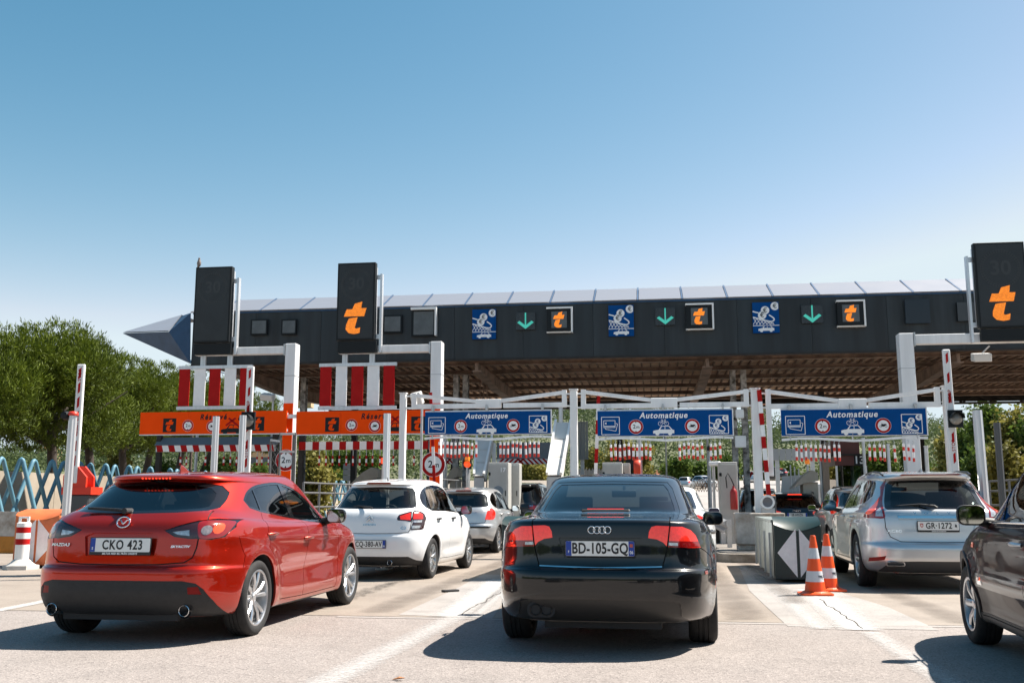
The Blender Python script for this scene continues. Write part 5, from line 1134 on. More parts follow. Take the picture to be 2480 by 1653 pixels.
# ------------------------------------------------------------------ silver SUV (its build also serves other tall cars)
def silver_def(G):
    x, y, z = G[:, 0], G[:, 1], G[:, 2]; side = np.clip((x - 0.6) / 0.2, 0, 1)
    for yw in (0.94, 3.714):
        r = np.hypot(y - yw, z - 0.38); x += side * 0.02 * np.exp(-((r - 0.46) / 0.10) ** 2) * (z < 0.9)
    mid = np.exp(-((y - 2.3) / 1.1) ** 4); x -= side * mid * 0.03 * np.exp(-((z - 0.55) / 0.15) ** 2)
    x += side * 0.022 * np.exp(-((z - (0.98 - 0.03 * (y - 2.3))) / 0.06) ** 2)
    return G
SLV = dict(paint=paint('silver paint', (0.62, 0.62, 0.62), 0.7, 0.33, 0.10), ym=2.3, axles=(.94, 3.714), tyre_r=.365, rim_r=.236, track=1.632, tyre_w=.235, arch_r=.42, nr=(5, 6.4), nf=(3.2, 4.2), deform=silver_def, sub=4, levels=[
 (.24,.23,.25,1.2,3.5,.3),(.23,.22,.25,.25,4.4,.75),(.25,.24,.27,.12,4.52,.87),(.33,.30,.33,.04,4.60,.92),(.42,.40,.43,.0,4.64,.94),(.54,.52,.55,.0,4.644,.945),(.60,.58,.60,.02,4.63,.945),(.63,.61,.63,.06,4.62,.943),(.72,.70,.70,.075,4.60,.94),(.85,.82,.80,.085,4.56,.935),(.95,.92,.87,.10,4.48,.92),(1.03,.99,.92,.13,4.35,.90),(1.06,1.02,.99,.16,4.0,.87),(1.09,1.05,1.05,.19,3.55,.835),
 (1.18,1.14,1.14,.27,3.35,.80,(4.4,5)),(1.30,1.28,1.28,.38,3.1,.745,(4.4,5)),(1.42,1.42,1.42,.50,2.85,.68,(4.4,5)),(1.455,1.46,1.46,.54,2.78,.665,(4.4,5)),(1.465,1.475,1.475,.42,2.75,.66,(4.4,5)),(1.51,1.53,1.52,.40,2.68,.62,(4.4,5)),(1.54,1.575,1.56,.55,2.6,.54,(4,5)),(1.56,1.60,1.58,.9,2.55,.36,(3,4)),(1.565,1.61,1.59,1.3,2.5,.004,(3,4))])
def make_suv(name, label, loc, yaw, pm=None, scale=None, group=None):
    sp = dict(SLV)
    if pm: sp['paint'] = pm; sp['nu'] = (26, 22); sp['sub'] = 3
    C = Car(name, label, loc, yaw, sp, group)
    if scale: C.root.scale = scale
    return C
C = make_suv('suv_car', 'silver SUV with tall curved tail lamps beside the green crash cushion', (5.535, 13.08), 10.9)

def build_suv(C, hero=True, lamp=None, lit=False, win_tint=None, wheels='six'):
    C.arches(); r = C.root
    gl = [(-.49, 1.438), (0, 1.45), (.49, 1.438), (.55, 1.38), (.60, 1.20), (.63, 1.075), (.60, 1.05), (0, 1.058), (-.60, 1.05), (-.63, 1.075), (-.60, 1.20), (-.55, 1.38)]
    C.cut('glass_border', gl, 'rear', sym=False); C.cut('rear_window', [(x * .88, 1.25 + (z - 1.25) * .86) for x, z in gl], 'rear', sym=False)
    lp = lamp or smooth_poly([(.52, 1.455), (.60, 1.36), (.63, 1.24), (.72, 1.12), (.83, 1.03), (.865, .95), (.76, .938), (.652, .94), (.645, 1.0), (.64, 1.10), (.612, 1.22), (.565, 1.35)], 2)
    C.cut('lamp*', lp, 'rear')
    if hero: C.cut('lamp_led*', smooth_poly([(.60, 1.36), (.655, 1.24), (.72, 1.15), (.83, 1.05), (.84, .99), (.79, 1.0), (.70, 1.10), (.66, 1.18), (.61, 1.32)], 2), 'rear', only=('lamp',)); C.cut('lamp_clear*', [(.665, .965), (.75, .965), (.74, 1.03), (.675, 1.08)], 'rear', only=('lamp',))
    gate = [(.655, 1.07), (.652, .94), (.65, .82), (.60, .70), (.48, .642), (0, .634)]
    C.groove(gate, 'rear', w=.010)
    C.cut('recess', [(-.49, .930), (.49, .930), (.41, .775), (-.41, .775)], 'rear', sym=False)
    C.cut('chrome_bar', [(-.50, .972), (.50, .972), (.49, .940), (-.49, .940)], 'rear', sym=False)
    C.cut('reflector*', [(.672, .458), (.85, .425), (.86, .372), (.695, .405)], 'rear')
    C.cut('lower', [(-.80, .10), (-.74, .27), (-.63, .385), (-.3, .396), (.3, .396), (.63, .385), (.74, .27), (.80, .10)], 'rear', sym=False)
    win = smooth_poly([(.72, 1.23), (.78, 1.36), (.93, 1.432), (1.25, 1.462), (1.7, 1.468), (2.1, 1.43), (2.45, 1.30), (2.75, 1.16), (2.98, 1.06)], 3, closed=False) + [(2.95, 1.025), (2.2, 1.06), (1.36, 1.10), (.90, 1.145)]
    panes(C, win, [('pane_q*', (.3, .3), (1.02, .96)), ('pane_r*', (1.05, 1.0), (1.88, 1.90)), ('pane_f*', (1.97, 2.0), (3.3, 3.3))])
    C.cut('windscreen', [(-.70, 1.09), (.70, 1.09), (.58, 1.50), (-.58, 1.50)], 'front', sym=False)
    d1 = [(1.05, 1.09), (1.0, .95), (1.12, .82), (1.36, .66), (1.44, .35)]; d2 = [(1.95, 1.06), (1.95, .7), (1.93, .35)]; d3 = [(3.08, .35), (3.15, .7), (3.05, 1.0)]
    C.groove(d1 + [d2[-1]], 'side'); C.groove(d2 + d3 + [(2.95, 1.02)], 'side')
    C.cut('door_r*', d1 + d2[::-1], 'side', only=('body',)); C.cut('door_f*', d2 + d3 + [(2.95, 1.02)], 'side', only=('body',))
    C.cut('tailgate', gate + [(-x, z) for x, z in gate[::-1][1:]], 'rear', sym=False, only=('body',)); C.cut('sill*', [(1.3, 0), (1.3, .30), (3.3, .30), (3.3, 0)], 'side', only=('body',))
    car_body(C); C.part('tailgate', 'tailgate', C.M, 0, .02); C.part('plate_recess', 'recess', C.M, -.018); C.part('chrome_bar', 'chrome_bar', M_chrome if hero else C.M, .008, .02)
    df = C.part('door', 'door_f*', C.M, 0, .02); dd = C.part('door', 'door_r*', C.M, 0, .02)
    C.part('window_surround', 'glass_border', M_gblack, -.003, .01); C.part('rear_window', 'rear_window', win_tint or glass('suv rear glass', (.50, .51, .49)), -.006); C.part('windscreen', 'windscreen', G_clear, -.004)
    C.part('window_trim', 'trim*', M_gblack, -.003, .012)
    for n in ('pane_q*', 'pane_r*', 'pane_f*'): C.part('side_window', n, win_tint or G_mid, -.008)
    C.part('lower_bumper', 'lower', mat('dark grey plastic', (.045, .045, .047), .5), -.004, .01); C.part('sill_trim', 'sill*', mat('dark grey plastic', (.045, .045, .047), .5), -.003, .01)
    lamp_set(C, [('lamp*', 'tail_lamp', M_lamp_lit if lit else M_lamp, .003), ('lamp_led*', 'led_strip', M_lamp_amber, .006), ('lamp_clear*', 'reversing_lamp', M_clear, .005), ('reflector*', 'reflector', mat('reflector red', (.22, .006, .005), .4, spec=.2), .003)])
    C.wheels(wheels)
    for sd in (1, -1): C.door_mirror(sd, 2.86, 1.10, .90, M_gblack if hero else C.M, (.21, .14, .17))
    for sd in (1, -1):
        MB().tube([(sd * .565, .66, 1.515), (sd * .575, .85, 1.555), (sd * .575, 1.4, 1.578), (sd * .57, 2.0, 1.568), (sd * .57, 2.3, 1.52)], .014, 8).build('roof_rail', mat('rail', (.05, .05, .055), .3, .6), r, ang=60)
    for dl, y in ((df, 2.08), (dd, 1.2)):
        for d, sd in zip(dl, (1, -1)): C.handle(y, .945, C.M, .2, sd).parent = d
    MB().add([(-.012, -.09, 0), (.012, -.09, 0), (.03, .08, 0), (-.03, .08, 0), (0, -.06, .06), (0, -.01, .05)], [(0, 1, 4), (1, 2, 5, 4), (0, 4, 5, 3), (2, 3, 5), (0, 3, 2, 1)]).build('antenna_fin', C.M, r, loc=(0, 1.0, 1.565), bevel=.003)
    C.seats([(2.05, (-.38, .38), .55, 1.12), (1.2, (-.42, .42), .55, 1.05)]); C.cabin(.8, 3.3, .45, 3.0, .70); C.mirror_inside(2.75, 1.36)
    MB().b2(-.5, .5, .3, .6, .2, .27).build('under_tray', M_dark, r)
def finish_silver(C):
    r = C.root
    plate(r, 'GR·1272', (-.012, .055, .846), w=.50, bands=(), size=.105, xs=.80, under='GARAGE RÄGETH', tx=.005)
    MB().prism([(-.222, .03), (-.186, .03), (-.186, -.004), (-.204, -.026), (-.222, -.004)], -.0065, -.003).build('plate_crest', mat('crest red', (.5, .10, .07), .5), r, loc=(-.012, .055, .846))
    c = MB(); c.b2(-.208, -.200, -.0075, -.0065, -.012, .02); c.b2(-.216, -.192, -.0078, -.0068, .0, .008); c.build('plate_cross', M_white, r, loc=(-.012, .055, .846))
    c = MB(); c.prism([(.205, .032), (.212, .01), (.222, .02), (.226, -.028), (.214, -.01), (.20, -.02)], -.0062, -.0045); c.build('plate_cross', mat('plate ink', (.01, .01, .012), .5), r, loc=(-.012, .055, .846))
    for k, ch in enumerate('VOLVO'): add_text(C, ch, -.28 + k * .14, 1.005, .045, bold=.001, xs=1.3)
    add_text(C, 'XC60', -.55, .775, .05, bold=.0006, xs=1.5)
    b = MB(); b.prism(rrect(-.688, -.452, .33, .382, .02, 3), .02, .12); b.build('exhaust_surround', M_chrome, r); b = MB(); b.prism(rrect(-.672, -.468, .339, .373, .014, 3), .014, .03); b.build('exhaust_bore', M_dark, r)
    b = MB(); b.prism(rrect(.452, .688, .33, .382, .02, 3), .02, .12); b.build('exhaust_surround', M_chrome, r); b = MB(); b.prism(rrect(.468, .672, .339, .373, .014, 3), .014, .03); b.build('exhaust_bore', M_dark, r)
    b = MB(); b.prism([(-.40, 1.505), (.40, 1.505), (.36, 1.522), (-.36, 1.522)], .385, .42); b.build('high_brake_lamp', M_lamp, r)
    b = MB(); b.tube([(0, .13, 1.075), (-.03, .13, 1.10), (-.20, .20, 1.12), (-.50, .24, 1.10)], [.02, .017, .012, .008], 8); b.build('rear_wiper', M_black, r, ang=60)
build_suv(C); finish_silver(C)
# ------------------------------------------------------------------ white hatchback (its build also serves other small cars)
def white_def(G):
    x, y, z = G[:, 0], G[:, 1], G[:, 2]; side = np.clip((x - 0.55) / 0.2, 0, 1)
    for yw in (0.68, 3.146):
        r = np.hypot(y - yw, z - 0.32); x += side * 0.02 * np.exp(-((r - 0.39) / 0.09) ** 2) * (z < 0.85)
    mid = np.exp(-((y - 1.9) / 0.9) ** 4); x -= side * mid * 0.02 * np.exp(-((z - 0.42) / 0.10) ** 2)
    return G
WHT = dict(paint=paint('white paint', (0.84, 0.845, 0.85), 0.0, 0.4, 0.01), ym=1.8, axles=(.68, 3.146), tyre_r=.31, rim_r=.205, track=1.475, tyre_w=.195, arch_r=.35, nr=(4.6, 5.6), nf=(3, 4), deform=white_def, sub=4, nu=(36, 30), levels=[
 (.22,.20,.22,1,3,.3),(.21,.18,.2,.16,3.72,.68),(.24,.19,.23,.08,3.84,.78),(.33,.26,.30,.02,3.90,.82),(.45,.40,.42,.0,3.935,.845),(.56,.52,.54,.0,3.941,.857),(.65,.60,.62,.015,3.93,.862),(.68,.64,.66,.04,3.92,.862),(.78,.74,.73,.06,3.89,.862),(.88,.83,.80,.08,3.83,.858),(.98,.91,.85,.12,3.72,.845),(1.03,.955,.92,.16,3.45,.82),(1.06,.99,1.0,.19,3.1,.79),
 (1.14,1.08,1.09,.27,2.9,.755,(4.2,4.8)),(1.26,1.24,1.24,.39,2.6,.70,(4,4.6)),(1.36,1.36,1.36,.50,2.35,.65,(4,4.6)),(1.40,1.41,1.41,.53,2.25,.62,(4,4.6)),(1.42,1.435,1.43,.48,2.2,.60,(4,4.6)),(1.45,1.475,1.46,.52,2.15,.55,(4,4.6)),(1.475,1.51,1.48,.7,2.1,.45,(3.4,4)),(1.49,1.53,1.49,1.0,2.05,.28,(3,4)),(1.495,1.535,1.495,1.3,2.0,.004,(3,4))])
def make_hatch(name, label, loc, yaw, pm=None, scale=None, group=None):
    sp = dict(WHT)
    if pm: sp['paint'] = pm; sp['nu'] = (24, 20); sp['sub'] = 3
    C = Car(name, label, loc, yaw, sp, group)
    if scale: C.root.scale = scale
    return C
C = make_hatch('hatchback_car', 'white hatchback with a sunshade in its rear side window, ahead of the red car', (-2.146, 15.08), 10.5)

def build_hatch(C, hero=True, lamp=None, lit=False, win_tint=None, handle_m=None, wheels='eight', high=None):
    C.arches(); r = C.root
    gl = [(-.50, 1.370), (0, 1.384), (.50, 1.370), (.555, 1.30), (.60, 1.17), (.632, 1.085), (.60, 1.062), (.36, 1.052), (0, 1.048), (-.36, 1.052), (-.60, 1.062), (-.632, 1.085), (-.60, 1.17), (-.555, 1.30)]
    C.cut('glass_border', gl, 'rear', sym=False); C.cut('rear_window', [(x * .88, 1.21 + (z - 1.21) * .84) for x, z in gl], 'rear', sym=False)
    if lamp: C.cut('lamp_out*', lamp, 'rear')
    else:
        C.cut('lamp_in*', rnd([(.415, .905), (.435, .962), (.612, 1.02), (.628, .855), (.54, .876), (.43, .880)], .02, 2), 'rear')
        C.cut('lamp_out*', rnd([(.618, 1.022), (.697, 1.02), (.757, .98), (.785, .91), (.77, .745), (.614, .741), (.642, .845)], .02, 2), 'rear')
        C.cut('lamp_red*', [(.455, .945), (.60, .995), (.61, .885), (.47, .895)], 'rear', only=('lamp_in',)); C.cut('lamp_red*', [(.64, .995), (.70, 1.0), (.745, .965), (.755, .90), (.645, .90)], 'rear', only=('lamp_out',))
        C.cut('lamp_clear*', [(.648, .88), (.748, .882), (.745, .85), (.648, .85)], 'rear', only=('lamp_out',)); C.cut('lamp_clear*', [(.635, .805), (.735, .807), (.725, .765), (.632, .765)], 'rear', only=('lamp_out',))
    gate = [(.63, 1.08), (.64, 1.035), (.625, .86), (.612, .74), (.59, .708), (.42, .692), (0, .686)]
    C.groove(gate, 'rear', w=.011)
    C.cut('lower', [(-.80, .1), (-.76, .28), (-.69, .30), (-.60, .354), (.60, .354), (.69, .30), (.76, .28), (.80, .1)], 'rear', sym=False)
    win = smooth_poly([(.56, 1.12), (.60, 1.22), (.73, 1.315), (.90, 1.375), (1.17, 1.412), (1.55, 1.424), (1.90, 1.385), (2.25, 1.24), (2.50, 1.10), (2.62, 1.01)], 3, closed=False) + [(2.58, .972), (2.36, .975), (1.61, 1.008), (.77, 1.020), (.60, 1.07)]
    panes(C, win, [('pane_q*', (.3, .3), (.87, .74)), ('pane_r*', (.90, .77), (1.53, 1.57)), ('pane_f*', (1.64, 1.70), (3.0, 3.0))])
    C.cut('windscreen', [(-.66, 1.05), (.66, 1.05), (.54, 1.42), (-.54, 1.42)], 'front', sym=False)
    d1 = [(.80, 1.01), (.78, .80), (.96, .62), (1.04, .40), (1.05, .285)]; d2 = [(1.62, 1.0), (1.62, .7), (1.68, .27)]; d3 = [(2.70, .27), (2.72, .6), (2.62, .96)]
    C.groove(d1 + [d2[-1]], 'side', w=.009); C.groove(d2 + d3 + [(2.58, .97)], 'side', w=.009)
    C.cut('door_r*', d1 + d2[::-1], 'side', only=('body',)); C.cut('door_f*', d2 + d3 + [(2.58, .97)], 'side', only=('body',)); C.cut('tailgate', gate + [(-x, z) for x, z in gate[::-1][1:]], 'rear', sym=False, only=('body',))
    car_body(C); C.part('tailgate', 'tailgate', C.M, 0, .02); df = C.part('door', 'door_f*', C.M, 0, .02); dd = C.part('door', 'door_r*', C.M, 0, .02)
    C.part('window_surround', 'glass_border', M_gblack, -.003, .01); C.part('rear_window', 'rear_window', win_tint or glass('hatch rear glass', (.70, .74, .73)), -.006); C.part('windscreen', 'windscreen', G_clear, -.004)
    C.part('window_trim', 'trim*', M_gblack, -.003, .012)
    for n in ('pane_q*', 'pane_r*', 'pane_f*'): C.part('side_window', n, win_tint or G_mid, -.008)
    C.part('lower_bumper', 'lower', M_black, -.004, .01)
    lamp_set(C, [('lamp_in*', 'inner_lamp', M_smoke, .002), ('lamp_out*', 'tail_lamp', (M_lamp_lit if lit else M_lamp) if lamp else M_smoke, .002), ('lamp_red*', 'brake_lamp', M_lamp_lit, .004), ('lamp_clear*', 'reversing_lamp', M_clear, .004)])
    C.wheels(wheels)
    for sd in (1, -1): C.door_mirror(sd, 2.5, 1.02, .80, M_gblack if hero else C.M, (.19, .13, .15))
    for dl, y in ((df, 1.83), (dd, .90)):
        for d, sd in zip(dl, (1, -1)): C.handle(y, .895, handle_m or M_black, .18, sd).parent = d
    b = MB(); b.prism([(-.20, 1.425), (.20, 1.425), (.17, 1.452), (-.17, 1.452)], .47, .50); b.build('high_brake_lamp', high or M_lamp, r)
    b = MB(); b.tube([(.02, .12, 1.06), (-.02, .13, 1.075), (-.22, .22, 1.09), (-.42, .26, 1.075)], [.018, .015, .011, .007], 8); b.build('rear_wiper', M_black, r, ang=60)
    C.seats([(1.65, (-.36, .36), .48, 1.05), (.85, (-.38, .38), .48, 1.0)]); C.cabin(.6, 2.9, .38, 2.55, .66); C.mirror_inside(2.25, 1.31)
    MB().b2(-.45, .45, .2, .45, .19, .25).build('under_tray', M_dark, r)
def finish_white(C):
    r = C.root; plate(r, 'CQ-380-AV', (.02, -.014, .535), bands=('L', 'R'), base=(.78, .78, .76), size=.108, xs=.72, extra=[('06', .238, -.028, .034, (.8, .8, .8))])
    for dz in (0, .042):
        e = MB(); e.prism([(-.052, -.03), (0, .022), (.052, -.03), (.052, -.008), (0, .044), (-.052, -.008)], -.012, .004); e.build('emblem_chevron', M_chrome, r, loc=(0, .075, .90 + dz - .02), rot=(R(-14), 0, 0), bevel=.004)
    add_text(C, 'CITROËN', 0, .815, .036, bold=.0006, xs=1.3); add_text(C, 'C3', .52, .768, .06, bold=.0006, xs=1.2)
    MB().lathe([(.036, 0), (.039, .003), (.036, .006), (.033, .01), (.033, .12)], 20, 'y', (.335, .03, .268)).build('exhaust_tip', M_chrome, r, ang=40); MB().lathe([(.0, .04), (.034, .04)], 16, 'y', (.335, .03, .268)).build('exhaust_bore', M_dark, r)
    b = MB(); b.tube([(0, .95, 1.485), (0, .90, 1.535)], [.012, .005], 8); b.build('aerial', M_black, r)
    # plain printed sunshade hung inside the rear right window
    b = MB(); b.add([(.70, .86, 1.07), (.70, 1.45, 1.05), (.60, 1.43, 1.38), (.60, .98, 1.36)], [(0, 1, 2, 3)]); b.add([(.695, .86, 1.07), (.695, 1.45, 1.05), (.595, 1.43, 1.38), (.595, .98, 1.36)], [(3, 2, 1, 0)])
    b.build('sunshade', mat('printed sunshade', (.62, .40, .33), .8, noise=.5, nscale=5), r)
build_hatch(C); finish_white(C)
# ------------------------------------------------------------------ dark brown family car at the right edge
def brown_def(G):
    x, y, z = G[:, 0], G[:, 1], G[:, 2]; side = np.clip((x - 0.6) / 0.2, 0, 1)
    for yw in (0.77, 3.45):
        r = np.hypot(y - yw, z - 0.33); x += side * 0.03 * np.exp(-((r - 0.42) / 0.08) ** 2) * (z < 0.85)
    mid = np.exp(-((y - 2.1) / 1.0) ** 4); x -= side * mid * 0.03 * np.exp(-((z - 0.38) / 0.09) ** 2); x += side * mid * 0.018 * np.exp(-((z - 0.56) / 0.06) ** 4)
    return G
BRN = dict(paint=paint('brown paint', (0.020, 0.006, 0.007), 0.0, 0.4, 0.03, 0.30, 0.05), ym=1.9, axles=(.77, 3.45), tyre_r=.32, rim_r=.213, track=1.56, tyre_w=.205, arch_r=.365, nr=(4.4, 5.5), nf=(3.6, 5.0), deform=brown_def, sub=4, levels=[
 (.24,.22,.24,1.0,3.3,.3),(.23,.21,.24,.2,4.05,.72),(.26,.22,.27,.1,4.15,.83),(.36,.30,.33,.03,4.22,.87),(.48,.44,.46,0,4.255,.89),(.60,.58,.58,0,4.26,.90),(.72,.70,.68,.03,4.24,.90),(.84,.82,.78,.05,4.18,.895),(.94,.91,.86,.08,4.05,.885),(1.02,.96,.93,.12,3.8,.865),(1.06,.99,1.02,.16,3.4,.835),(1.14,1.07,1.09,.22,3.2,.805),(1.28,1.24,1.24,.32,2.9,.745),(1.42,1.40,1.40,.42,2.55,.68),(1.50,1.50,1.49,.48,2.3,.63),(1.54,1.55,1.53,.6,2.15,.55),(1.57,1.59,1.56,.9,2.05,.40),(1.58,1.60,1.57,1.2,2.0,.004)])
C = Car('family_car', 'dark brown car cut off by the right edge, grey plastic wheel arch trim', (3.935, 4.915), 11.7, BRN)
def build_brown(C):
    C.arches(); r = C.root
    for yw in (.77, 3.45):
        def arc(rr): return [(yw + rr * math.cos(t), .325 + rr * math.sin(t)) for t in np.linspace(R(-18), R(198), 26)]
        C.cut('arch_trim*', arc(.425) + arc(.34)[::-1], 'side', only=('body',))
    C.cut('sill*', [(1.1, .0), (1.1, .30), (3.1, .30), (3.1, .0)], 'side', only=('body',)); C.cut('rub_strip*', [(1.15, .50), (1.15, .60), (3.0, .60), (3.0, .50)], 'side', only=('body',))
    win = smooth_poly([(.40, 1.12), (.50, 1.30), (.75, 1.42), (1.2, 1.475), (1.7, 1.48), (2.1, 1.44), (2.5, 1.30), (2.85, 1.14), (3.12, 1.02)], 3, closed=False) + [(3.10, .985), (2.2, 1.00), (1.2, 1.02), (.5, 1.07)]
    panes(C, win, [('pane_r*', (.2, .2), (1.62, 1.64)), ('pane_f*', (1.72, 1.76), (2.66, 2.42)), ('pane_v*', (2.70, 2.46), (3.4, 3.4))])
    C.cut('windscreen', [(-.72, 1.05), (.72, 1.05), (.58, 1.46), (-.58, 1.46)], 'front', sym=False); C.cut('rear_window', [(-.6, 1.1), (.6, 1.1), (.54, 1.42), (-.54, 1.42)], 'rear', sym=False)
    d2 = [(1.69, 1.0), (1.69, .6), (1.70, .28)]; d3 = [(3.0, .28), (3.02, .6), (2.98, .86), (3.06, .985)]
    C.groove(d2 + d3, 'side', only=('body', 'rub_strip', 'sill')); C.cut('door_f*', d2 + d3, 'side', only=('body',)); C.groove([(1.0, .98), (1.1, .6), (1.12, .28), (1.70, .28)], 'side'); C.cut('door_r*', [(1.0, .98), (1.1, .6), (1.12, .28)] + d2[::-1], 'side', only=('body',))
    C.cut('marker*', [(3.10, .79), (3.18, .79), (3.18, .83), (3.10, .83)], 'side', only=('body',)); C.cut('badge*', [(2.80, .52), (2.94, .52), (2.94, .58), (2.80, .58)], 'side')
    C.cut('head_lamp*', [(.52, .72), (.80, .76), (.86, .86), (.60, .82)], 'front')
    car_body(C); g = mat('grey trim plastic', (.06, .058, .055), .55, bump=.1, bscale=300)
    C.part('arch_trim', 'arch_trim*', g, .012, .02); C.part('sill_trim', 'sill*', g, .004, .02); C.part('rub_strip', 'rub_strip*', mat('bronze strip', (.05, .044, .04), .35, .3, coat=.5), .008, .012)
    df = C.part('door', 'door_f*', C.M, 0, .02); dd = C.part('door', 'door_r*', C.M, 0, .02)
    C.part('window_trim', 'trim*', M_gblack, -.003, .012)
    for n in ('pane_r*', 'pane_f*', 'pane_v*'): C.part('side_window', n, glass('brown car glass', (.45, .5, .5)), -.008)
    C.part('windscreen', 'windscreen', G_clear, -.004); C.part('rear_window', 'rear_window', G_dark, -.004); C.part('side_marker', 'marker*', M_lamp_amber, .004); C.part('badge', 'badge*', M_chrome, .014, .01); C.part('head_lamp', 'head_lamp*', M_clear, .002)
    C.wheels('six')
    for d, sd in zip(df, (1, -1)): C.handle(1.85, .86, M_alu, .19, sd).parent = d
    for sd in (1, -1): C.door_mirror(sd, 2.72, 1.05, .85, M_black, (.20, .14, .155))
    MB().tube([(-.86, 3.05, .985), (-.86, 2.3, 1.0), (-.845, 1.6, 1.005)], .008, 6).build('chrome_strip', M_chrome, r)
    C.seats([(2.0, (-.38, .38), .55, 1.12), (1.1, (-.40, .40), .55, 1.08)]); C.cabin(.7, 3.2, .4, 2.95, .68)
build_brown(C)
# ------------------------------------------------------------------ the other cars
def place(px, py, lx, ly, yaw):
    g = gnd(px, py); a = R(yaw); return (g.x - lx * math.cos(a) - ly * math.sin(a), g.y + lx * math.sin(a) - ly * math.cos(a))
# small silver hatchback behind the white one
C = make_hatch('hatchback_car', 'small silver hatchback with dark rear glass under the first blue sign', place(1208, 1338, .80, .64, 10), 10, paint('silver hatch paint', (.58, .59, .60), .7, .35, .08), (.97, .95, .985), 'cars queuing at the booths')
build_hatch(C, False, lamp=smooth_poly([(.66, 1.03), (.72, 1.02), (.775, .96), (.79, .86), (.76, .775), (.62, .775), (.60, .80)], 2), lit=True, win_tint=G_dark, handle_m=C.M, wheels='six')
b = MB(); b.prism(rrect(-.72, .72, .585, .625, .015), -.03, .3); b.build('rub_strip', M_black, C.root)
add_text(C, 'SWIFT', .35, .93, .04, bold=.0004, xs=1.2)
# black SUV in front of it
C = make_suv('suv_car', 'black SUV with roof rails and lit high brake lamp behind the small silver hatchback', (-.02, 27.2), 9.5, paint('black suv paint', (.006, .007, .008), .0, .3, .02, 1.0, .2), (1.0, 1.0, 1.065), 'cars queuing at the booths')
build_suv(C, False, lamp=[(.45, .99), (.80, 1.02), (.85, .93), (.80, .86), (.60, .90), (.45, .91)], win_tint=G_dark)
MB().b2(-.17, .17, .385, .41, 1.50, 1.522).build('high_brake_lamp', M_led, C.root); MB().lathe([(0, -.01), (.035, -.008), (.042, .0), (.044, .01)], 20, 'y', (0, .11, 1.0)).build('emblem', M_chrome, C.root, ang=50)
plate(C.root, 'ZH 69', (0, .055, .846), w=.5, bands=(), xs=.8); add_text(C, 'X3', .52, .99, .07, bold=.0008, xs=1.2)
# white saloon right in front of the black one
BLK2 = dict(BLK); BLK2['paint'] = paint('white saloon paint', (.84, .845, .85), .0, .4, .01); BLK2['nu'] = (30, 24); BLK2['sub'] = 3
C = Car('sedan_car', 'white car mostly hidden behind the black saloon, silver door mirror showing', place(1736, 1396, .88, 1.07, 9.6), 9.6, BLK2, 'cars queuing at the booths'); C.root.scale = (.985, .95, 1.0)
build_black(C, False)
# dark estate with an Italian plate
C = make_hatch('estate_car', 'dark blue estate with a lit high brake lamp, plate EB 693ZN', (8.02, 28.4), 10.5, paint('dark blue paint', (.010, .016, .024), .1, .3, .02, 1.0, .2), (1.04, 1.15, .955), 'cars queuing at the booths')
build_hatch(C, False, lamp=[(.42, .93), (.64, 1.0), (.80, .98), (.80, .88), (.66, .84), (.42, .86)], lit=True, win_tint=G_dark, high=M_led)
plate(C.root, 'EB 693ZN', (0, .02, .84), bands=('L', 'R'), xs=.66, base=(.74, .70, .66)); 
for k in range(4): MB().tube([(.03 * math.cos(a), 0, .03 * math.sin(a)) for a in np.linspace(0, 2 * math.pi, 17)], .005, 6, cap=False).build('emblem_ring', M_chrome, C.root, loc=(-.07 + k * .046, .095, .955))
for sd in (1, -1): MB().tube([(sd * .52, .6, 1.46), (sd * .53, .8, 1.505), (sd * .53, 1.6, 1.515), (sd * .52, 2.0, 1.47)], .014, 8).build('roof_rail', M_black, C.root, ang=60)
# silver estate in front of the SUV
C = make_hatch('estate_car', 'silver estate with tall upright tail lamps just ahead of the silver SUV', (7.86, 22.0), 10.0, paint('silver estate paint', (.52, .53, .54), .7, .33, .08), (1.02, 1.17, .995), 'cars queuing at the booths')
build_hatch(C, False, lamp=[(.60, 1.34), (.665, 1.22), (.72, 1.10), (.80, 1.04), (.80, .90), (.67, .90), (.655, 1.06), (.60, 1.22)], lit=True, win_tint=G_dark, handle_m=C.M)
for sd in (1, -1): MB().tube([(sd * .52, .6, 1.46), (sd * .53, .8, 1.505), (sd * .53, 1.6, 1.515), (sd * .52, 2.0, 1.47)], .014, 8).build('roof_rail', M_black, C.root, ang=60)
# dark car further on
C = make_suv('suv_car', 'dark tall car beyond the white booth post, farthest in the right lane', (8.75, 35.5), 10.0, paint('dark grey paint', (.010, .012, .014), .1, .3, .02, 1.0, .2), (.95, .93, 1.03), 'cars queuing at the booths')
build_suv(C, False, lamp=[(.60, 1.15), (.70, 1.08), (.83, 1.0), (.84, .86), (.70, .86), (.66, 1.0)], win_tint=G_mid)
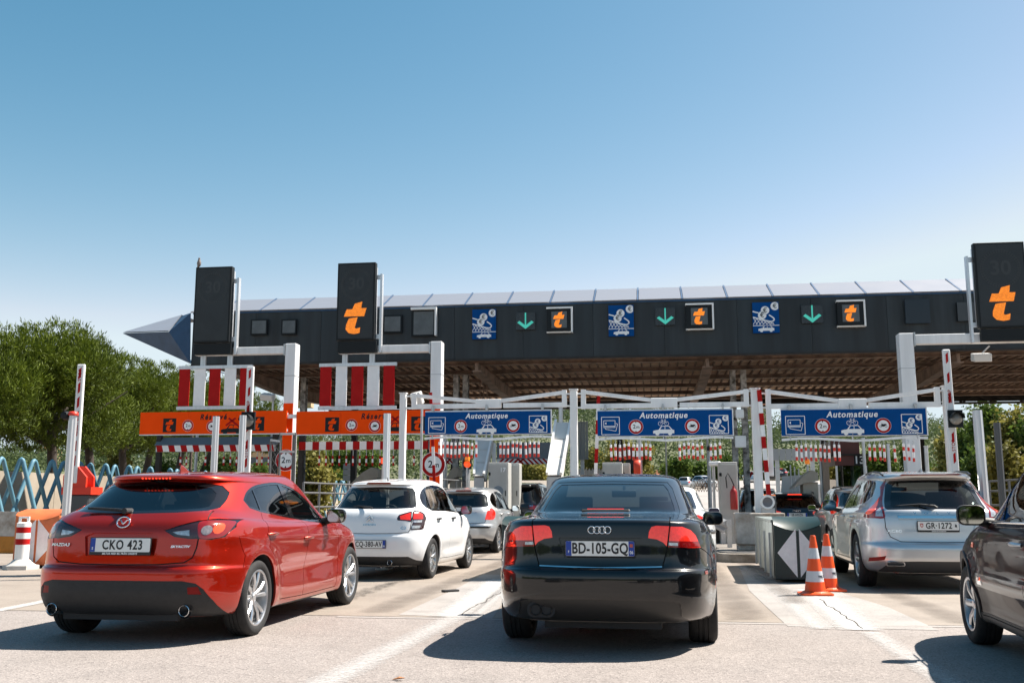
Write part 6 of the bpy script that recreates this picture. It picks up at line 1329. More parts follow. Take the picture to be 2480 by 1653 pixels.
# ------------------------------------------------------------------ islands, barriers, posts, cushions, cones
M_conc = mat('island concrete', (0.36, 0.33, 0.29), 0.9, dirt=(0.16, 0.13, 0.10), nscale=3, bump=0.3, bscale=30)
M_concw = mat('whitewashed concrete', (0.58, 0.56, 0.53), 0.85, dirt=(0.26, 0.22, 0.18), nscale=2.2, bump=0.3, bscale=20)
def spot(px, py, Y): p = at(px, py, Y); return p
def island(u0, u1, v0, v1, label, z=0.17):
    t = thing('lane_island', label, 'traffic island', tuple(uv((u0 + u1) / 2, v0)), -BETA, 'kerbed lane islands'); w = (u1 - u0) / 2; L = v1 - v0
    def outline(w, e): return [(-w, L), (-w, w * .7)] + [(w * math.cos(a), w * .7 + w * .7 * math.sin(a)) for a in np.linspace(R(180), R(360), 11)] + [(w, w * .7), (w, L)]
    MB().prism(outline(w, 0), 0, z, 'xy').build('kerb', M_conc, t, bevel=.03, seg=2); MB().prism([(x * .86, y + .1) for x, y in outline(w, 0)], z, z + .012, 'xy').build('paving', mat('island paving', (.20, .18, .16), .9, noise=.3, nscale=4), t); return t
def isl_u(px, py): return to_uv(gnd(px, py))
iu, iv = isl_u(1790, 1363)
island(iu - .42, iu + 1.15, iv, 46, 'kerbed concrete island beside the green crash cushion on the right'); i2u, i2v = isl_u(1240, 1372)
island(i2u - .2, i2u + 1.1, i2v + .5, 46, 'kerbed island behind the black saloon on its left'); mu = (tA.location - OF.o).dot(U_AX); island(mu - .6, mu + .8, 21.5, 46, 'kerbed island carrying the left orange mast'); mu = (tB.location - OF.o).dot(U_AX); island(mu - .25, mu + .45, 23.5, 46, 'kerbed island carrying the right orange mast'); mu = (tR.location - OF.o).dot(U_AX); island(mu - .5, mu + 1.0, 19.6, 46, 'kerbed island at the right carrying the tall mast'); 
def cushion(loc, yaw, w, h, L, body, lab, arrow=True):
    t = thing('crash_cushion', lab, 'crash cushion', (loc[0], loc[1], 0), -R(yaw), 'crash cushions on the island noses'); n = 8
    top = [(-w / 2 + w * k / n, h - .085 + .085 * abs(2 * k / n - 1) ** 1.6 * 1.0) for k in range(n + 1)]
    b = MB(); P = [(w / 2, .05), (-w / 2, .05)] + [(x, z) for x, z in [(-w / 2 + w * k / n, h - .10 - .09 * math.sin(math.pi * k / n)) for k in range(n + 1)]]
    b.prism(P, .0, .10); b.build('nose_board', body, t, bevel=.01)
    b = MB(); vs = []; fs = []
    for q, (yy, k0) in enumerate(((.0, 0), (.06, .05), (.30, .105), (.55, .11))):
        for k in range(n + 1): x = -w / 2 + w * k / n; s = math.sin(math.pi * k / n); vs.append((x, yy - .002, h - .10 - .09 * s + (0 if q == 0 else k0 + .085 * s * min(1, yy / .35))))
    for q in range(3):
        for k in range(n): fs.append((q * (n + 1) + k, q * (n + 1) + k + 1, (q + 1) * (n + 1) + k + 1, (q + 1) * (n + 1) + k))
    b.add(vs, fs); b.build('nose_hood', body, t, ang=60)
    sd = MATS.get('cushion side') or mat('cushion side', (.36, .41, .39), .35, .55, noise=.12, nscale=3)
    for s in (-1, 1):
        b = MB(); zz = [.08, .2, .32, .45, .58, .7, .82]; prof = []
        m = 26; vs = []
        for k in range(m + 1):
            y = .10 + (L - .1) * k / m; off = (.012 if k % 4 in (0, 1) else -.012)
            for z in (.06, h * .5, h - .08): vs.append((s * (w / 2 + off), y, z))
        fs = [(k * 3 + j, k * 3 + j + 1, (k + 1) * 3 + j + 1, (k + 1) * 3 + j) for k in range(m) for j in range(2)]; b.add(vs, fs); b.build('side_sheet', sd if body is not MATS.get('orange plastic') else body, t)
        for y in np.linspace(.6, L - .3, 4): MB().box((s * (w / 2 + .02), y, h * .4), (.03, .05, h * .7)).build('side_post', M_galv if body is not MATS.get('orange plastic') else body, t)
    b = MB(); b.b2(-w / 2, w / 2, .5, L, h - .08, h - .04); b.build('top_sheet', sd if body is not MATS.get('orange plastic') else body, t); b = MB(); b.b2(-w / 2 + .05, w / 2 - .05, .3, L - .05, .05, h - .1); b.build('core', M_dark, t)
    if arrow:
        zc = h * .46; k = w * .44
        for s in (-1, 1): flat(t, [(s * .022, zc + h * .37), (s * .022, zc - h * .37), (s * k, zc)] if s < 0 else [(s * .022, zc + h * .37), (s * k, zc), (s * .022, zc - h * .37)], -.001, mat('cushion marking', (.82, .80, .80), .45, noise=.08, nscale=9), 'reflective_triangle', .003)
    return t
M_gcush = mat('dark green plastic', (0.006, 0.028, 0.027), 0.4, noise=0.15, nscale=4); M_ocush = mat('orange plastic', (0.60, 0.15, 0.045), 0.5, noise=0.2, nscale=4)
c = (gnd(1888, 1412) + gnd(1985, 1412)) / 2; cushion((c.x, c.y), 10, .66, .93, 4.2, M_gcush, 'dark green crash cushion with white diamond beside the traffic cones')
cushion((.17, 15.1), 10, .66, .93, 4.0, M_gcush, 'dark green crash cushion hidden behind the left of the black saloon')
cushion((-8.45, 18.0), 9, .86, 1.02, 3.0, M_ocush, 'faded orange crash cushion beside the red hatchback')
# concrete block with round horn speaker on the right island
p = at(1812, 1300, 20.6); t = thing('concrete_block', 'stained white concrete block on the right island nose', 'concrete block', (p.x, p.y, .18), -BETA); z1 = at(1812, 1241, 20.6).z - .18
b = MB(); b.b2(-.24, .75, 0, .6, .12, z1); b.b2(-.20, .60, .05, .55, 0, .12); b.build('block', M_concw, t, bevel=.02)
p = at(1858, 1215, 20.4); t = thing('horn_speaker', 'round grey loudspeaker in a white ring on the concrete block', 'speaker', (p.x, p.y, z1 + .18), -BETA); zc = p.z - z1 - .18
MB().lathe([(.10, -.08), (.135, -.085), (.145, -.06), (.14, .0), (.10, .12), (.05, .16), (0, .16)], 28, 'y', (0, 0, zc)).build('ring', M_white, t, ang=40); MB().lathe([(0, -.05), (.06, -.06), (.108, -.075)], 24, 'y', (0, 0, zc)).build('mesh_grille', mat('grey grille', (.16, .16, .17), .6, bump=.4, bscale=250), t, ang=60); MB().b2(-.12, .14, -.04, .1, 0, zc - .12).build('foot', M_galv, t)
p = at(1861, 1219, 20.9); t = thing('orange_box', 'orange equipment box behind the round speaker', 'cabinet', (p.x, p.y, z1 + .18), -BETA); MB().b2(-.15, .15, 0, .2, 0, .37).build('case', mat('box orange', (.75, .17, .01), .5), t, bevel=.01)
# guard rail left of the block
t = thing('guard_rail', 'galvanised guard rail bending down left of the concrete block', 'guard rail', (*gnd(1775, 1352)[:2], 0), -BETA)
def wbeam(pts, h=.31):
    b = MB(); prof = [(-.5, 0), (-.38, .08), (-.2, .08), (-.06, 0), (.06, 0), (.2, .08), (.38, .08), (.5, 0)]; n = len(prof); vs = []
    for i, p in enumerate(pts):
        for z, o in prof: vs.append((p[0] + o * p[3] if len(p) > 3 else p[0] - o, p[1], p[2] + z * h))
    b.add(vs, [(i * n + k, i * n + k + 1, (i + 1) * n + k + 1, (i + 1) * n + k) for i in range(len(pts) - 1) for k in range(n - 1)]); return b
wbeam([(-.05, .6, .62), (-.1, 2.2, .66), (-.16, 5, .68), (-.3, 12, .70), (-.4, 24, .70)]).build('beam', M_galv, t, ang=35)
for y in (1.0, 3, 6, 10, 14): MB().b2(-.03, .07, y, y + .06, .17, .78).build('rail_post', M_galv, t)
# traffic cones
def cone(px, py, lab):
    g = gnd(px, py); t = thing('traffic_cone', lab, 'traffic cone', (g.x, g.y, .012), R(random.uniform(-10, 10)), 'traffic cones by the green cushion'); mo = mat('cone orange', (.80, .085, .008), .4, noise=.06, nscale=6); mw = mat('cone reflective', (.55, .57, .60), .3, noise=.06, nscale=14)
    H = .72; r = lambda z: .135 - (.135 - .032) * z / H
    b = MB(); b.prism(rrect(-.20, .20, -.20, .20, .06, 4), 0, .022, 'xy'); b.lathe([(.19, .022), (.165, .03), (.142, .045)], 24, 'z'); b.build('base', mo, t, ang=30)
    for k, (a, c, m) in enumerate(((.035, .16, mo), (.16, .29, mw), (.29, .44, mo), (.44, .57, mw), (.57, .70, mo))): MB().lathe([(r(a), a), (r(c), c)], 28, 'z').build('sleeve_band', m, t, ang=60)
    MB().lathe([(r(.70), .70), (r(.70) - .002, .655), (r(.70), .70), (.034, .715), (.026, .725), (.0, .722)], 24, 'z').build('tip', mo, t, ang=40)
    z = .225; lettering('VINCI', mat('cone ink', (.03, .04, .06), .5), t, (.065, -r(z) * .80, z), .036, .0005, 0, 1.1, 1.0, .002, rot=(R(-8), 0, R(38)))
    return t
cone(2007, 1431, 'orange and white traffic cone standing behind, right of the nearer cone'); cone(1975, 1441, 'nearer orange and white traffic cone in front of the green cushion')
# white bollard
g = gnd(50, 1378); t = thing('bollard', 'white bollard with two red bands left of the orange cushion', 'bollard', (g.x, g.y, .004), R(12)); r0 = .115
b = MB(); b.prism([(.30 * math.cos(a), .30 * math.sin(a)) for a in np.linspace(0, 2 * math.pi, 7)[:-1]], 0, .07, 'xy'); b.lathe([(.24, .07), (.17, .12), (.135, .16), (r0, .17)], 20, 'z'); b.build('base', mat('bollard base', (.55, .53, .50), .6, noise=.15), t, ang=35)
for a, c, m in ((.17, .42, M_white), (.42, .52, M_signr), (.52, .62, M_white), (.62, .72, M_signr), (.72, .79, M_white)): MB().lathe([(r0, a), (r0, c)], 24, 'z').build('band', m, t, ang=60)
b = MB(); b.lathe([(r0, .79), (.09, .80), (0, .80)], 20, 'z'); b.b2(-.085, -.05, -.03, .03, .8, .87); b.b2(.05, .085, -.03, .03, .8, .87); b.b2(-.085, .085, -.03, .03, .87, .90); b.build('grip', M_white, t, ang=40)
# lifting barriers with upright arms
def barrier(px, py_top, Y, w, lab, tilt=0.0, base=True, marks=True, zb=.95, col=None, stop=True):
    p = at(px, py_top, Y); t = thing('lifting_barrier', lab, 'barrier', (p.x, Y, 0), -BETA, 'raised lane barriers'); h = p.z
    e = bpy.data.objects.new('arm', None); COL.objects.link(e); e.parent = t; e.location = (0, 0, zb); e.rotation_euler = (0, tilt, 0)
    b = MB(); b.b2(-w / 2, w / 2, -.03, .03, 0, h - zb); b.build('arm_profile', mat('arm white', (.74, .74, .74), .4), e, bevel=.012)
    if marks:
        n = 7
        for k in range(n):
            z = .35 + (h - zb - .5) * k / (n - 1)
            flat(e, [(-w * .16, z - .10), (w * .16, z - .06), (w * .16, z + .10), (-w * .16, z + .06)], -.031, M_signr, 'red_mark', .002)
        if stop:
            for z in (.9, 1.75): lettering('STOP', M_signr, e, (0, -.032, z), w * .62, .001, 0, 1.1, 1, .001, rot=(0, R(-90), 0))
            lettering('BCA', M_signr, e, (0, -.032, h - zb - .85), w * .62, .002, 0, 1.1, 1, .001, rot=(0, R(-90), 0))
        flat(e, [(-w / 2, 0), (0, 0), (0, .42), (-w / 2, .42)], -.031, M_signr, 'red_foot', .003)
    if base:
        b = MB(); b.b2(-.16, .28, -.02, .30, .04, zb - .18); b.build('cabinet', mat('barrier grey', (.05, .055, .06), .5), t, bevel=.02); b = MB(); b.b2(-.19, .32, -.03, .32, zb - .18, zb - .06); b.prism([(-.18, zb - .06), (.22, zb - .06), (.22, zb + .10), (.05, zb + .28), (-.08, zb + .28), (-.18, zb + .12)], -.02, .02); b.prism([(-.18, zb - .06), (.22, zb - .06), (.22, zb + .10), (.05, zb + .28), (-.08, zb + .28), (-.18, zb + .12)], .20, .24); b.build('red_head', mat('barrier red', (.62, .03, .008), .45), t)
        b = MB(); b.b2(-.20, .34, -.05, .36, 0, .04); b.build('foot_plate', M_galv, t)
    return t
barrier(199, 882, 16.2, .125, 'raised white barrier arm with red base beyond the orange cushion', R(-.2), zb=1.45); barrier(607, 887, 19.0, .14, 'raised white barrier arm in front of the left orange sign', R(.1), zb=1.2); barrier(2293, 846, 17.0, .125, 'raised white barrier arm right of the rightmost gantry post', R(-.4), zb=1.2)
def pole_arm(x0, y0, x1, y1, Y, lab, w=.075, n=7):
    a, b_ = at(x0, y0, Y), at(x1, y1, Y); t = thing('barrier_pole', lab, 'barrier', (b_.x, Y, 0), 0, 'raised lane barriers'); MB().b2(-.12, .12, -.1, .15, 0, max(.1, b_.z)).build('cabinet', mat('barrier grey', (.05, .055, .06), .5), t, bevel=.01)
    A = Vector((a.x - b_.x, 0, a.z)); B = Vector((0, 0, b_.z))
    for k in range(n):
        p, q = B.lerp(A, k / n), B.lerp(A, (k + 1) / n); MB().bar(p, q, w, .05, up=(0, 1, 0)).build('pole_band', M_signr if k % 2 == 0 else M_signw, t)
pole_arm(1450, 949, 1441, 1190, 22.6, 'slim red and white barrier pole left of the second blue sign', .075); pole_arm(1838, 944, 1862, 1200, 20.8, 'leaning red and white barrier pole beside the third gantry post', .085, 9); pole_arm(1043, 950, 1052, 1170, 24.5, 'thin red and white pole in front of the round 2 m sign', .07, 5); pole_arm(1822, 1142, 1802, 1180, 40, 'far tilted red and white pole beyond the third gantry post', .08, 3)
# fluted aluminium posts
def alu_post(px, py, Y, w, lab, lean=0.0, zb=0.0, m=None, cap=None):
    p = at(px, py, Y); t = thing('aluminium_post', lab, 'post', (p.x, Y, zb), -BETA, 'fluted posts'); t.rotation_euler = (0, lean, -BETA); H = p.z - zb; prof = []
    for k in range(16): a = 2 * math.pi * k / 16; r = w / 2 * (1.0 if k % 2 else .86); prof.append((r * math.cos(a), r * math.sin(a)))
    MB().prism(prof, 0, H, 'xy').build('fluted_shaft', m or M_alu, t); MB().prism(rrect(-w, w, -w, w, .02), 0, .03, 'xy').build('foot_plate', M_galv, t)
    if cap: cap(t, H)
    return t
def red_cap(t, H):
    b = MB(); b.lathe([(.075, 0), (.08, .03), (.06, .06), (0, .07)], 16, 'z', (0, 0, H)); b.build('red_cap', mat('cap red', (.6, .04, .02), .4), t, ang=50); b = MB(); b.lathe([(.0, -.09), (.055, -.08), (.07, .0), (.04, .05)], 16, 'y', (-.11, 0, H + .0)); b.build('signal_lamp', M_signk, t, ang=50)
alu_post(176, 1006, 15.4, .125, 'leaning aluminium post with red cap beside the left barrier', R(.2), cap=red_cap); alu_post(524, 1008, 17.4, .115, 'aluminium post in front of the left orange sign text'); alu_post(589, 1005, 17.4, .115, 'aluminium post just left of the second raised barrier'); alu_post(938, 1001, 17.6, .125, 'aluminium post crossing the right orange sign'); alu_post(2370, 993, 13.6, .125, 'tall aluminium post right of the silver SUV', R(-.5)); alu_post(2414, 1023, 19.5, .13, 'dark grey post near the right edge in front of the trees', 0, m=mat('dark pole', (.07, .075, .08), .5))
# signal heads
def signal(px, py, Y, r, lab, lit=None, post=False):
    p = at(px, py, Y); t = thing('signal_light', lab, 'signal light', (p.x, Y, 0), -BETA, 'lane signal lights'); b = MB(); b.b2(-r * 1.1, r * 1.1, 0, .06, p.z - r * 1.4, p.z + r * 1.4); b.build('backing_board', M_signk, t)
    MB().lathe([(0, -.10), (r * .5, -.09), (r * .9, -.04), (r, 0)], 20, 'y', (0, 0, p.z)).build('lens', lit or mat('milky lens', (.20, .20, .19), .3), t, ang=60); b = MB(); b.lathe([(r, 0), (r * 1.02, -.16)], 16, 'y', (0, 0, p.z), R(0), R(180)); b.build('visor', M_signk, t, ang=60)
    if post: MB().b2(-.05, .05, .06, .16, 0, p.z).build('post', M_galv, t)
signal(2315, 1013, 16.8, .105, 'round signal with black board on the right barrier arm'); signal(600, 1018, 18.8, .12, 'dark round signal beside the second raised barrier')
M_redlit = mat('red signal', (.7, .05, .02), .3, emit=(1, .10, .02), estr=.45)
for px, py, Y, lb in ((1132, 1123, 27.5, 'red lane signal below the leftmost blue sign'), (927, 1115, 31, 'red lane signal behind the aluminium post near the right orange mast')): signal(px, py, Y, .10, lb, M_redlit, True)
for px, py, Y, lb in ((1132, 1112, 27.5, 'orange beacon above the lane signal under the leftmost blue sign'), (1955, 1117, 30, 'orange beacon on a black lamp left of the red booth'), (1718, 1085, 30, 'dark beacon on a pole right of the middle blue sign')):
    p = at(px, py, Y); t = thing('beacon', lb, 'beacon light', (p.x, Y - .1, 0), 0, 'warning beacons'); MB().tube([(0, .1, 0), (0, .1, p.z - .1)], .035, 8).build('pole', M_galv, t); MB().lathe([(.07, -.07), (.075, .0), (.06, .07), (0, .085)], 14, 'z', (0, 0.1, p.z)).build('lens', mat('beacon amber', (.85, .22, .01), .3, emit=(1, .25, .02), estr=.15) if px != 1718 else M_soot, t, ang=60)
# ------------------------------------------------------------------ striped height bars behind the orange signs
def height_bar(x0, x1, yt, yb, Y, n, slant, rods, ry, lab, cap=True):
    fr = Frame(to_uv(at((x0 + x1) / 2, yb, Y))[1]); ua, ub = fr(x0, yb)[0], fr(x1, yb)[0]; z1, z0 = fr((x0 + x1) / 2, yt)[1], fr((x0 + x1) / 2, yb)[1]; cu = (ua + ub) / 2; w = (ub - ua) / 2
    t = root_at(fr, cu, 'height_bar', lab, 'height gauge', 'striped height bars'); s = 2 * w / n; k = (z1 - z0) * slant
    for q in range(n): a = -w + q * s; flat(t, [(a + k, z0), (a + s + k, z0), (a + s, z1), (a, z1)], -.0, M_signr if q % 2 == 0 else M_signw, 'stripe', .006)
    b = MB(); b.b2(-w, w + k, .0, .12, z0, z1); b.build('beam', M_galv, t)
    if cap: b = MB(); b.prism([(-.02, z1), (.30, z1 + .26), (.34, z1 + .24), (.12, z1)], -w - .05, w + .1, 'yz'); b.build('cover', mat('grey cover', (.13, .15, .16), .5), t)
    for a in (-w, w): MB().b2(a - .07, a + .07, .14, .30, 0, z1 + (.9 if cap else .3)).build('post', M_soot, t)
    for p in rods:
        u = fr(p, ry[0])[0] - cu; zt, zb2 = fr(p, ry[0])[1], fr(p, ry[1])[1]; L = zt - zb2; r = MB().tube([(u, .05, z0), (u, .05, zt - L * .35)], .012, 6).build('hanging_rod', M_galv, t)
        for a, c, m in ((.35, .55, M_signr), (.55, .8, M_signw), (.8, 1, M_signr)): MB().tube([(u, .05, zt - L * a), (u, .05, zt - L * c)], .028, 8).build('rod_band', m, r)
height_bar(377, 660, 1077, 1092.5, 30.5, 19, .28, [320 + q * .17 for q in (685, 770, 1040, 1300, 1395, 1485, 1775, 1845, 1940)], (1094, 1126), 'red and white slanted height bar under the left orange sign'); height_bar(724, 1037, 1068, 1088, 29.5, 19, 0, [700 + q * .1615 for q in (450, 550, 650, 750, 855, 955, 1055, 1155, 1250, 1360, 1560, 1870)], (1090, 1127), 'red and white height bar under the right orange sign', False)
# ------------------------------------------------------------------ booths, cabinets, chutes under the canopy
M_cab = mat('cabinet grey', (0.42, 0.42, 0.40), 0.5, noise=0.08, nscale=4)
def cabinet(px0, px1, py0, Y, d, lab, num=None, disc=False, door=True):
    fr = Frame(to_uv(at((px0 + px1) / 2, py0, Y))[1]); ua, ub = fr(px0, py0 + 20)[0], fr(px1, py0 + 20)[0]; z1 = fr((px0 + px1) / 2, py0)[1]; w = (ub - ua) / 2; t = root_at(fr, (ua + ub) / 2, 'equipment_cabinet', lab, 'cabinet', 'grey equipment cabinets')
    MB().b2(-w, w, 0, d, .17, z1).build('case', M_cab, t, bevel=.012); b = MB(); b.b2(-w + .03, w - .03, -.018, 0, .45, z1 - .05); o = b.build('door', M_cab, t, bevel=.006)
    for z in (.75, z1 - .3): MB().b2(-w + .0, -w + .06, -.03, -.015, z - .04, z + .04).build('hinge', M_signk, o)
    MB().b2(w - .08, w - .06, -.035, -.018, z1 * .6, z1 * .6 + .14).build('door_handle', M_signk, o)
    if num: lettering(num, M_signw, t, (w * .45, -.02, z1 - .2), .16, .003)
    if disc: MB().lathe([(0, -.024), (w * .5, -.022), (w * .52, -.018)], 20, 'y', (0, 0, z1 - .75)).build('round_badge', mat('badge blue grey', (.16, .20, .24), .5), t)
    return t, w, z1
cabinet(1183, 1231, 1119, 26.5, .6, 'grey cabinet numbered 17 with a round badge behind the black SUV', '17', True); cabinet(1233, 1258, 1121, 27.2, .5, 'plain grey cabinet right beside the cabinet numbered 17'); cabinet(1459, 1507, 1119, 27.0, .6, 'grey cabinet behind the roof of the black saloon'); cabinet(1508, 1526, 1121, 27.6, .5, 'narrow grey cabinet beside the red hose'); t, w, z = cabinet(1741, 1786, 1118, 24.0, .5, 'tall grey cabinet with a fire extinguisher on its right')
# fire extinguisher and hose
p = at(1777, 1204, 23.75); t = thing('fire_extinguisher', 'red fire extinguisher with black hose on the tall grey cabinet', 'fire extinguisher', (p.x, p.y, p.z - .28), -BETA); MB().lathe([(0, 0), (.075, .0), (.085, .03), (.085, .40), (.06, .47), (.025, .50), (.025, .55), (0, .55)], 16, 'z').build('cylinder', mat('extinguisher red', (.30, .012, .012), .35), t, ang=50); MB().tube([(.02, 0, .55), (-.04, -.03, .70), (-.12, -.03, .85), (-.17, -.02, .75), (-.15, -.02, .5)], .014, 8).build('hose', M_rubber, t, ang=60)
p = at(1543, 1132, 27.3); t = thing('hose_reel', 'red hose reel on a stand behind the black saloon', 'hose reel', (p.x, p.y, 0), -BETA); MB().lathe([(.08, -.08), (.22, -.09), (.24, -.05), (.24, .05), (.22, .09), (.08, .08)], 20, 'x', (0, 0, p.z)).build('reel', mat('reel red', (.62, .05, .015), .5), t, ang=50); MB().b2(-.05, .05, -.05, .05, .17, p.z - .2).build('stand', mat('reel red', (.62, .05, .015), .5), t); MB().b2(.10, .14, -.04, .04, .17, p.z + .5).build('pole', M_galv, t)
for px0, px1, py0, py1, lb in ((1494, 1508, 1082, 1110, 'small dark red box on a post, left one behind the black saloon'), (1518, 1534, 1082, 1110, 'small dark red box on a post, right one behind the black saloon')):
    a, c = at(px0, py1, 31), at(px1, py0, 31); t = thing('red_box', lb, 'box', ((a.x + c.x) / 2, 31, 0), -BETA); w = (c.x - a.x) / 2; MB().b2(-w, w, 0, .25, a.z, c.z).build('case', mat('dark red case', (.20, .025, .018), .5), t); MB().b2(-.05, .05, .1, .2, .17, a.z).build('post', M_soot, t); MB().b2(-w * 1.3, w * 1.2, .02, .22, a.z - .35, a.z - .02).build('lower_case', M_soot, t)
# white inclined chutes
def chute(xt0, xt1, yt, xb0, xb1, yb, Y, lab):
    a, b_, c, d = at(xt0, yt, Y + 1.6), at(xt1, yt, Y + 1.6), at(xb1, yb, Y), at(xb0, yb, Y); t = thing('inclined_chute', lab, 'chute', ((c.x + d.x) / 2, Y, 0), 0, 'white inclined chutes'); o = Vector(t.location); P = [p - o for p in (a, b_, c, d)]; dn = Vector((.05, .35, -.16))
    m = mat('cream panel', (.70, .67, .63), .6, noise=.06, nscale=1.5)
    for k in range(3):
        t0, t1 = k / 3 + .006, (k + 1) / 3 - .006; q = [P[0].lerp(P[3], t0), P[1].lerp(P[2], t0), P[1].lerp(P[2], t1), P[0].lerp(P[3], t1)]; MB().add(q + [v + dn for v in q], [(0, 1, 2, 3), (7, 6, 5, 4), (0, 4, 5, 1), (1, 5, 6, 2), (2, 6, 7, 3), (3, 7, 4, 0)]).build('panel', m, t)
    for e in (0, 1): MB().bar(P[e] + Vector((0, -.02, .04)), P[3 - e] + Vector((0, -.02, .04)), .06, .10).build('edge_rail', M_white, t)
    MB().b2((P[3].x), (P[2].x), -.05, .4, 0.17, P[2].z - .05).build('foot_box', M_galv, t); e = P[1] + dn; MB().bar(e, (e.x, e.y, 0.2), .12, .12).build('support', M_white, t); MB().bar(P[0] + dn, (P[0].x, e.y, 0.2), .10, .10).build('support', M_white, t)
chute(1155, 1192, 1058, 1148, 1172, 1152, 28.5, 'white inclined chute under the leftmost blue sign'); chute(1346, 1382, 1021, 1325, 1359, 1150, 27.5, 'tall white inclined chute left of the second gantry post')
# grey overhead box with chevrons
def chevbox(x0, x1, y0, y1, y2, Y, lab, n):
    fr = Frame(to_uv(at((x0 + x1) / 2, y1, Y))[1]); ua, ub = fr(x0, y1)[0], fr(x1, y1)[0]; xm = (x0 + x1) / 2; z1, z0, zc = fr(xm, y0)[1], fr(xm, y1)[1], fr(xm, y2)[1]; w = (ub - ua) / 2; t = root_at(fr, (ua + ub) / 2, 'overhead_box', lab, 'overhead box', 'grey boxes over the lanes'); MB().b2(-w, w, 0, 1.6, z0, z1).build('casing', mat('slate panel', (.16, .19, .22), .5, noise=.08), t); MB().b2(-w, w, .02, .1, zc, z0).build('board', M_signw, t); s = 2 * w / n; h = z0 - zc
    for q in range(n):
        a = -w + q * s; d = h if a + s / 2 < 0 else -h
        flat(t, [(a, zc), (a + s * .5, zc), (a + s * .5 + d, z0), (a + d, z0)] if -w <= a + d and a + d + s * .5 <= w else [(a, zc), (a + s * .5, zc), (a + s * .5, z0), (a, z0)], .02, M_signr, 'chevron_stripe', .006)
    for a in (-w + .1, w - .1): MB().b2(a - .06, a + .06, .3, .42, .17, z0).build('post', M_galv, t)
chevbox(1203, 1337, 1071, 1110, 1123, 33, 'grey overhead box with red and white chevrons behind the leftmost blue sign', 11); chevbox(1066, 1106, 1068, 1110, 1123, 33.5, 'grey overhead box with chevrons just right of the round 2 m sign', 4)
# red booth number 13
fr = Frame(to_uv(at(2060, 1176, 32))[1]); ua, ub = fr(2023, 1120)[0], fr(2099, 1120)[0]; w = (ub - ua) / 2; t = root_at(fr, (ua + ub) / 2, 'toll_booth', 'dark red toll booth numbered 13 behind the silver SUV', 'booth'); z1, z0, zw = fr(2060, 1101)[1], fr(2060, 1127)[1], fr(2060, 1185)[1]; mr = mat('booth red', (.10, .018, .014), .45, noise=.12, nscale=3)
MB().b2(-w, w, 0, 2.6, z0, z1).build('red_band', mr, t, bevel=.01); MB().b2(-w - .02, w - .1, .5, 2.6, z1, fr(2040, 1064)[1]).build('roof_box', mr, t); MB().b2(-w, w, 0, 2.6, .17, zw - .05).build('lower_wall', mat('booth panel', (.30, .27, .24), .6), t)
for a in (-w + .03, w - .03): MB().b2(a - .03, a + .03, 0, .06, zw - .05, z0).build('corner_post', M_alu, t)
MB().b2(-w + .06, w - .06, .02, .035, zw - .05, z0).build('window_pane', glass('booth glass', (.10, .16, .15)), t); MB().b2(-w + .0, -w + .012, .08, 1.2, zw - .05, z0).build('window_pane', glass('booth glass', (.10, .16, .15)), t); MB().b2(-w, -w + .05, 1.2, 2.6, zw - .05, z0).build('side_wall', mr, t); MB().b2(-w + .06, w, 2.54, 2.6, zw - .05, z0).build('rear_wall', M_dark, t)
b = MB(); lz = (z0 + z1) / 2; b.b2(w * .2, w * .85, -.012, -.002, lz - .17, lz + .17); b.build('number_board', M_signk, t); lettering('13', M_signw, t, (w * .53, -.014, lz), .34, .006)
b = MB(); b.b2(-w - .1, w + .1, -.1, 2.7, z1 - .02, z1 + .03); b.build('roof_edge', M_soot, t)
# beige pay machines with pointed hoods
def paym(px0, px1, py0, Y, lab):
    a, c = at(px0, py0, Y), at(px1, py0, Y); t = thing('pay_machine', lab, 'pay machine', ((a.x + c.x) / 2, Y, .17), -BETA, 'beige pay machines'); w = (c.x - a.x) / 2; h = a.z - .17; m = mat('beige machine', (.36, .32, .26), .55, noise=.12, nscale=4)
    MB().b2(-w * .5, w, 0, .6, 0, h * .82).build('case', m, t, bevel=.015); MB().prism([(-w * 1.6, h * .72), (-w * .4, h * .92), (w * .4, h), (w * 1.0, h * .96), (w * 1.0, h * .84), (-w * .4, h * .80)], -.08, .62).build('hood', m, t); MB().b2(-w * .1, w * .6, -.012, 0, h * .5, h * .62).build('screen', M_scr, t)
paym(1931, 1979, 1138, 29.5, 'beige pay machine with pointed hood left of the red booth'); paym(862, 918, 1131, 32, 'beige pay machine with pointed hood above the white hatchback roof'); paym(1082, 1110, 1128, 32, 'small beige pay machine right of the round 2 m sign')
for px, Y, yt, lb in ((1917, 31, 1125, 'white slanted screen panel left of the pay machine'),):
    a = at(px, yt + 25, Y); t = thing('screen_panel', lb, 'panel', (a.x, Y, 0), -BETA); z = at(px, yt + 28, Y).z; MB().prism([(-.5, .17), (-.28, z), (.35, z + .05), (.35, .17)], 0, .06).build('panel', mat('cream panel', (.70, .67, .63), .6, noise=.06, nscale=1.5), t)
    for k in range(3): MB().tube([(-.05 + .12 * k, -.2, 0), (-.05 + .12 * k, -.2, z + .35 - .06 * k)], .022, 8).build('bar', M_galv, t)
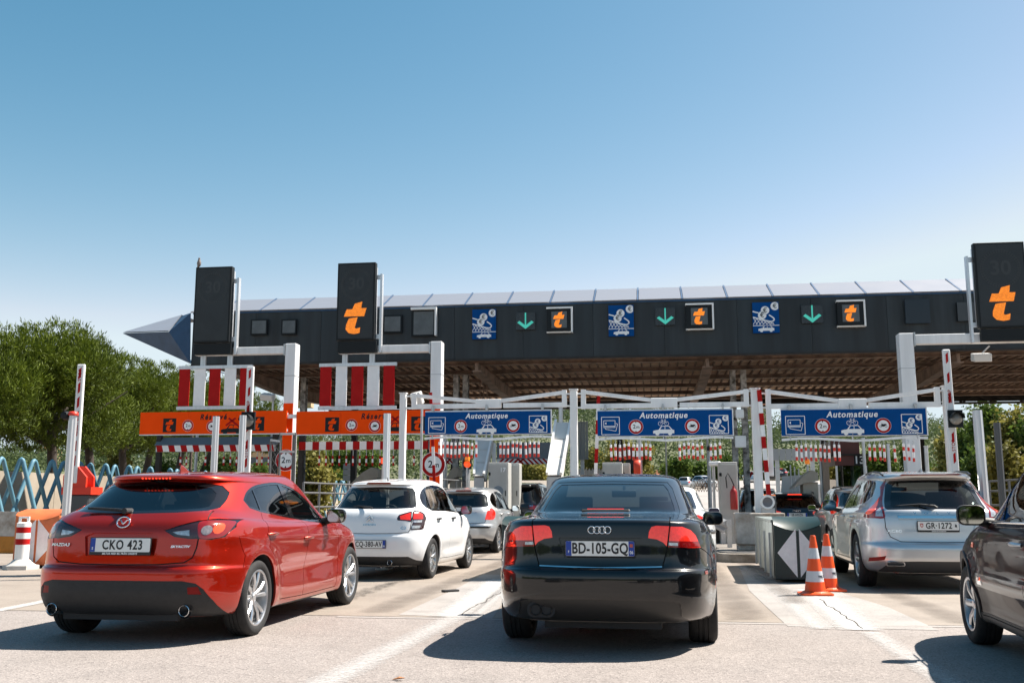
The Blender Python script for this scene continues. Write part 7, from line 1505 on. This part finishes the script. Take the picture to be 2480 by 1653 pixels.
# mesh cage and ladder beside the left orange mast
fr = Frame(to_uv(at(690, 1140, 23.5))[1]); t = root_at(fr, fr(690, 1140)[0], 'mesh_cage', 'grey mesh cage with ladder around the left orange mast', 'cage'); u0, z1 = fr(656, 1062); u1, _ = fr(679, 1062); u2, z2 = fr(716, 1052); c0 = fr(690, 1140)[0]
for u, z in ((u0, z1), (u1, z2 + .05), (u2, z2 + .05), (fr(711, 1052)[0], z2)): MB().b2(u - c0 - .018, u - c0 + .018, -.02, .02, 0, z).build('upright', mat('dark railing', (.14, .145, .15), .5, .3), t)
for z in (z2 + .02, z2 - .4): MB().bar((u1 - c0, 0, z), (u2 - c0, 0, z), .05, .05).build('rung', M_galv, t)
MB().bar((u0 - c0, 0, z1 - .03), (u1 - c0, 0, z1 - .06), .05, .05).build('rung', M_galv, t)
b = MB(); W = u1 - u0
for k in range(13):
    z = .3 + k * .2
    if z + W < z1 + .2: b.bar((u0 - c0, 0, z), (u1 - c0, 0, min(z + W * 1.3, z1 - .05)), .007, .007); b.bar((u1 - c0, .02, z), (u0 - c0, .02, min(z + W * 1.3, z1 - .05)), .007, .007)
tag(b.build('wire_mesh', mat('dark railing', (.14, .145, .15), .5, .3), t), kind='stuff')
# pipe railings
def railing(x0, x1, y0, yr, Y0, Y1, lab, npost):
    a, c = at(x0, y0, Y0), at(x1, y0, Y1); t = thing('pipe_railing', lab, 'railing', (a.x, a.y, 0), 0, 'grey pipe railings'); d = Vector((c.x - a.x, c.y - a.y, 0)); h = a.z
    for k in range(npost): p = d * (k / (npost - 1)); MB().tube([(p.x, p.y, 0), (p.x, p.y, h)], .028, 8).build('railing_post', mat('dark railing', (.14, .145, .15), .5, .3), t)
    for f in (1, .86, .66, .42): MB().tube([(0, 0, h * f), (d.x, d.y, h * f)], .022, 8).build('rail', mat('dark railing', (.14, .145, .15), .5, .3), t)
railing(735, 905, 1168, 0, 22.5, 26.5, 'grey pipe railing between the red and the white hatchback', 6); railing(1060, 1125, 1160, 0, 27, 29, 'grey pipe railing under the leftmost blue sign', 4); railing(2395, 2470, 1165, 0, 24, 22, 'grey pipe railing at the right edge behind the dark post', 4)
# flood lamp by the left mast, small boxes and cameras on posts
p = at(650, 961, 31); t = thing('flood_lamp', 'white flood lamp on a pole left of the left orange mast', 'lamp', (p.x, 31, 0), -BETA); MB().box((-.02, 0, p.z), (.40, .30, .20), rx=R(15), ry=R(8)).build('lamp_box', mat('lamp white', (.62, .60, .57), .5), t, bevel=.02); MB().tube([(.14, .05, 0), (.14, .05, p.z - .1)], .035, 8).build('pole', M_galv, t)
p = at(1010, 965, 23.5); t = thing('flood_lamp', 'white flood lamp at the left end of the first gantry', 'lamp', (p.x, 23.5, 0), -BETA); MB().box((0, 0, p.z), (.26, .26, .30), rx=R(15), ry=R(-12)).build('lamp_box', mat('lamp white', (.62, .60, .57), .5), t, bevel=.02); MB().tube([(.1, .1, 0), (.1, .1, p.z)], .03, 8).build('pole', M_galv, t)
for px, py, s, lb in ((1791, 1002, .12, 'upper white junction box on the peeling column'), (1793, 1069, .16, 'lower white junction box on the peeling column')):
    p = at(px, py, 30.0); t = thing('junction_box', lb, 'junction box', (p.x, 30.0, p.z), -BETA, 'white boxes on the column'); MB().prism(rrect(-s, s, -s * 1.1, s * 1.1, .03), -.1, .05).build('case', M_white, t, bevel=.01); MB().b2(-s * .3, s * .3, .05, 2.0, -.03, .03).build('bracket', M_soot, t)
p = at(1733, 1122, 24.5); t = thing('surveillance_camera', 'small white camera on a thin pole right of the middle blue sign', 'camera', (p.x, 24.5, 0), -BETA); MB().box((-.02, 0, p.z), (.12, .28, .11), rz=R(60)).build('camera_body', M_white, t, bevel=.02); MB().tube([(-.05, .1, 0), (-.05, .1, p.z - .06)], .035, 8).build('pole', M_galv, t); MB().box((-.05, .1, .35), (.3, .2, .7)).build('base_box', M_soot, t)
for px, yt, Y, r, m, lb in ((1547, 1000, 28, .045, M_galv, 'slim pole left of the middle of the second blue sign'), (1612, 1055, 36, .03, M_galv, 'thin lamp pole below the middle blue sign'), (1711, 1000, 34, .04, M_galv, 'pale slim pole right of the middle blue sign'), (1078, 1000, 30, .05, M_galv, 'slim pole behind the leftmost blue sign'), (1358, 985, 31, .07, M_alu, 'pale pole behind the first gantry beam'), (2090, 1060, 31, .05, M_alu, 'pale pole right of the red booth'), (2150, 1075, 30, .05, M_alu, 'pale pole behind the silver SUV roof'), (2242, 1080, 26, .05, M_galv, 'grey pole left of the right gantry post'), (1986, 1090, 33, .05, M_alu, 'pale pole left of the red booth'), (478, 1050, 34, .05, M_galv, 'grey pole below the left orange sign'), (465, 1050, 40, .06, mat('rusty pole', (.12, .09, .07), .8, noise=.4), 'rusty pole below the left orange sign')):
    p = at(px, yt, Y); t = thing('service_pole', lb, 'pole', (p.x, Y, 0), 0, 'slim service poles'); MB().tube([(0, 0, 0), (0, 0, p.z)], r, 10).build('shaft', m, t, ang=60); MB().lathe([(0, .03), (r * 1.2, .03), (r * 1.2, 0)], 10, 'z', (0, 0, p.z - .02)).build('cap', m, t)
for px0, px1, py0, py1, Y, lb in ((1394, 1424, 1020, 1112, 34, 'tall grey ribbed panel right of the second gantry post'),):
    a, c = at(px0, py1, Y), at(px1, py0, Y); t = thing('ribbed_panel', lb, 'panel', ((a.x + c.x) / 2, Y, 0), -BETA); w = (c.x - a.x) / 2
    for k in range(5): MB().b2(-w + k * w * .4 + .005, -w + (k + 1) * w * .4 - .005, 0, .05, a.z, c.z).build('slat', mat('grey green panel', (.26, .28, .28), .5), t)
    MB().b2(-w, w, .05, .12, (a.z + c.z) / 2 - .05, (a.z + c.z) / 2 + .05).build('cross_rail', M_galv, t); MB().b2(-.06, .06, .12, .24, 0, c.z).build('post', M_galv, t)
# concrete barrier with orange foot at the left edge
g = gnd(30, 1338); t = thing('concrete_barrier', 'pale concrete barrier with yellow orange lower half at the left edge', 'concrete barrier', (g.x, g.y, 0), R(80), 'concrete barriers'); zt = at(30, 1238, g.y).z
for k in range(3): MB().prism([(-.28, .0), (-.28, .10), (-.12, .40), (-.08, zt), (.08, zt), (.12, .40), (.28, .10), (.28, 0)], -1.0 + k * 2.02, 1.0 + k * 2.02, 'xz').build('barrier_unit', M_concw, t)
for k in range(3): MB().prism([(-.286, .0), (-.286, .10), (-.135, .38), (-.10, .38), (-.10, .0)], -1.0 + k * 2.02, 1.0 + k * 2.02, 'xz').build('painted_foot', mat('barrier orange paint', (.62, .22, .02), .6, noise=.2, nscale=3), t)
# ------------------------------------------------------------------ wall, blue tube fence
def leaf_material(name, c0, c1, tr=0.35, ns=0.35):
    m = bpy.data.materials.new(name); m.use_nodes = True; nt = m.node_tree; N, L = nt.nodes, nt.links; b = N['Principled BSDF']; o = N['Material Output']
    g = N.new('ShaderNodeNewGeometry'); tc = N.new('ShaderNodeTexCoord'); n = N.new('ShaderNodeTexNoise'); n.inputs['Scale'].default_value = ns; n.inputs['Detail'].default_value = 3; L.new(tc.outputs['Object'], n.inputs['Vector'])
    ad = N.new('ShaderNodeMath'); ad.operation = 'MULTIPLY_ADD'; ad.inputs[1].default_value = 0.45; L.new(g.outputs['Random Per Island'], ad.inputs[0]); sb = N.new('ShaderNodeMath'); sb.operation = 'MULTIPLY_ADD'; sb.inputs[1].default_value = 1.1; sb.inputs[2].default_value = -0.28; L.new(n.outputs['Fac'], sb.inputs[0]); L.new(sb.outputs[0], ad.inputs[2])
    r = N.new('ShaderNodeValToRGB'); r.color_ramp.elements[0].color = (*c0, 1); r.color_ramp.elements[1].color = (*c1, 1); L.new(ad.outputs[0], r.inputs[0]); L.new(r.outputs[0], b.inputs['Base Color']); b.inputs['Roughness'].default_value = 0.6; b.inputs['Specular IOR Level'].default_value = 0.2
    t = N.new('ShaderNodeBsdfTranslucent'); L.new(r.outputs[0], t.inputs[0]); mx = N.new('ShaderNodeMixShader'); mx.inputs[0].default_value = tr; L.new(b.outputs[0], mx.inputs[1]); L.new(t.outputs[0], mx.inputs[2]); L.new(mx.outputs[0], o.inputs[0]); return m
L_pine = leaf_material('pine needles', (0.003, 0.014, 0.004), (0.17, 0.22, 0.016), 0.22); L_broad = leaf_material('broad leaves', (0.014, 0.04, 0.010), (0.15, 0.22, 0.035)); L_olive = leaf_material('olive leaves', (0.08, 0.09, 0.02), (0.33, 0.29, 0.07)); L_wood = leaf_material('hill foliage', (0.010, 0.030, 0.022), (0.15, 0.19, 0.065), 0.35, 0.075); M_bark = mat('bark', (0.055, 0.042, 0.034), 0.95, noise=0.4, nscale=5, bump=0.8, bscale=12)
def crown_mesh(name, lobes, n_clump, per, size, seed, style='leaf', droop=0.0):
    """leaf-sized faces in clumps spread through ellipsoid lobes: (centre, radii)"""
    rs = np.random.RandomState(seed); V = []; vol = np.array([l[1][0] * l[1][1] * l[1][2] for l in lobes]) ** .8; vol = vol / vol.sum()
    K = rs.choice(len(lobes), n_clump, p=vol); d = rs.normal(size=(n_clump, 3)); d /= np.linalg.norm(d, axis=1, keepdims=True); rad = rs.uniform(0.45, 1.06, n_clump) ** 0.7; C = np.array([lobes[k][0] for k in K]) + d * rad[:, None] * np.array([lobes[k][1] for k in K])
    C = np.repeat(C, per, 0); D = np.repeat(d, per, 0); n = len(C)
    if style == 'pine':
        ax = D * .7 + np.array([0, 0, .9]) + rs.normal(size=(n, 3)) * .55; ax /= np.linalg.norm(ax, axis=1, keepdims=True); P = C + rs.normal(size=(n, 3)) * size * .45; ln = size * rs.uniform(.7, 1.5, n); wd = size * .20
    else:
        ax = rs.normal(size=(n, 3)); ax[:, 2] -= droop; ax /= np.linalg.norm(ax, axis=1, keepdims=True); P = C + rs.normal(size=(n, 3)) * size * .9; ln = size * rs.uniform(.6, 1.3, n); wd = size * .62
    sd = np.cross(ax, rs.normal(size=(n, 3))); sd /= np.linalg.norm(sd, axis=1, keepdims=True)
    a = P - ax * ln[:, None] * .5; b = P + ax * ln[:, None] * .5; s = sd * wd * .5; V = np.empty((n, 4, 3)); V[:, 0] = a; V[:, 1] = P + s; V[:, 2] = b; V[:, 3] = P - s
    me = bpy.data.meshes.new(name); me.vertices.add(n * 4); me.vertices.foreach_set('co', V.ravel()); me.loops.add(n * 4); me.loops.foreach_set('vertex_index', np.arange(n * 4)); me.polygons.add(n); me.polygons.foreach_set('loop_start', np.arange(0, n * 4, 4)); me.polygons.foreach_set('loop_total', np.full(n, 4)); me.update(); me.validate(); return me
def tree(name, label, loc, h, crown, trunk, m, group=None, rz=0.0, cat='tree'):
    t = thing(name, label, cat, loc, rz, group); link('crown', crown, t, m)
    b = MB()
    for pts, r in trunk: b.tube(pts, r, 9)
    b.build('trunk', M_bark, t, ang=60); return t
# umbrella pines beyond the fence on the left: px, top px, distance, crown radius
def pine(px, ytop, Y, rad, lab, seed, tr_px=None):
    p = at(px, ytop, Y); H = p.z; z0 = terrain_z(p.x, Y); rr = random.Random(seed); lob = []
    for k in range(22):
        a = rr.uniform(0, 6.28); q = rad * math.sqrt(rr.random()) * .80; lob.append(((q * math.cos(a), q * math.sin(a), H * rr.uniform(.51, .84) - q * q * .05), (rad * rr.uniform(.30, .48), rad * rr.uniform(.30, .48), H * rr.uniform(.08, .13))))
    lob.append(((0, 0, H * .86), (rad * .55, rad * .55, H * .12))); cm = crown_mesh('pine_crown', lob, int(760 * rad), 18, .22, seed, 'pine')
    tx = 0 if tr_px is None else at(tr_px, 1150, Y).x - p.x; lean = rr.uniform(-.5, .5); T = [([(tx, 0, -.3), (tx + lean * .3, .1, H * .25), (tx * .4 + lean * .5, 0, H * .5), (0, 0, H * .75)], [.30, .24, .18, .07])]
    for k in range(6): a = rr.uniform(0, 6.28); z = H * rr.uniform(.36, .56); q = rad * rr.uniform(.5, .85); T.append(([(tx * .5 + lean * .4, 0, z), (q * .5 * math.cos(a), q * .5 * math.sin(a), z + H * .09), (q * math.cos(a), q * math.sin(a), z + H * .22)], [.12, .07, .02]))
    tree('pine_tree', lab, (p.x, Y, z0), H, cm, T, L_pine, 'umbrella pines on the left')
pine(20, 772, 44, 4.4, 'large dark umbrella pine at the left edge', 1, -20); pine(140, 762, 47, 4.3, 'tall umbrella pine behind the raised barrier arm on the left', 2, 125); pine(215, 800, 52, 3.4, 'umbrella pine right of the left barrier arm', 3, 218); pine(310, 852, 60, 3.4, 'umbrella pine below the pointed canopy end', 4, 300); pine(395, 876, 66, 3.6, 'umbrella pine left of the striped panel', 5, 352); pine(470, 905, 72, 3.6, 'umbrella pine behind the left striped panel', 6, 430); pine(560, 935, 80, 3.4, 'umbrella pine behind the second raised barrier', 7, 492); pine(640, 985, 90, 3.2, 'small umbrella pine left of the left orange mast', 8, 560)
# wall parallel to the lanes
w0 = at(-60, 1137, 31); w1 = w0 + V_AX * 40; t = thing('boundary_wall', 'long beige concrete wall behind the blue tube fence', 'wall', (w0.x, w0.y, 0), -BETA); zt = w0.z
for k in range(14): MB().b2(-.15, .15, -16 + k * 4.0 + .01, -12 + k * 4.0 - .01, -.9, zt).build('wall_panel', mat('beige wall', (.42, .36, .29), .9, dirt=(.30, .25, .19), nscale=.8, bump=.2, bscale=20), t)
# blue bent tube fence
M_tube = mat('blue tube paint', (0.07, 0.19, 0.27), 0.5, dirt=(0.12, 0.26, 0.33), nscale=2.0)
f0 = at(5, 1102, 29); zt = f0.z; zb = .35; st = 1.55
def hairpin(hw, h, r=.062, rad=.26):
    a = math.atan2(h, hw); pts = [(-hw, 0, 0)]; k0 = Vector((-hw, 0)).lerp(Vector((0, h)), 1 - rad / math.hypot(hw, h) * 1.2); pts.append((k0.x, 0, k0.y))
    for q in np.linspace(0, 1, 7)[1:-1]: pts.append(((1 - q) ** 2 * k0.x + 2 * q * (1 - q) * 0 + q * q * -k0.x, 0, (1 - q) ** 2 * k0.y + 2 * q * (1 - q) * (h + .10) + q * q * k0.y))
    pts += [(-k0.x, 0, k0.y), (hw, 0, 0)]; return MB().tube(pts, r, 12).mesh('bent_tube', ang=50)
hp = hairpin(1.15, zt - zb); hp2 = hairpin(.62, zt - zb, .066, .22)
def post_of(k): return f0 + V_AX * (k * st)
t = thing('tube_fence', 'fence of bent blue steel tubes in front of the beige wall', 'fence', (f0.x, f0.y, 0), -BETA)
for k in range(-4, 22):
    link('bent_tube', hp, t, M_tube, (0, k * st, zb), (0, 0, R(90)))
    link('bent_tube', hp2, t, M_tube, (.10, (k + .5) * st, zb), (0, 0, R(32)))
MB().b2(-.3, .3, -7, 30, 0, zb + .05).build('fence_plinth', M_conc, t)
# ------------------------------------------------------------------ hills and woods
def hill_z(x, y):
    d = max(0.0, min(1.0, (y - 185) / 190)); r = 26 * d * d * (3 - 2 * d) * (0.78 + 0.22 * math.sin(x * 0.011 + 1.0) + 0.10 * math.sin(x * 0.031))
    r *= 1.0 if x > -70 else max(.42, 1 - (-70 - x) / 140)
    if 40 < x < 140: r *= 1 - .32 * math.sin((x - 40) / 100 * math.pi)
    far = max(0, (y - 420) / 500); return r + 45 * min(1, far) * (0.8 + 0.2 * math.sin(x * 0.006)) + 4.4
hx = list(range(-900, 901, 30)); hy = [182, 190, 200, 212, 225, 250, 280, 310, 345, 400, 480, 600, 760, 920]
me = bpy.data.meshes.new('hill'); me.from_pydata([(x, y, hill_z(x, y) - (3.2 if y == 182 else 0)) for y in hy for x in hx], [], [(j * len(hx) + i, j * len(hx) + i + 1, (j + 1) * len(hx) + i + 1, (j + 1) * len(hx) + i) for j in range(len(hy) - 1) for i in range(len(hx) - 1)])
tag(link('hill', me, None, mat('hill ground', (.10, .11, .05), .95, noise=.5, nscale=.05)), kind='structure'); shade(me)
rs = np.random.RandomState(11); lob = []
for k in range(1500):
    y = 196 + 320 * rs.rand() ** 1.1; x = rs.uniform(-.62, .62) * y * 1.0; s = rs.uniform(2.0, 4.0) * (1 + y / 700); lob.append(((x, y, hill_z(x, y) + s * .75), (s, s, s * rs.uniform(.8, 1.35))))
w = link('wood', crown_mesh('wood', lob, 26000, 11, .68, 12), None, L_wood); tag(w, 'mixed green wood covering the hillside beyond the toll plaza', 'wood', kind='stuff')
# single trees behind the plaza
def bush_tree(px, ytop, Y, rad, lab, seed, m, tall=1.0, name='tree', ybase=None):
    p = at(px, ytop, Y); z0 = terrain_z(p.x, Y); H = p.z - z0; rr = random.Random(seed); lob = []
    for k in range(11):
        f = rr.uniform(.22, .88); q = rad * rr.uniform(0, .62) * (1.1 - f * .5 * tall); a = rr.uniform(0, 6.28); lob.append(((q * math.cos(a), q * math.sin(a), H * f), (rad * rr.uniform(.35, .5) * (1.15 - .5 * f * tall), rad * rr.uniform(.35, .5) * (1.15 - .5 * f * tall), H * rr.uniform(.10, .17))))
    T = [([(0, 0, -.3), (.1, 0, H * .4), (0, 0, H * .8)], [.16, .12, .03])] + [([(.08, 0, H * .3), (rad * .5 * math.cos(a), rad * .5 * math.sin(a), H * .6)], [.07, .02]) for a in (0.4, 2.3, 4.2)]
    tree(name, lab, (p.x, Y, z0), H, crown_mesh('crown', lob, int(260 + 160 * rad), 10, .30 * (Y / 60) ** .6, seed), T, m, 'trees behind the toll plaza')
for q in ((1550, 1082, 196, 2.94, 'olive green tree behind the roof of the black saloon', 21, L_olive, .7), (1500, 1070, 192, 3.26, 'olive green tree right of the slim red and white pole', 22, L_olive, .7), (1440, 1085, 204, 3.05, 'olive tree behind the white picket fence', 48, L_olive, .6), (1640, 1118, 192, 3.46, 'bright green round tree under the middle blue sign', 23, L_broad, .6), (1690, 1128, 196, 2.94, 'pale green tree near the right end of the middle blue sign', 24, L_broad, .6), (1290, 1118, 192, 3.17, 'sunlit tree under the leftmost blue sign', 25, L_olive, .6), (1245, 1128, 207, 3.20, 'small tree behind the cabinet numbered 17', 26, L_broad, .6), (1760, 1108, 196, 2.65, 'green tree behind the tall grey cabinet', 27, L_broad, .6), (1905, 1112, 189, 2.50, 'slim green tree left of the pay machine', 28, L_broad, .9), (1862, 1108, 185, 2.54, 'green tree between the third post and the pay machine', 29, L_broad, .8), (2130, 1095, 192, 3.96, 'green tree behind the left of the silver SUV', 30, L_broad, .6), (2215, 1078, 196, 4.24, 'green tree left of the right gantry post', 49, L_broad, .8), (752, 1092, 48, 1.17, 'dark green bush left of the pay machine near the white hatchback', 31, L_olive, .4), (820, 1085, 189, 4.25, 'broad green tree below the right orange sign', 32, L_broad, .5), (905, 1100, 192, 3.67, 'green tree behind the aluminium post', 33, L_broad, .5), (540, 1118, 80, 1.62, 'green bush seen below the left orange sign', 34, L_broad, .4), (625, 1120, 85, 1.35, 'green bush left of the mesh cage', 35, L_broad, .4), (285, 1092, 70, 0.99, 'small yellow green tree beyond the fence', 36, L_olive, .5), (400, 1122, 80, 1.44, 'low green bush beyond the fence', 37, L_broad, .3)): bush_tree(*q)
for q in ((2340, 1005, 62, 1.7, 'tall dark conifer left of the right aluminium post', 41, L_broad, 1.2), (2395, 978, 58, 2.0, 'dark conifer behind the right aluminium post', 42, L_broad, 1.2), (2455, 992, 52, 1.9, 'olive conifer near the right edge', 43, L_olive, 1.1), (2520, 975, 50, 2.2, 'dark conifer at the right edge of the picture', 44, L_broad, 1.1), (2295, 1035, 70, 1.6, 'olive conifer right of the right gantry post', 45, L_olive, 1.1), (2430, 1075, 45, 1.3, 'yellow green shrub behind the dark post at the right', 46, L_olive, .8), (2365, 1060, 48, 1.2, 'green shrub low behind the right aluminium post', 47, L_broad, .8)): bush_tree(*q, name='conifer_tree')
# ------------------------------------------------------------------ houses and a gantry far off
def house(px, ybase, Y, w, d, h, wall, roof, lab, flat_roof=False, rz=0.0, nw=3):
    p = at(px, ybase, Y); t = thing('house', lab, 'house', (p.x, Y, p.z), rz, 'houses on the hillside'); MB().b2(-w / 2, w / 2, 0, d, -2.5, h).build('wall', wall, t)
    if flat_roof: MB().b2(-w / 2 - .3, w / 2 + .3, -.3, d + .3, h, h + .3).build('roof', roof, t)
    else: MB().add([(-w / 2 - .4, -.5, h - .1), (w / 2 + .4, -.5, h - .1), (w / 2 + .4, d + .5, h - .1), (-w / 2 - .4, d + .5, h - .1), (-w / 2 + d * .3, d / 2, h + d * .24), (w / 2 - d * .3, d / 2, h + d * .24)], [(0, 1, 5, 4), (1, 2, 5), (2, 3, 4, 5), (3, 0, 4), (3, 2, 1, 0)]).build('roof', roof, t)
    for k in range(nw):
        for z in ([h * .3, h * .68] if h > 5 else [h * .45]): x = -w / 2 + w * (k + .5) / nw; MB().b2(x - .5, x + .5, -.06, .02, z - .6, z + .6).build('window', mat('far window', (.06, .07, .08), .2), t)
M_tile = mat('roof tile', (.40, .14, .07), .8, noise=.3, nscale=1); M_ocre = mat('ochre render', (.50, .34, .20), .9); M_wht = mat('white render', (.62, .60, .57), .9); M_pink = mat('pink render', (.50, .28, .20), .9); M_ind = mat('grey blue cladding', (.22, .25, .28), .5)
house(112, 1108, 480, 9, 7, 4, M_ocre, M_tile, 'orange roofed house beyond the fence at the left'); house(285, 1100, 520, 12, 9, 7, M_wht, M_wht, 'white flat roofed block beyond the pines', True, nw=5); house(262, 1122, 420, 7, 6, 4, M_ocre, M_tile, 'small ochre house beyond the fence right of the barrier'); house(380, 1112, 460, 8, 7, 5, M_pink, M_tile, 'pink house left of the striped height bar'); house(868, 1108, 420, 10, 8, 6, M_pink, M_tile, 'pink tiled house below the right orange sign'); house(775, 1104, 480, 8, 7, 6, M_wht, M_tile, 'white house with tiled roof left of the pink house'); house(640, 1140, 150, 5, 5, 3.2, M_ocre, M_wht, 'beige building left of the mesh cage', True, nw=3); house(1704, 1154, 230, 3.2, 3, 1.2, M_wht, M_tile, 'low house with orange roof right of the middle blue sign'); house(1606, 1166, 200, 5, 5, 1.2, M_ocre, M_tile, 'low house with tiled roof below the middle blue sign')
house(1880, 1092, 400, 26, 12, 9, M_ind, mat('pale roof', (.5, .5, .5), .6), 'long grey blue industrial hall behind the third gantry post', True, nw=8); house(2170, 1012, 420, 10, 8, 6, M_wht, M_tile, 'white villa high on the hillside behind the rightmost sign'); house(1960, 1030, 430, 9, 8, 6, M_wht, M_tile, 'white villa on the slope above the industrial hall'); house(730, 975, 620, 12, 9, 7, M_ocre, M_tile, 'small ochre house on the far hill by the left orange mast'); house(1840, 1010, 460, 9, 8, 6, M_ocre, M_tile, 'ochre house on the hill crest between second and third signs')
fr = Frame(to_uv(at(1925, 1100, 62))[1]); ua, ub = fr(1872, 1100)[0], fr(1979, 1100)[0]; t = root_at(fr, (ua + ub) / 2, 'road_sign', 'grey back of an overhead road sign far behind the pay machine', 'road sign'); w = (ub - ua) / 2; z1, z0 = fr(1925, 1086)[1], fr(1925, 1114)[1]
for k in range(7): MB().b2(-w + k * 2 * w / 7 + .01, -w + (k + 1) * 2 * w / 7 - .01, 0, .06, z0, z1).build('slat', mat('sign back grey', (.30, .31, .32), .5, .3), t)
MB().bar((-w, .12, (z0 + z1) / 2), (w, .12, (z0 + z1) / 2), .12, .12).build('cross_rail', M_galv, t)
for a in (-w * .8, w * .8): MB().b2(a - .12, a + .12, .18, .42, terrain_z(0, 62), z1).build('post', M_galv, t)
fr = Frame(to_uv(at(844, 1140, 45))[1]); t = root_at(fr, fr(844, 1140)[0], 'road_sign', 'grey back of a road sign left of the pay machine above the white hatchback', 'road sign'); z1, z0 = fr(844, 1122)[1], fr(844, 1164)[1]
for k in range(3): MB().b2(-.25, .23, 0, .04, z0 + (z1 - z0) * k / 3 + .01, z0 + (z1 - z0) * (k + 1) / 3 - .01).build('slat', mat('sign back grey', (.30, .31, .32), .5, .3), t)
MB().b2(-.05, .05, .05, .13, 0, z1).build('post', M_galv, t)
# white pickets behind the second gantry post
t = thing('picket_fence', 'short white picket fence right of the second gantry post', 'fence', tuple(at(1428, 1216, 40)[:2]) + (0,), -BETA); z1 = at(1428, 1133, 40).z
for k in range(9): MB().prism([(-.06, .2), (.06, .2), (.06, z1 - .1), (0, z1), (-.06, z1 - .1)], 0, .05).build('picket', M_white, t, loc=((k - 4) * .125 * 40 / 40 * 1.05, 0, 0))
MB().b2(-.6, .6, .05, .09, z1 * .6, z1 * .6 + .08).build('rail', M_white, t)
# lattice crash fence far off
t = thing('lattice_fence', 'low rusty lattice fence on the far road right of the middle blue sign', 'fence', tuple(at(1722, 1190, 95)), -BETA); mz = mat('rusty lattice', (.20, .12, .08), .8)
for k in range(14): x = -1.6 + k * .24; MB().bar((x, 0, 0), (x + .5, 0, 1.2), .05, .05).build('lattice_bar', mz, t); MB().bar((x + .5, .06, 0), (x, .06, 1.2), .05, .05).build('lattice_bar', mz, t)
# street lamp far off
p = at(1804, 1015, 70); t = thing('street_lamp', 'tall double headed street lamp left of the third gantry post', 'street lamp', (p.x, 70, 0), 0); MB().tube([(0, 0, 0), (0, 0, p.z)], [.09, .05], 10).build('pole', M_galv, t)
for s in (-1, 1): MB().tube([(0, 0, p.z - .1), (s * .8, 0, p.z)], .03, 8).build('arm', M_galv, t); MB().lathe([(.28, 0), (.2, .12), (0, .16)], 14, 'z', (s * .9, 0, p.z)).build('lamp_head', M_white, t, ang=60)
# ------------------------------------------------------------------ far vehicles
SRC = {o['label']: o for o in COL.objects if o.get('category') == 'car'}
def far_car(src, px, py, Y, yaw, lab):
    p = at(px, py, Y); c = copy_tree(SRC[src]); c.location = (p.x, Y, p.z); c.rotation_euler = (0, 0, -R(yaw)); c['label'] = lab; c['group'] = 'cars on the far road'
s1 = [k for k in SRC if 'small silver hatchback' in k][0]; s2 = [k for k in SRC if 'dark blue estate' in k][0]; s3 = [k for k in SRC if 'dark tall car' in k][0]
far_car(s1, 1682, 1181, 125, 150, 'small silver car driving towards the plaza on the far road'); far_car(s1, 1655, 1184, 120, 20, 'pale car half hidden behind the roof of the black saloon'); far_car(s3, 1870, 1163, 118, 15, 'dark car on the far road right of the third gantry post'); far_car(s2, 1893, 1158, 140, 15, 'dark blue car farthest along the far road'); far_car(s1, 1818, 1172, 112, 15, 'pale car on the far road left of the third gantry post')
# white van behind the booth
p = at(1983, 1190, 56); t = thing('van', 'white van partly hidden left of the red booth', 'van', (p.x, 56, terrain_z(0, 56)), -BETA); mv = mat('van white', (.70, .70, .70), .35, coat=.5)
b = MB(); b.prism([(-.85, .35), (.85, .35), (.92, .6), (.90, 1.3), (.78, 2.0), (-.78, 2.0), (-.90, 1.3), (-.92, .6)], 0, 3.2); b.prism([(-.85, .35), (.85, .35), (.90, .6), (.86, 1.15), (-.86, 1.15), (-.90, .6)], 3.2, 4.6); b.build('body', mv, t, bevel=.06, seg=2, ang=50)
for s in (-1, 1): MB().b2(min(s * .08, s * .70), max(s * .08, s * .70), -.02, .01, 1.25, 1.75).build('rear_window', M_gblack, t, bevel=.03); MB().b2(min(s * .74, s * .86), max(s * .74, s * .86), -.03, .02, .75, 1.2).build('tail_lamp', M_lamp, t)
for y in (.8, 3.7):
    for s in (-1, 1): MB().lathe([(0, -.1), (.2, -.1), (.33, -.09), (.34, 0), (.33, .09), (0, .1)], 20, 'x', (s * .8, y, .34)).build('wheel', M_rubber, t, ang=40)
# ------------------------------------------------------------------ tree belt and dark cars added out of view to darken paint reflections
lob = []; rs = np.random.RandomState(5)
for k in range(260): a = R(rs.uniform(190, 350)); q = rs.uniform(60, 85); s = rs.uniform(2.0, 3.6); lob.append(((q * math.cos(a), q * math.sin(a), s * rs.uniform(.3, 1.7)), (s * 1.5, s * 1.5, s)))
w = link('added_tree_belt', crown_mesh('added_tree_belt', lob, 7000, 9, .9, 6), None, L_broad); tag(w, 'dense green tree belt added unseen behind the viewer for the paint reflections', 'trees', kind='stuff')


s4 = [k for k in SRC if 'black SUV' in k][0]
for src, x, y, yaw, lab in ((s4, .0, -5.4, 8, 'dark tall car added behind the viewer to darken reflections in the black saloon'), (s2, -3.9, -3.2, 8, 'unseen dark estate added behind the red hatchback for reflections'), (s3, 3.3, -7.5, 9, 'unseen dark tall car added behind the brown car for reflections'), (s2, -4.6, -9.5, 8, 'unseen dark estate added farther back on the left for reflections'), (s4, 7.5, -4.5, 9, 'unseen black tall car added far to the right of the viewer for reflections')):  # unseen dark copies, added so the paint of the queue has something dark to reflect
    c = copy_tree(SRC[src]); c.location = (x, y, 0); c.rotation_euler = (0, 0, -R(yaw)); c['label'] = lab; c['group'] = 'dark cars added behind the viewer for reflections'
